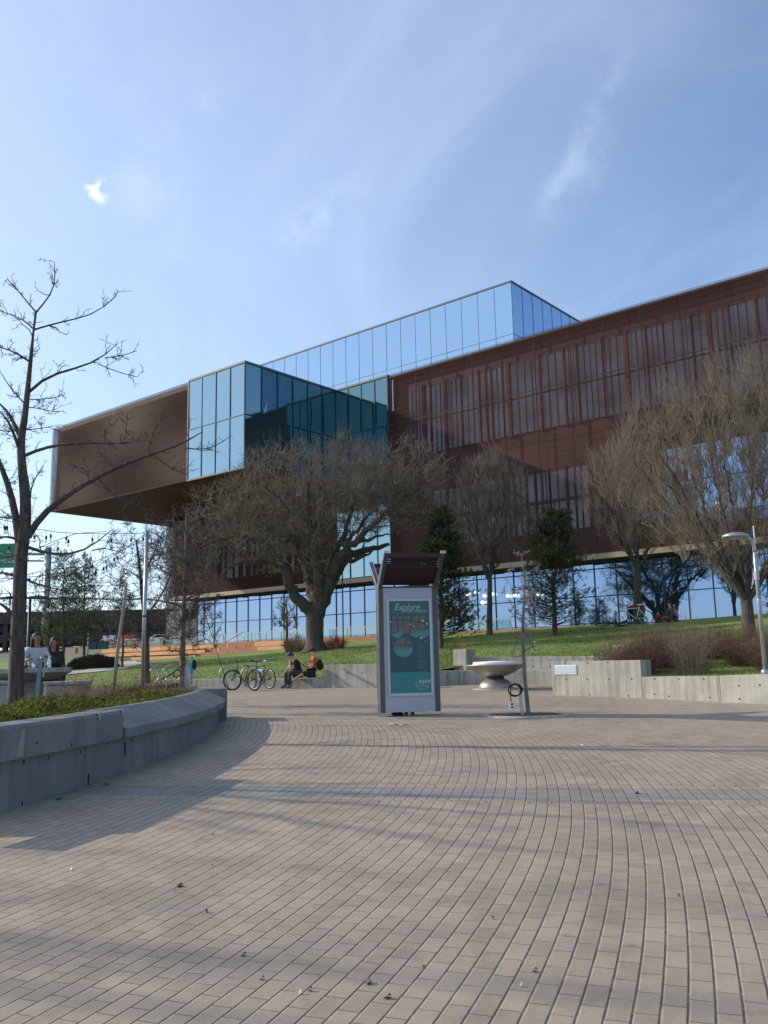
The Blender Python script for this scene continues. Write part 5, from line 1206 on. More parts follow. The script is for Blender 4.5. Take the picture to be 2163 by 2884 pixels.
e1 = AT(1438.5, 1945, 18.2)-p; e2 = AT(1440, 1980, 18.2)-p; mb.tube(smooth_path([e1+np.array([.0, 0, .05]), e1, (e1+e2)/2+np.array([-.01, 0, 0]), e2], 14), .011, 6); mb.build('cable', M_BLACK, t, smooth=True)
c_ = AT(1439.5, 1987, 18.2)-p
mb = MB(); mb.box(tuple(c_), (.10, .07, .14)); bx_ = mb.build('outlet_box', M_WHITE, t, bevel=.008)
for dz in (.03, -.03): mb = MB(); mb.box((c_[0]+.015, c_[1]-.036, c_[2]+dz), (.045, .012, .035)); mb.build('socket', M_BLACK, bx_)

# ================================================================ MAP BOARD (kiosk)
KP = G(1153, 2015); KA = R(10)
ks = thing('map_board', 'tall grey map board with winged canopy standing alone on the plaza', 'map board', KP, KA)
KX = lambda xf: ((xf-1000)/.3014-507)*.002347
KZ = lambda yf: (1693-(yf-1500)/.3014)*.002267+.075
HD = .17
for sx in (-1, 1):
    mb = MB(); mb.box((sx*.592, 0, (.075+2.80)/2), (.105, HD*2, 2.80-.075)); o = mb.build('post', M_KIOSK, ks, bevel=.006)
    for sy in (-1, 1): mb = MB(); mb.box((sx*.646, sy*(HD-.02), (.08+2.78)/2), (.008, .018, 2.70)); mb.build('edge_strip', M_FRAMEW, o)
for sy in (-1, 1):
    mb = MB(); mb.box((0, sy*(HD-.045), (KZ(1663)+.08)/2), (1.078, .05, KZ(1663)-.08)); mb.build('panel', M_KWHITE, ks, bevel=.003)
mb = MB(); mb.box((0, 0, (KZ(1663)+.1)/2), (1.07, .20, KZ(1663)-.12)); mb.box((0, 0, KZ(1661.5)), (1.078, HD*1.9, .03)); mb.build('core', M_DARKM, ks)
for sx in (-.065, .065):
    mb = MB(); mb.box((sx, 0, .0), (.055, .16, .22)); mb.build('foot', M_DARKM, ks)
# canopy wings: one forward, one backward, each with two brackets and slats
for sy in (-1, 1):
    L_, R_ = .86, .56
    z0_ = KZ(1648)
    for sx in (-1, 1):
        x_ = sx*.60
        mb = MB(); poly = [(0, -.16), (.0, .02), (L_, R_+.0), (L_+.03, R_-.05), (L_*.5, R_*.30)]
        mb.extrude(poly, (x_-.04, sy*(HD-.03), z0_), (0, sy, 0), (0, 0, 1), (.08, 0, 0)); br_ = mb.build('bracket', M_KIOSK, ks)
        for xe in (-.042, .042):
            mb = MB(); P_ = [(x_+xe, sy*(HD-.03+a), z0_+b) for a, b in ((0, .02), (L_, R_))]; mb.beam(P_[0], P_[1], .008, .022); mb.build('edge_strip', M_FRAMEW, br_)
        mb = MB(); mb.box((x_, sy*(HD-.03+L_+.012), z0_+R_-.01), (.11, .03, .055)); mb.build('end_cap', M_FRAMEW, br_)
    def wp(f_, off=0): return (sy*(HD-.03+L_*f_), z0_+.0+R_*f_+off)
    y0_, za_ = wp(.0, -.02); y1_, zb2 = wp(.60, -.05)
    M_CANO = mat('canopy_brown', (.030, .013, .014), .6, .1)
    mb = MB(); mb.beam((0, y0_, za_), (0, y1_, zb2), 1.12, .03, 0, (0, -sy*R_, L_)); mb.build('canopy_panel', M_CANO, ks)
    for k_ in range(5):
        f_ = .66+k_*.066; yy, zz_ = wp(f_, -.055+.006*k_); mb = MB(); mb.beam((-.555, yy, zz_), (.555, yy, zz_), .055, .022, 0, (0, -sy*.3, 1)); mb.build('slat', M_CANO, ks)
    yy, zz_ = wp(.97, -.06); mb = MB(); mb.beam((-.555, yy, zz_), (.555, yy, zz_), .03, .09); mb.build('canopy_beam', M_CANO, ks)
# frame and poster on the front
yf_ = -(HD-.045)-.025
def kbox(mb, x0, x1, y0, y1, yy, th=.004): mb.box(((x0+x1)/2, yy, (y0+y1)/2), (x1-x0, th, y1-y0))
fx0, fx1, fz0, fz1 = KX(1000+308*.3014), KX(1000+720*.3014), KZ(1500+1545*.3014), KZ(1500+650*.3014)
px0, px1, pz0, pz1 = KX(1000+328*.3014), KX(1000+700*.3014), KZ(1500+1520*.3014), KZ(1500+668*.3014)
mb = MB(); kbox(mb, fx0, px0, fz0, fz1, yf_-.015, .03); kbox(mb, px1, fx1, fz0, fz1, yf_-.015, .03); kbox(mb, px0, px1, fz0, pz0, yf_-.015, .03); kbox(mb, px0, px1, pz1, fz1, yf_-.015, .03); mb.build('frame', M_FRAMEW, ks)
CT = lambda n, c: mat(n, c, .35, 0, var=.05, vscale=4)
M_P1, M_P2, M_P3 = CT('poster_dark_teal', (.016, .075, .095)), CT('poster_mid_teal', (.02, .115, .135)), CT('poster_band_teal', (.018, .19, .215))
M_PL, M_PW, M_PR, M_PG, M_TX = CT('map_land', (.12, .115, .095)), CT('map_water', (.065, .235, .24)), CT('map_road', (.035, .04, .032)), CT('map_park', (.13, .15, .085)), CT('poster_text', (.36, .50, .48))
pz_ = lambda b: KZ(1650+.12056*b); px_ = lambda a: KX(1060+.12056*a)
mb = MB(); kbox(mb, px0, px1, pz0, pz1, yf_-.004); po = mb.build('poster', M_P1, ks)
Y = [yf_-.008-.0015*k_ for k_ in range(12)]
def flat(name, m, polys, lvl):
    mb = MB()
    for P_ in polys: mb.quadm([(px_(a), Y[lvl], pz_(b)) for a, b in P_])
    return mb.build(name, m, po)
def strip(pts, w_):
    out_ = []
    for (a, b), (c, d) in zip(pts[:-1], pts[1:]):
        n_ = math.hypot(c-a, d-b)+1e-6; ux, uy = -(d-b)/n_*w_/2, (c-a)/n_*w_/2; out_.append([(a+ux, b+uy), (a-ux, b-uy), (c-ux, d-uy), (c+ux, d+uy)])
    return out_
flat('map_band', M_P3, [[(330, 2830), (1265, 2830), (1265, 3690), (330, 3690)]], 0) if False else None
mb = MB(); kbox(mb, px0, px1, pz0, KZ(1500+1330*.3014), Y[0], .002); mb.build('lower_band', M_P3, po)
mb = MB(); kbox(mb, px0, px1, KZ(1500+800*.3014), pz1, Y[0], .002); mb.build('title_band', M_P2, po)
arc = [(330, 1170), (480, 1290), (640, 1200), (800, 1195), (960, 1270), (1110, 1290), (1230, 1215)]
flat('map_water', M_PW, [[(330, 1000), (330, 1190), (420, 1250), (520, 1300), (640, 1190), (700, 1120)], [(780, 1120), (820, 1230), (900, 1275), (980, 1275), (1020, 1180), (1000, 1120)], [(1010, 1120), (1020, 1330), (1130, 1300), (1232, 1235), (1232, 1080)]], 1)
flat('map_land', M_PL, [[(330, 775), (1222, 775), (1222, 1060), (1150, 1110), (1000, 1150), (830, 1185), (700, 1190), (600, 1130), (480, 1160), (400, 1190), (335, 1200)]], 2)
rd = []
for pts, w_ in (([(378, 775), (380, 1170)], 14), ([(512, 775), (515, 1150)], 18), ([(648, 775), (650, 1070)], 14), ([(870, 775), (820, 900), (800, 1170)], 26), ([(1035, 775), (970, 1100)], 20), ([(1190, 775), (1150, 950), (1170, 1100)], 22),
                ([(330, 862), (650, 865), (900, 890), (1150, 965)], 24), ([(380, 972), (650, 975)], 10), ([(850, 985), (960, 1000), (1000, 1060)], 8), ([(335, 1190), (520, 1145), (650, 1120), (700, 1150)], 12), ([(830, 1150), (1000, 1125), (1150, 1085), (1225, 1050)], 14)): rd += strip(pts, w_)
flat('map_road', M_PR, rd, 3)
flat('map_park', M_PG, [[(830, 1110), (1100, 1110), (1090, 1150), (830, 1165)], [(480, 1150), (640, 1110), (650, 1125), (480, 1175)]], 4)
circ = [(635+225*math.cos(a), 1505+225*math.sin(a)) for a in np.linspace(0, 2*math.pi, 40)[:-1]][::-1]
flat('map_inset', M_PL, [circ], 5)
flat('map_inset_water', M_PW, [[(635+225*math.cos(a), 1505+225*math.sin(a)) for a in np.linspace(.0, math.pi, 24)][::-1]+[(412, 1545), (640, 1530), (860, 1505)][0:0]], 6)
rd = []
for pts, w_ in (([(480, 1350), (470, 1530)], 10), ([(715, 1300), (690, 1425)], 16), ([(500, 1440), (860, 1440)], 12), ([(412, 1550), (640, 1545), (860, 1500)], 10), ([(560, 1450), (600, 1540)], 6), ([(640, 1450), (700, 1520)], 6), ([(720, 1480), (850, 1465)], 10)): rd += strip(pts, w_)
flat('map_inset_road', M_PR, rd, 7)
mk = []
for a, b, r_ in ((352, 908, 22), (1100, 890, 26), (1195, 965, 24), (815, 972, 16), (888, 1010, 14), (1045, 1295, 22), (1145, 1365, 12)): mk.append([(a+r_*math.cos(q), b+r_*math.sin(q)) for q in np.linspace(0, 2*math.pi, 14)[:-1]][::-1])
flat('map_marker', M_TX, mk, 8)
text('Explore', .205, M_TX, po, (px_(440), Y[5], pz_(640)), shear=.35, sxx=.86, ext=.001)
text('RIVER LANDING!', .070, M_TX, po, (px_(672), Y[5], pz_(692)), sxx=.98, ext=.001)
# oval emblem with its two words, and small unreadable lines of map key
lx, lz = KX(1000+620*.3014), KZ(1500+1448*.3014)
mb = MB(); mb.torus((lx, Y[5], lz), 1, .004, (.145, 0, 0), (0, 0, .09), 48, 5); mb.torus((lx, Y[5], lz-.0), 1, .002, (.132, 0, 0), (0, 0, .079), 48, 5)
i_ = mb.build('emblem_ring', M_TX, po)
text('River', .07, M_TX, po, (lx-.075, Y[6], lz+.018), shear=.3, ext=.001, sxx=.9)
text('LANDING', .066, M_TX, po, (lx, Y[6], lz-.042), ext=.001, align='CENTER', sxx=.9)
M_TXD = CT('poster_small_print', (.085, .19, .20))
mb = MB(); random.seed(3)
for (a0, b0, nl_, w_, st_) in ((960, 1370, 1, 110, 40), (965, 1440, 8, 190, 42), (965, 1790, 6, 210, 42), (470, 2150, 1, 110, 40), (480, 2200, 5, 90, 38), (720, 2200, 5, 110, 38), (990, 2080, 3, 200, 42)):
    for q in range(nl_): w2 = w_*random.uniform(.5, 1); mb.quadm([(px_(a), Y[4], pz_(b)) for a, b in ((a0, b0+q*st_), (a0+w2, b0+q*st_), (a0+w2, b0+q*st_-12), (a0, b0+q*st_-12))])
mb.build('small_print', M_TXD, po)
for q in range(4): mb = MB(); mb.quadm([(px_(a), Y[4], pz_(b)) for a, b in ((985+q*70, 2330), (1025+q*70, 2330), (1025+q*70, 2260), (985+q*70, 2260))]); mb.build('pictogram', M_TX, po)

# ================================================================ STREET LAMP
p = AT(2157, 1902, 20.6); t = thing('street_lamp', 'galvanised street lamp with flat oval head on the right hand wall', 'street lamp', p)
hp = (1902-1525)/F*20.6
mb = MB(); mb.lathe([(.10, -.02), (.10, .10), (.085, .13), (.06, .14)], (0, 0, 0), 16); mb.build('base', M_STEEL, t, smooth=True)
mb = MB(); mb.lathe([(.055, .1), (.05, hp*.55), (.05, hp*.56), (.046, hp*.56), (.040, hp-.35), (.032, hp-.3), (.030, hp-.1)], (0, 0, 0), 14); mb.build('pole', M_STEEL, t, smooth=True)
mb = MB(); mb.tube(smooth_path([(0, 0, hp-.28), (0, 0, hp-.1), (-.05, 0, hp+.02), (-.2, 0, hp+.09), (-.3, 0, hp+.10)], 12), [.045]*4+[.05]*8, 10); mb.build('arm', M_STEEL, t, smooth=True)
mb = MB(); mb.lathe([(1e-4, -.055), (.20, -.05), (.29, -.03), (.31, -.0), (.29, .035), (.20, .075), (.08, .095), (1e-4, .095)], (-.42, 0, hp+.10), 28); mb.build('lamp_head', M_STEEL, t, smooth=True)
mb = MB(); mb.lathe([(1e-4, -.062), (.15, -.058), (.17, -.05)], (-.42, 0, hp+.10), 24); mb.build('lens', mat('lamp_lens', (.5, .5, .48), .4), t, smooth=True)
mb = MB(); mb.box((.03, 0, hp+.12), (.02, .02, .45)); mb.build('antenna', M_WHITE, t); mb = MB(); mb.lathe([(.057, hp*.70), (.057, hp*.76)], (0, 0, 0), 12); o = mb.build('sticker', mat('sticker_pale', (.55, .38, .38), .5), t)

# ================================================================ HYDRANT, POLES, STRING LIGHTS
p = on_lawn(948, 1828, 40); sH = p[1]/F*40/.80; t = thing('fire_hydrant', 'red fire hydrant at the edge of the lawn beside the willow', 'fire hydrant', p)
mb = MB(); k_ = sH; mb.lathe([(.13*k_, 0), (.13*k_, .05*k_), (.10*k_, .06*k_), (.10*k_, .5*k_), (.13*k_, .52*k_), (.13*k_, .56*k_), (.11*k_, .60*k_), (.06*k_, .72*k_), (.03*k_, .74*k_), (.03*k_, .80*k_), (1e-4, .80*k_)], (0, 0, 0), 16); mb.build('body', M_REDH, t, smooth=True)
for sx in (-1, 1): mb = MB(); mb.tube([(sx*.08*k_, 0, .42*k_), (sx*.18*k_, 0, .42*k_)], .05*k_, 10); mb.build('outlet_cap', M_REDH, t)
p = on_lawn(967, 1826, 40); t = thing('thin_pole', 'thin dark metal pole just right of the red hydrant', 'pole', p); mb = MB(); mb.tube([(0, 0, -.1), (0, 0, (1826-1600)/F*p[1])], .035, 8); mb.build('pole', M_DARKM, t)
p = on_lawn(1506, 1825, 30); t = thing('lawn_stake', 'small pale T shaped stake in the lawn left of the dark pine', 'stake', p); mb = MB(); mb.tube([(0, 0, -.05), (0, 0, .25)], .010, 6); mb.box((0, 0, .25), (.16, .012, .02)); mb.build('stake', M_WHITE, t)
pz0_ = AT(401, 1935, 20); sp_ = thing('light_pole', 'slim galvanised pole holding the end of the string lights', 'pole', pz0_)
ptop = AT(414, 1499, 20)-pz0_
mb = MB(); mb.tube([(0, 0, -.4), tuple(ptop)], .045, 12); mb.build('pole', M_STEEL, sp_, smooth=True); mb = MB(); q = ptop*.45; mb.tube([tuple(q-(0, 0, .02)), tuple(q+(0, 0, .02))], .052, 12); mb.build('clamp', M_DARKM, sp_)
p = AT(319, 1925, 18.5); t = thing('leaning_stake', 'weathered wooden stake leaning to the right beside the planter trees', 'stake', p); e_ = AT(356, 1640, 18.5)-p
mb = MB(); mb.tube([(0, 0, -.3), tuple(e_*.35), tuple(e_*.7+np.array([.01, 0, 0])), tuple(e_)], [.038, .036, .033, .03], 8); mb.build('stake', mat('grey_timber', (.30, .26, .20), .9, var=.25, vscale=8, stretch=(3, 3, .4)), t, smooth=True)
M_BULB = clear_glass('bulb_glass', (.92, .94, .95), .35)
def string_lights(label, pts, d0, d1, bulbs, r_=.007, drop=.10):
    n = len(pts); P = [AT(x, y, d0+(d1-d0)*i/(n-1)) for i, (x, y) in enumerate(pts)]; t = thing('string_lights', label, 'string lights', P[0], group='festoon strings between the trees and the pole', world=True)
    Ps = smooth_path(P, 50); mb = MB(); mb.tube(Ps, r_, 5); mb.build('cable', M_BLACK, t)
    for bx_, by_ in bulbs:               # bulb tops in photo pixels: hang from the nearest cable point
        k_ = int(np.argmin([abs(PRX(q)[0]-bx_) for q in Ps])); a = Ps[k_]; zb_ = AT(bx_, by_, a[1])[2]; dz = max(.05, a[2]-zb_); x_ = AT(bx_, by_, a[1])[0]
        mb = MB(); mb.tube([(x_, a[1], a[2]), (x_, a[1], zb_)], .004, 4); mb.lathe([(.008, 0), (.022, -.012), (.024, -.07), (.02, -.075)], (x_, a[1], zb_), 8); so_ = mb.build('socket', M_BLACK, t)
        mb = MB(); mb.lathe([(.014, -.07), (.028, -.095), (.034, -.12), (.028, -.145), (1e-4, -.158)], (x_, a[1], zb_), 8); mb.build('bulb', M_BULB, so_, smooth=True)
def PRX(p): p = np.array(p)-CAM; d = p@FW; return (W/2+F*(p@RT)/d, H/2-F*(p@UP)/d)
A5 = lambda L_: [(x*.217, 1500+y*.217) for x, y in L_]
string_lights('upper string of clear bulbs reaching the top of the steel pole', [(-60, 1440), (0, 1463), (40, 1470), (91, 1489), (130, 1493), (160, 1499), (217, 1502), (312, 1504), (414, 1501)], 15.2, 20, A5([(600, 40), (660, 20), (862, 50), (1200, 65), (1445, 80), (450, 30)])+[(403, 1513), (14, 1481), (20, 1481), (369, 1515)], drop=.1)
string_lights('string of clear bulbs dropping left behind the tall bare tree', [(-50, 1600), (0, 1585), (60, 1570), (100, 1548), (130, 1534), (180, 1514), (217, 1502), (300, 1497)], 16, 19, A5([(120, 175), (750, 185), (890, 90)]))
string_lights('middle string of bulbs sagging in front of the pine trees', [(-40, 1650), (0, 1640), (70, 1620), (130, 1605), (200, 1598), (272, 1600), (300, 1577), (360, 1540), (410, 1503)], 16, 20, A5([(385, 590), (1245, 505), (1235, 510), (1345, 445), (1383, 430), (1480, 325), (1528, 305), (1200, 410)]))
string_lights('lower string of bulbs crossing the pines near their middle', [(-40, 1635), (20, 1628), (100, 1624), (200, 1608), (260, 1585), (330, 1555), (405, 1520)], 17, 20.5, A5([(1022, 560), (1145, 550), (845, 740), (500, 800)]))
string_lights('lowest faint string of bulbs behind the bare tree', [(-40, 1672), (60, 1672), (160, 1662), (240, 1650), (330, 1650), (402, 1640)], 17.5, 20.2, A5([(130, 850), (135, 890), (625, 930)]))
a = AT(524, 1560, 21); b = AT(646, 1946, 20.2); t = thing('guy_wire', 'thin dark guy wire from the grey tree down to the planter corner', 'wire', b, world=True); mb = MB(); mb.tube([a, (a+b)/2, b], .008, 5); mb.build('wire', M_BLACK, t)

# ================================================================ TABLE, STOOLS, POST, BIKE HOOPS
def gp(px, py, d): p = AT(px, py, d); return np.array([p[0], p[1], soil_z(p[0], p[1])])
p = gp(72, 1960, 18.4); t = thing('concrete_table', 'round concrete picnic table behind the tall bare tree', 'table', p)
zt_ = AT(72, 1882, 18.4)[2]-p[2]
mb = MB(); mb.lathe([(.55, zt_-.24), (.86, zt_-.10), (.875, zt_-.085), (.875, zt_-.012), (.86, zt_), (1e-4, zt_)], (0, 0, 0), 40); mb.build('tabletop', M_CONC, t, smooth=False)
mb = MB(); mb.box((.05, 0, zt_/2-.2), (.46, .46, zt_), 0); mb.build('pedestal', M_CONC, t, bevel=.02)
for (px, d, rz_, lab) in ((190, 17.6, R(-8), 'wedge shaped concrete stool right of the picnic table'), (-18, 17.6, R(12), 'concrete stool at the left frame edge beside the picnic table')):
    p = gp(px, 1950, d); t = thing('concrete_stool', lab, 'stool', p, rz_); zs = AT(px, 1918, d)[2]-p[2]
    mb = MB(); mb.hexa([(-.34, -.26, -.1), (.34, -.26, -.1), (.34, .26, -.1), (-.34, .26, -.1), (-.31, -.24, zs-.07), (.33, -.24, zs-.07), (.33, .24, zs-.07), (-.31, .24, zs-.07)]); mb.build('base', M_CONC, t, bevel=.015)
    mb = MB(); mb.box((0, 0, zs-.035), (.75, .56, .07)); mb.build('seat', M_CONC, t, bevel=.015)
p = AT(101, 1975, 15.6); e_ = AT(116, 1853, 15.6)-p; t = thing('handrail_post', 'leaning blue grey steel handrail end in front of the picnic table', 'handrail', p)
mb = MB(); mb.beam((0, 0, -.15), tuple(e_), .07, .03, 0, (0, 1, 0)); mb.build('post', mat('blue_grey_steel', (.16, .24, .27), .45, .3, var=.1, vscale=15), t, bevel=.005)
mb = MB(); mb.tube(smooth_path([e_+np.array([-.02, 0, -.02]), e_+np.array([0, 0, .02]), e_+np.array([.05, 0, .015]), e_+np.array([.075, 0, -.05]), e_+np.array([.05, .0, -.35])], 16), .016, 8); mb.build('grab_bar', M_STEEL, t, smooth=True)
# curled handrail and posts near the second tree
p = AT(527, 1935, 19.4); t = thing('curled_handrail', 'black handrail with a curled loop beside the grey bare tree', 'handrail', p, world=True)
mb = MB(); mb.beam(tuple(p-(0, 0, .1)), tuple(AT(527, 1867, 19.4)), .05, .03); mb.beam(tuple(AT(522, 1935, 19.6)), tuple(AT(522, 1880, 19.6)), .03, .03); mb.build('post', M_STEEL, t)
lc = [(530, 1867), (520, 1869), (508, 1878), (495, 1888), (487, 1897), (488, 1905), (497, 1908), (507, 1904), (510, 1895), (505, 1887), (496, 1887), (485, 1897), (470, 1906), (453, 1914)]
mb = MB(); mb.tube(smooth_path([AT(x, y, 19.4-.01*i) for i, (x, y) in enumerate(lc)], 60), .014, 6); mb.build('rail', M_BLACK, t, smooth=True)
p = AT(539, 1925, 20.5); t = thing('wrapped_post', 'short post wrapped in bright blue tape with a black bag hung on it', 'post', p)
mb = MB(); mb.box((0, 0, .30), (.045, .045, .66)); mb.build('post', M_STEEL, t); mb = MB(); mb.box((.0, 0, .34), (.075, .06, .24)); mb.build('tape', M_BLUEP, t, bevel=.01)
mb = MB(); mb.sphere((.05, .02, .42), (.06, .07, .12), 12, 8); mb.build('bag', M_BLKF, t, smooth=True)
def hoop(label, c, r_, rz_, a0=R(-50), a1=R(230), tr_=.022, group='steel hoop bicycle racks'):
    t = thing('hoop_rack', label, 'bicycle rack', c, rz_, group)
    mb = MB(); mb.torus((0, 0, r_+.09), r_, tr_, (1, 0, 0), (0, 0, 1), 40, 8, 0, a0, a1, True); mb.build('hoop', M_STEEL, t, smooth=True)
    mb = MB(); x_ = r_*math.cos(a1); z_ = r_+.09+r_*math.sin(a1); mb.tube([(x_, 0, -.05), (x_, 0, z_)], tr_*.9, 8); mb.build('foot', M_STEEL, t); return t
for px, lab in ((424, 'leftmost dark steel hoop rack on the grass behind the planter'), (447, 'middle steel hoop rack on the grass behind the planter'), (482, 'right hand steel hoop rack, partly behind the curled rail')):
    p = AT(px, 1900, 26); hoop(lab, (p[0], p[1], AT(px, 1874, 26)[2]-.61), .26, R(5), R(-60), R(240))
gz_ = lambda px, py: G(px, py)
hoop('large steel hoop rack left of the parked bicycles', G(642, 1938)+np.array([0, .15, 0]), .37, R(6), R(-15), R(225))
hoop('large steel hoop rack threaded by the front mountain bicycle', G(706, 1939)+np.array([0, .10, 0]), .37, R(6), R(10), R(235))

# ================================================================ BICYCLES
def bicycle(name, label, loc, rz, frame_m, tyre_m=M_BLACK, rim_m=M_STEEL, steer=0, r=.345, flat=False, saddle_m=M_BLACK, tw=.024, group='bicycles'):
    t = thing(name, label, 'bicycle', loc, rz, group); wb = 1.06
    def wheel(x, st):
        ca, sa = math.cos(st), math.sin(st); ax = (ca, sa, 0)
        mb = MB(); mb.torus((x, 0, r), r-tw, tw, ax, (0, 0, 1), 40, 8); w = mb.build('wheel', tyre_m, t, smooth=True)
        mb = MB(); mb.torus((x, 0, r), r-2.2*tw, .010, ax, (0, 0, 1), 36, 6); mb.build('rim', rim_m, w, smooth=True)
        mb = MB()
        for k in range(20):
            a = 2*math.pi*k/20; mb.tube([(x-sa*.03*(-1)**k, ca*.03*(-1)**k, r), (x+ca*math.cos(a)*(r-2*tw), sa*math.cos(a)*(r-2*tw), r+math.sin(a)*(r-2*tw))], .0022, 3, caps=False)
        mb.build('spokes', M_STEEL, w)
        mb = MB(); mb.tube([(x+sa*.05, -ca*.05, r), (x-sa*.05, ca*.05, r)], .022, 10); mb.torus((x+sa*.05, -ca*.05, r), .07, .004, ax, (0, 0, 1), 20, 4); mb.build('hub', M_DARKM, w)
    wheel(0, 0); wheel(wb, steer)
    bb = (.43, 0, .29); st = (.27, 0, .80); hd0 = (.86, 0, .62); hd1 = (.83, 0, .76); sd_ = (.235, 0, .93)
    mb = MB(); mb.tube([bb, st], .017, 8); mb.tube([st, hd1], .017, 8); mb.tube([bb, hd0], .021, 8); mb.tube([hd0, hd1], .024, 8)
    for s_ in (-1, 1): mb.tube([(0, s_*.06, r), (bb[0], s_*.03, bb[2])], .011, 6); mb.tube([(0, s_*.06, r), (st[0], s_*.02, st[2]-.04)], .009, 6)
    mb.build('frame', frame_m, t, smooth=True)
    ca, sa = math.cos(steer), math.sin(steer)
    mb = MB()
    for s_ in (-1, 1): mb.tube([(.86-sa*s_*.06, ca*s_*.06, .63), (wb-sa*s_*.06-.0, ca*s_*.06, r)], .014, 8)
    mb.box((.865, 0, .635), (.06, .16, .05), steer); mb.build('fork', frame_m if flat else M_DARKM, t, smooth=False)
    mb = MB(); hz = .93; mb.tube([hd1, (.81, 0, hz)], .016, 8)
    P = [(.81+ca*b-sa*a, ca*a+sa*b, hz+c) for a, b, c in ((-.32, -.10, .03), (-.2, -.03, .03), (0, .04, 0), (.2, -.03, .03), (.32, -.10, .03))]
    mb.tube(P, .014, 8); mb.build('handlebar', M_DARKM, t, smooth=True)
    for q in (0, 4):
        mb = MB(); mb.tube([P[q], tuple(np.array(P[q])*.62+np.array(P[1 if q == 0 else 3])*.38)], .020, 8); mb.build('grip', M_BLACK, t)
    mb = MB(); mb.tube([st, sd_], .013, 8); mb.build('seat_post', M_STEEL, t)
    mb = MB(); mb.hexa([(.12, -.07, .93), (.38, -.02, .935), (.38, .02, .935), (.12, .07, .93), (.10, -.075, .975), (.39, -.02, .965), (.39, .02, .965), (.10, .075, .975)]); mb.build('saddle', saddle_m, t, bevel=.012)
    mb = MB(); mb.torus((bb[0], -.06, bb[2]), .09, .006, (1, 0, 0), (0, 0, 1), 24, 5); mb.beam((bb[0], -.07, bb[2]), (bb[0]+.12, -.08, bb[2]-.12), .014, .02); mb.beam((bb[0], .07, bb[2]), (bb[0]-.12, .08, bb[2]+.12), .014, .02)
    mb.tube([(bb[0], -.06, bb[2]+.09), (0, -.055, r+.035)], .004, 4); mb.tube([(bb[0], -.06, bb[2]-.09), (0, -.055, r-.04)], .004, 4); mb.build('crankset', M_DARKM, t)
    for s_ in (-1, 1): mb = MB(); mb.box((bb[0]+s_*-.12, s_*.12 if s_ > 0 else -.12, bb[2]+s_*.12), (.09, .08, .02)); mb.build('pedal', M_BLACK, t)
    return t
M_BOLV = mat('frame_olive', (.035, .055, .03), .35, .3); M_BBLK = mat('frame_black', (.02, .022, .026), .35, .3); M_BWHT = mat('frame_white', (.72, .73, .72), .3)
r0_ = G(716, 1946); h0_ = math.atan2(.75, -.92)
b1_ = bicycle('bicycle', 'dark green mountain bicycle nearest the camera at the hoop racks', r0_, h0_, M_BOLV, steer=R(22), tw=.030); b1_.scale = (1.08,)*3
mb = MB(); mb.tube([(.93, .02, .56), (.98, -.04, .40)], .035, 8); mb.build('bottle', M_BLUEP, b1_)
r1_ = G(752, 1942)+np.array([.05, .35, 0]); b2_ = bicycle('bicycle', 'black city bicycle with pale saddle behind the green one', r1_, math.atan2(.9, -.8), M_BBLK, steer=R(-10), saddle_m=M_STEEL, rim_m=M_STEEL); b2_.scale = (1.05,)*3
mb = MB(); mb.box((.55, 0, .62), (.35, .07, .10), 0); mb.build('frame_bag', M_BLUEP, b2_, bevel=.02)
rw = on_lawn(1820, 1759, 36); fwp = on_lawn(1756, 1764, 36); hw = math.atan2(fwp[1]-rw[1], fwp[0]-rw[0])
b3_ = bicycle('bicycle', 'white bicycle standing on the lawn crest before the lobby glass', rw+np.array([0, 0, -.02]), math.pi-R(4), M_BWHT, rim_m=M_WHITE, flat=True, tw=.018, r=.35, saddle_m=M_WHITE)
pf = on_lawn(1752, 1765, 36); b4_ = bicycle('bicycle', 'black bicycle lying flat on the grass left of the white one', pf+np.array([.1, .5, .06]), math.pi, M_BBLK, tw=.02); b4_.rotation_euler = (R(-80), 0, math.pi+R(10))
# stroller with red cover behind the white bicycle
p = on_lawn(1806, 1757, 36)+np.array([0, .7, 0]); p[2] = tzs(p[0], p[1]); t = thing('stroller', 'black stroller with bright red cover parked behind the white bicycle', 'stroller', p)
mb = MB(); mb.hexa([(-.40, -.25, .22), (.30, -.25, .22), (.30, .25, .22), (-.40, .25, .22), (-.45, -.28, .72), (.38, -.28, .62), (.38, .28, .62), (-.45, .28, .72)]); mb.build('body', M_BLKF, t, bevel=.06)
mb = MB(); mb.hexa([(-.46, -.29, .66), (.42, -.29, .60), (.42, .29, .60), (-.46, .29, .66), (-.36, -.24, .88), (.34, -.24, .92), (.34, .24, .92), (-.36, .24, .88)]); mb.build('cover', mat('cover_red', (.42, .012, .018), .6), t, bevel=.07)
for x_, s_ in ((-.05, -1), (.33, 1)): mb = MB(); mb.tube([(x_-.02, .1*s_, .85), (x_+.12, .12*s_, .99), (x_+.2, .12*s_, 1.03)], .018, 8); mb.build('handle', M_WHITE, t)
for x_ in (-.3, .3):
    for s_ in (-1, 1): mb = MB(); mb.torus((x_, s_*.26, .15), .12, .03, (1, 0, 0), (0, 0, 1), 20, 6); mb.build('wheel', M_BLACK, t)
p = on_lawn(1836, 1758, 36); t = thing('picnic_items', 'small pale packet and wrapper lying in the grass before the seated child', 'litter', p); mb = MB(); mb.box((0, 0, .02), (.22, .1, .04), .3); mb.build('packet', M_WHITE, t, bevel=.01); mb = MB(); mb.box((.3, .05, .02), (.2, .12, .03), -.2); mb.build('wrapper', mat('wrapper_green', (.3, .42, .2), .6), t)

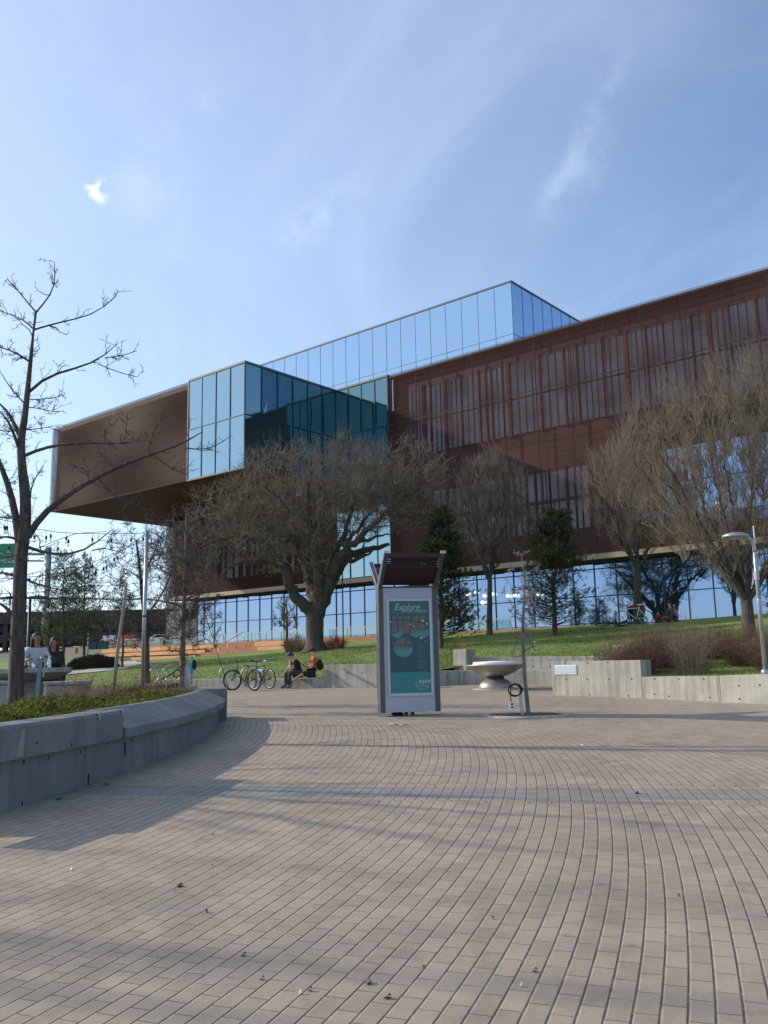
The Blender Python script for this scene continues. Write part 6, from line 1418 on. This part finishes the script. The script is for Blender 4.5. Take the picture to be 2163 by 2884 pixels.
# ================================================================ PEOPLE
def skin_obj(name, verts, edges, radii, material, parent, lvl=2, rootv=0, scale=1.0):
    me = bpy.data.meshes.new(name); me.from_pydata([tuple(v) for v in verts], edges, []); me.update()
    tmp = bpy.data.objects.new(name, me); col.objects.link(tmp)
    sk = tmp.modifiers.new('skin', 'SKIN'); sk.use_smooth_shade = True; sub = tmp.modifiers.new('sub', 'SUBSURF'); sub.levels = lvl; sub.render_levels = lvl
    lay = me.skin_vertices[0].data
    for i, r_ in enumerate(radii): lay[i].radius = (r_, r_) if np.isscalar(r_) else r_
    lay[rootv].use_root = True
    dg = bpy.context.evaluated_depsgraph_get(); dg.update(); m2 = bpy.data.meshes.new_from_object(tmp.evaluated_get(dg)); bpy.data.objects.remove(tmp)
    m2.materials.clear(); m2.materials.append(material); o = bpy.data.objects.new(name, m2); col.objects.link(o); o.parent = parent
    for pl in m2.polygons: pl.use_smooth = True
    return o
def person(label, loc, rz, J, skin=M_SKIN, top=None, legs=None, shoes=None, hair=M_HAIR, hair_style='short', cap=None, sleeve='short', leg='long', scale=1.0, bulk=1.0, top_label=None):
    """J: joints in metres, x forward, y left, z up; body is one skinned surface, clothing and hair are children"""
    t = thing('person', label, 'person', loc, rz); t.scale = (scale,)*3
    J = {k: np.array(v, float) for k, v in J.items()}
    V_, E_, R_ = [], [], []
    def add(p, r_, par=None): V_.append(p); R_.append(r_); i = len(V_)-1; (E_.append((par, i)) if par is not None else None); return i
    pe = add(J['pelvis'], .115*bulk); sp = add(J['pelvis']*.5+J['chest']*.5, .11*bulk, pe); ch = add(J['chest'], .125*bulk, sp); nk = add(J['neck'], .055, ch)
    hd = J['head']; fwd = J.get('face', np.array([1., 0, 0])); fwd = np.array(fwd, float); fwd /= np.linalg.norm(fwd); upv = hd-J['neck']; upv /= np.linalg.norm(upv)
    a = add(hd-upv*.07+fwd*.005, .062, nk); b = add(hd, .082, a); add(hd+upv*.075-fwd*.005, .066, b)
    hands = {}
    for s_ in 'LR':
        sh = add(J['sh'+s_], .052*bulk, ch); el = add(J['el'+s_], .040, sh); wr = add(J['wr'+s_], .026, el)
        d = J['wr'+s_]-J['el'+s_]; d /= np.linalg.norm(d); side = np.cross(d, [0, 0, 1.]); side = side/(np.linalg.norm(side)+1e-6); pl_ = add(J['wr'+s_]+d*.06, .030, wr); hands[s_] = (J['wr'+s_]+d*.085, d, side)
        hp = add(J['hip'+s_], .085*bulk, pe); kn = add(J['kn'+s_], .055, hp); an = add(J['an'+s_], .036, kn); add(J['toe'+s_], .034, an)
    body = skin_obj('body', V_, E_, R_, skin, t, 2)
    # face and hands join the body mesh
    mb = MB(); rgt = np.cross(fwd, upv); rgt /= np.linalg.norm(rgt)
    mb.tube([hd+fwd*.075+upv*.01, hd+fwd*.105-upv*.02], [.010, .015], 6); mb.tube([hd+fwd*.06-upv*.085, hd+fwd*.078-upv*.075], [.022, .012], 6)
    for s2 in (-1, 1): mb.tube([hd+rgt*s2*.078-upv*.02, hd+rgt*s2*.086+upv*.015-fwd*.01], [.012, .014], 6)
    for s_, (c, d, sd2) in hands.items():
        nrm = np.cross(d, sd2)
        for k, (o_, ln) in enumerate(((-.030, .062), (-.010, .072), (.010, .068), (.028, .054))):
            q = c+sd2*o_; curl = -nrm*.022; mb.tube([q-d*.02, q+d*ln*.5+curl*.3, q+d*ln*.8+curl], [.0095, .009, .007], 5)
        tb = c-d*.035+sd2*(-.03 if s_ == 'L' else .03); mb.tube([tb, tb+d*.03+sd2*(-.025 if s_ == 'L' else .025), tb+d*.055+sd2*(-.028 if s_ == 'L' else .028)], [.011, .010, .008], 5)
    fo = mb.build('tmp', skin, t, smooth=True)
    eyes = MB()
    for s2 in (-1, 1): eyes.sphere(tuple(hd+fwd*.076+rgt*s2*.030+upv*.018), .009, 8, 6)
    eyes.tube([hd+fwd*.083-rgt*.02-upv*.048, hd+fwd*.087-upv*.05, hd+fwd*.083+rgt*.02-upv*.048], .0045, 5)
    eo = eyes.build('tmp', M_HAIR, t, smooth=True)
    bm_ = __import__('bmesh').new(); bm_.from_mesh(body.data); n0 = len(bm_.faces); bm_.from_mesh(fo.data); bm_.faces.ensure_lookup_table(); n1 = len(bm_.faces); bm_.from_mesh(eo.data); bm_.faces.ensure_lookup_table()
    for f_ in bm_.faces[n1:]: f_.material_index = 1
    for f_ in bm_.faces[n0:n1]: f_.material_index = 0
    bm_.to_mesh(body.data); bm_.free(); body.data.materials.append(M_HAIR)
    for q in (fo, eo): bpy.data.objects.remove(q)
    # clothes
    def garment(name, chain, m):
        vs, es, rs = [], [], []; idx = {}
        for k, p, r_, par in chain: idx[k] = len(vs); vs.append(p); rs.append(r_); (es.append((idx[par], idx[k])) if par else None)
        o = skin_obj(name, vs, es, rs, m, t, 2)
        return o
    up_ = [('pe', J['pelvis']+(J['chest']-J['pelvis'])*.02, .148*bulk, None), ('sp', J['pelvis']*.5+J['chest']*.5, .145*bulk, 'pe'), ('ch', J['chest'], .158*bulk, 'sp'), ('nk', J['neck']-(J['neck']-J['chest'])*.3, .085, 'ch')]
    for s_ in 'LR':
        up_ += [('sh'+s_, J['sh'+s_], .074*bulk, 'ch')]
        if sleeve == 'short': up_ += [('e'+s_, J['sh'+s_]*.45+J['el'+s_]*.55, .064, 'sh'+s_)]
        elif sleeve == 'long': up_ += [('e'+s_, J['el'+s_], .060, 'sh'+s_), ('w'+s_, J['wr'+s_]*.93+J['el'+s_]*.07, .042, 'e'+s_)]
    o = garment('top', up_, top); 
    if top_label: o['label'] = top_label
    lg = [('pe', J['pelvis'], .155*bulk, None)]
    for s_ in 'LR':
        lg += [('h'+s_, J['hip'+s_], .112*bulk, 'pe')]
        if leg == 'long': lg += [('k'+s_, J['kn'+s_], .075, 'h'+s_), ('a'+s_, J['an'+s_]*.93+J['kn'+s_]*.07, .052, 'k'+s_)]
        else: lg += [('k'+s_, J['hip'+s_]*.15+J['kn'+s_]*.85, .088, 'h'+s_)]
    garment('trousers' if leg == 'long' else 'shorts', lg, legs)
    if shoes:
        for s_ in 'LR':
            d = J['toe'+s_]-J['an'+s_]; mb = MB(); mb.tube([J['an'+s_]-d*.25+np.array([0, 0, .01]), J['an'+s_]+d*.3, J['toe'+s_], J['toe'+s_]+d*.22], [.046, .050, .044, .022], 8); mb.build('shoe', shoes, t, smooth=True)
    mb = MB()
    if hair_style == 'short': mb.sphere(tuple(hd+upv*.030-fwd*.028), (.086, .084, .088), 14, 10)
    else:
        mb.sphere(tuple(hd+upv*.034-fwd*.036), (.088, .088, .090), 14, 10)
        for s2 in (-1, 1): mb.tube([hd+upv*.06+rgt*s2*.045-fwd*.03, hd+rgt*s2*.085-fwd*.03, hd-upv*.10+rgt*s2*.09-fwd*.015, hd-upv*.26+rgt*s2*.095+fwd*.01], [.03, .026, .034, .020], 8)
        mb.tube([hd-fwd*.05, hd-upv*.12-fwd*.075, hd-upv*.28-fwd*.08], [.075, .09, .05], 10)
    # keep the face free: flatten what lies before it
    mb.build('hair', hair, t, smooth=True)
    if cap:
        mb = MB(); c_ = hd+upv*.055-fwd*.005; mb.sphere(tuple(c_), (.100, .098, .075), 16, 10)
        mb.hexa([tuple(c_+fwd*a+rgt*b+upv*z) for z in (-.005, .012) for a, b in ((.06, -.075), (.17, -.05), (.17, .05), (.06, .075))]); mb.build('cap', cap, t, smooth=True)
    return t
def sit(seat, lean=0, knee=.42, legs_out=0, width=.12, arms=None, hd=(0, 0)):
    """generic seated skeleton, pelvis above the seat"""
    J = dict(pelvis=(0, 0, seat+.11), chest=(lean*.6, 0, seat+.46), neck=(lean*.9, 0, seat+.62), head=(lean*1.05+hd[0], hd[1], seat+.79))
    for s_, y in (('L', 1), ('R', -1)):
        J['sh'+s_] = (lean*.75, y*.17, seat+.55); J['hip'+s_] = (.05, y*.09, seat+.09)
        J['kn'+s_] = (knee, y*width, seat+.08); J['an'+s_] = (knee+.02, y*width, .08); J['toe'+s_] = (knee+.17, y*width, .035)
        J['el'+s_] = (lean*.75+.12, y*.24, seat+.28); J['wr'+s_] = (knee-.05, y*.16, seat+.20)
    if arms: J.update(arms)
    return J
M_NAVY = mat('navy_cloth', (.012, .018, .05), .85, var=.3, vscale=15); M_RUST = mat('rust_cloth', (.36, .10, .045), .9, var=.2, vscale=12)
M_TEE = mat('black_cloth', (.015, .014, .016), .9, var=.2, vscale=12); M_GREYC = mat('grey_trousers', (.045, .045, .05), .9, var=.2, vscale=14); M_SHOE = mat('grey_shoe', (.12, .12, .16), .8)
M_HOOD = mat('white_fleece', (.40, .42, .48), .95, var=.08, vscale=10); M_PLAID = mat('plaid_dark', (.02, .025, .03), .9)
# plaid: woven bands
m_ = M_PLAID; nt_ = m_.node_tree; b_ = nt_.nodes['Principled BSDF']; tcn = nt_.nodes.new('ShaderNodeTexCoord')
w1 = nt_.nodes.new('ShaderNodeTexWave'); w1.inputs['Scale'].default_value = 6; w1.bands_direction = 'X'; w2_ = nt_.nodes.new('ShaderNodeTexWave'); w2_.inputs['Scale'].default_value = 6; w2_.bands_direction = 'Z'
nt_.links.new(tcn.outputs['Object'], w1.inputs[0]); nt_.links.new(tcn.outputs['Object'], w2_.inputs[0]); mm_ = nt_.nodes.new('ShaderNodeMath'); mm_.operation = 'MULTIPLY'; nt_.links.new(w1.outputs['Fac'], mm_.inputs[0]); nt_.links.new(w2_.outputs['Fac'], mm_.inputs[1])
mx_ = nt_.nodes.new('ShaderNodeMix'); mx_.data_type = 'RGBA'; mx_.inputs[6].default_value = (.02, .025, .03, 1); mx_.inputs[7].default_value = (.20, .18, .14, 1); nt_.links.new(mm_.outputs[0], mx_.inputs[0]); nt_.links.new(mx_.outputs[2], b_.inputs['Base Color'])

# pair on the seat wall: both face left
pA = G(880, 1937); sA = .42
tA = person('person in black cap, rust t-shirt and dark shorts, legs stretched out on the low wall', pA+np.array([.02, .22, 0]), math.pi+R(12), sit(sA, -.02, .45, arms=dict(
    hipL=(.06, .10, sA+.08), hipR=(.06, -.10, sA+.08), knL=(.46, .10, sA+.02), knR=(.44, -.08, sA+.04), anL=(.84, .06, .13), anR=(.80, -.04, .12), toeL=(.90, .07, .27), toeR=(.87, -.05, .26),
    elL=(.10, .25, sA+.24), elR=(.10, -.25, sA+.24), wrL=(.30, .08, sA+.36), wrR=(.30, -.06, sA+.34), head=(.03, 0, sA+.80), face=(1, .25, -.08))), M_SKIN, M_RUST, M_BLKF, M_NAVY, cap=M_BLKF, leg='short', scale=1.06, bulk=1.02)
bp_ = thing('backpack', 'black backpack worn by the person in the rust t-shirt', 'backpack', tA.location+Vector((.235, -.0, sA+.40)), math.pi+R(12))
mb = MB(); mb.sphere((0, 0, .0), (.10, .16, .22), 14, 10); mb.build('bag', M_BLKF, bp_, smooth=True); mb = MB(); mb.sphere((-.07, 0, -.06), (.07, .13, .12), 10, 8); mb.build('pocket', M_BLKF, bp_, smooth=True)
for s_ in (-1, 1): mb = MB(); mb.tube(smooth_path([(.08, s_*.11, .22), (.22, s_*.12, .26), (.36, s_*.12, .12), (.30, s_*.15, -.10), (.10, s_*.14, -.2)], 16), .016, 6); mb.build('strap', M_BLKF, bp_, smooth=True)
fd = thing('food_wrap', 'yellow paper wrapped food in the hands of the rust shirted person', 'food', tA.location+Vector((-.40, -.09, sA+.42)))
mb = MB(); mb.hexa([(-.06, -.05, 0), (.05, -.05, .01), (.05, .05, .01), (-.06, .05, 0), (-.10, -.03, .15), (.01, -.04, .12), (.01, .05, .12), (-.10, .04, .16)]); mb.build('wrap', mat('paper_yellow', (.62, .42, .14), .7), fd, bevel=.02)
pB = G(832, 1938)
tB = person('person in blue cap and black clothes hunched on the low wall with hand at face', pB+np.array([.10, .22, 0]), math.pi+R(28), sit(sA, .20, .42, arms=dict(
    chest=(.10, 0, sA+.44), neck=(.20, 0, sA+.57), head=(.28, .0, sA+.70), face=(1, .3, -.25), shL=(.14, .17, sA+.50), shR=(.14, -.17, sA+.50),
    elL=(.38, .16, sA+.22), wrL=(.36, .06, sA+.50), elR=(.30, -.24, sA+.26), wrR=(.46, -.15, sA+.12), knL=(.42, .13, sA+.12), knR=(.42, -.13, sA+.10), anL=(.36, .13, .08), anR=(.44, -.13, .08), toeL=(.50, .15, .035), toeR=(.58, -.14, .035))), M_SKIN, M_TEE, M_GREYC, M_SHOE, cap=mat('cap_blue', (.02, .03, .16), .8), scale=1.04)
# two women at the concrete table
zs_ = .46
p = gp(110, 1960, 19.35); person('person with long dark hair in a white hoodie leaning on the concrete table', p+np.array([-.10, .05, 0]), R(-72), sit(zs_, .16, .42, arms=dict(elL=(.28, .26, zs_+.34), elR=(.26, -.27, zs_+.34), wrL=(.50, .12, zs_+.36), wrR=(.48, -.14, zs_+.36), face=(1, .35, 0))), M_SKIND, M_HOOD, M_GREYC, M_SHOE, hair_style='long', sleeve='long', scale=1.08, bulk=1.18)
p = gp(149, 1960, 19.35); person('person with long dark hair and black jacket looking at a phone at the table', p+np.array([.02, .05, 0]), R(-100), sit(zs_, .12, .42, arms=dict(elL=(.22, .24, zs_+.30), elR=(.22, -.24, zs_+.30), wrL=(.40, .06, zs_+.46), wrR=(.40, -.05, zs_+.46), face=(1, 0, -.2))), M_SKIND, M_TEE, M_GREYC, M_SHOE, hair_style='long', sleeve='long', scale=1.0)
q = AT(152, 1858, 18.85); t = thing('phone', 'dark phone held up by the person in the black jacket', 'phone', q, R(-10)); mb = MB(); mb.box((0, 0, 0), (.075, .01, .15)); mb.build('case', M_BLACK, t, bevel=.003)
zt_ = AT(72, 1882, 18.4)[2]
q = AT(138, 1880, 18.15); t = thing('water_bottle', 'clear plastic water bottle standing on the concrete table', 'bottle', (q[0], q[1], zt_))
mb = MB(); mb.lathe([(.036, 0), (.038, .02), (.034, .09), (.038, .12), (.036, .16), (.014, .205), (.013, .215)], (0, 0, 0), 14); mb.build('bottle', clear_glass('bottle_plastic', (.9, .95, .98), .4), t, smooth=True)
mb = MB(); mb.lathe([(.015, .213), (.015, .232), (1e-4, .232)], (0, 0, 0), 12); mb.build('cap', M_WHITE, t); mb = MB(); mb.lathe([(.037, .075), (.037, .12)], (0, 0, 0), 14); mb.build('wrap', M_WHITE, t)
q = AT(94, 1881, 18.0); t = thing('glass_jar', 'small clear jar on the concrete table before the white hoodie', 'jar', (q[0], q[1], zt_)); mb = MB(); mb.lathe([(.03, 0), (.034, .02), (.034, .08), (.026, .10)], (0, 0, 0), 12); mb.build('jar', MATS['bottle_plastic'], t, smooth=True); mb = MB(); mb.lathe([(.027, .098), (.027, .115), (1e-4, .115)], (0, 0, 0), 12); mb.build('lid', M_STEEL, t)
# family on the lawn crest
def ground_sit(lean=.05, face=(1, 0, 0), sc=1):
    J = sit(0.0, lean, .30, arms=dict(pelvis=(0, 0, .12), hipL=(.04, .10, .11), hipR=(.04, -.10, .11), knL=(.34, .30, .16), knR=(.34, -.30, .16), anL=(.22, -.06, .07), anR=(.26, .08, .07), toeL=(.16, -.18, .06), toeR=(.18, .20, .06), elL=(.16, .26, .26), elR=(.16, -.26, .26), wrL=(.34, .12, .22), wrR=(.34, -.12, .22), face=face)); return J
q = on_lawn(1893, 1752, 36); person('bearded person in dark plaid shirt sitting cross legged on the lawn crest', q, math.pi+R(14), ground_sit(.06, (1, -.2, 0)), M_SKIN, M_PLAID, M_NAVY, M_BLKF, sleeve='long', bulk=1.15, scale=1.05)
q = on_lawn(1911, 1751, 36)+np.array([.05, .45, 0]); person('person with dark ponytail and pale patterned top sitting behind the plaid shirt', q, math.pi-R(25), ground_sit(.02, (1, .3, 0)), M_SKIN, mat('pale_green_cloth', (.30, .36, .31), .9, var=.5, vscale=9, c2=(.5, .25, .25)), M_NAVY, M_BLKF, hair_style='long', sleeve='long', scale=1.0)
q = on_lawn(1852, 1754, 36); person('small child in a red top sitting on the grass by the stroller', q, R(20), ground_sit(.08, (1, 0, -.4)), M_SKIN, mat('top_red', (.30, .02, .035), .9), M_NAVY, M_BLKF, sleeve='long', scale=.66)
# visitors on the balcony
def stand(x=0):
    return dict(pelvis=(0, 0, .95), chest=(.02, 0, 1.30), neck=(.02, 0, 1.47), head=(.04, 0, 1.63), shL=(0, .18, 1.40), shR=(0, -.18, 1.40), elL=(.10, .24, 1.14), elR=(.10, -.24, 1.14), wrL=(.30, .14, 1.10), wrR=(.30, -.14, 1.10),
                hipL=(0, .09, .90), hipR=(0, -.09, .90), knL=(.02, .10, .48), knR=(.02, -.10, .48), anL=(0, .10, .08), anR=(0, -.10, .08), toeL=(.13, .11, .04), toeR=(.13, -.11, .04))
for px, lab, mm, lm in ((1932, 'person in orange jacket standing on the museum balcony', mat('jacket_orange', (.55, .12, .05), .85), M_NAVY), (2020, 'person in white shirt and pale trousers standing on the museum balcony', M_WHITE, mat('pale_trousers', (.5, .5, .48), .9))):
    u_, z_ = onplane(px, 1400, V1+.9); q = Q(u_, V1+.9, 9.56); person(lab, q, math.atan2(-.77, -.64), stand(), M_SKIN, mm, lm, M_BLKF, sleeve='long')

# ================================================================ SMALL LITTER ON THE PLAZA
M_LEAF = mat('dry_leaf', (.16, .10, .05), .9); M_STICK = mat('peeled_stick', (.36, .30, .22), .9)
p = G(1122, 2041); t = thing('fallen_stick', 'peeled broken stick lying in front of the map board', 'stick', p, world=True)
mb = MB(); mb.tube(smooth_path([G(1098, 2037, .012), G(1110, 2041, .014), G(1124, 2039, .015), G(1136, 2042, .013), G(1147, 2041, .01)], 14), [.012]*7+[.008]*7, 6); mb.tube([G(1124, 2039, .014), G(1130, 2044, .012)], .006, 5); mb.build('stick', M_STICK, t)
p = G(1120, 2015); t = thing('dark_rag', 'crumpled dark rag on the bricks under the map board', 'rag', p); mb = MB(); mb.sphere((0, 0, .03), (.14, .07, .045), 10, 6); mb.v = [(a+random.uniform(-.012, .012), b+random.uniform(-.01, .01), c+random.uniform(-.008, .008)) for a, b, c in mb.v]; mb.build('cloth', M_BLKF, t)
_bits = [(rng.uniform(60, 2100), rng.uniform(2120, 2860), rng.uniform(.007, .015), (M_LEAF, M_LEAF, M_BLACK)[rng.integers(0, 3)]) for _ in range(14)]
for i, (px, py, sz, mm) in enumerate([*_bits]+list(((505, 2497, .03, M_BLACK), (1795, 2235, .035, M_BLACK), (985, 2100, .02, M_LEAF), (1040, 2104, .03, M_LEAF), (1036, 2770, .025, M_LEAF), (845, 2800, .010, M_WHITE), (200, 2452, .012, M_WHITE), (1468, 2778, .009, M_WHITE), (1640, 2100, .025, M_WHITE), (300, 2150+60, .05, M_LEAF), (165, 2252, .05, M_LEAF), (1090, 2812, .02, M_LEAF), (520, 2000, .0, M_LEAF)))):
    if sz == 0: continue
    p = G(px, py); t = thing('leaf' if mm is M_LEAF else 'paper_scrap' if mm is M_WHITE else 'bark_chip', ('curled dry leaf' if mm is M_LEAF else 'tiny white paper scrap' if mm is M_WHITE else 'small dark chip')+' lying on the bricks, '+('near the planter foot' if px < 400 else 'in the left foreground' if px < 800 and py > 2400 else 'in the centre foreground' if py > 2600 else 'on the blue brick band' if py > 2200 else 'between the planter and the map board' if px < 1000 else 'right of the map board shadow'), 'leaf' if mm is M_LEAF else 'litter', p, random.uniform(0, 3), 'litter scattered on the plaza')
    mb = MB(); mb.quadm([(-sz, -sz*.4, .006), (0, -sz*.6, .016), (sz, -sz*.1, .010), (sz*.8, sz*.4, .02), (-.2*sz, sz*.6, .008)]); mb.quadm([(-sz, -sz*.4, .004), (-.2*sz, sz*.6, .005), (sz*.8, sz*.4, .004), (sz, -sz*.1, .004), (0, -sz*.6, .004)]); mb.build('blade' if mm is M_LEAF else 'piece', mm, t)
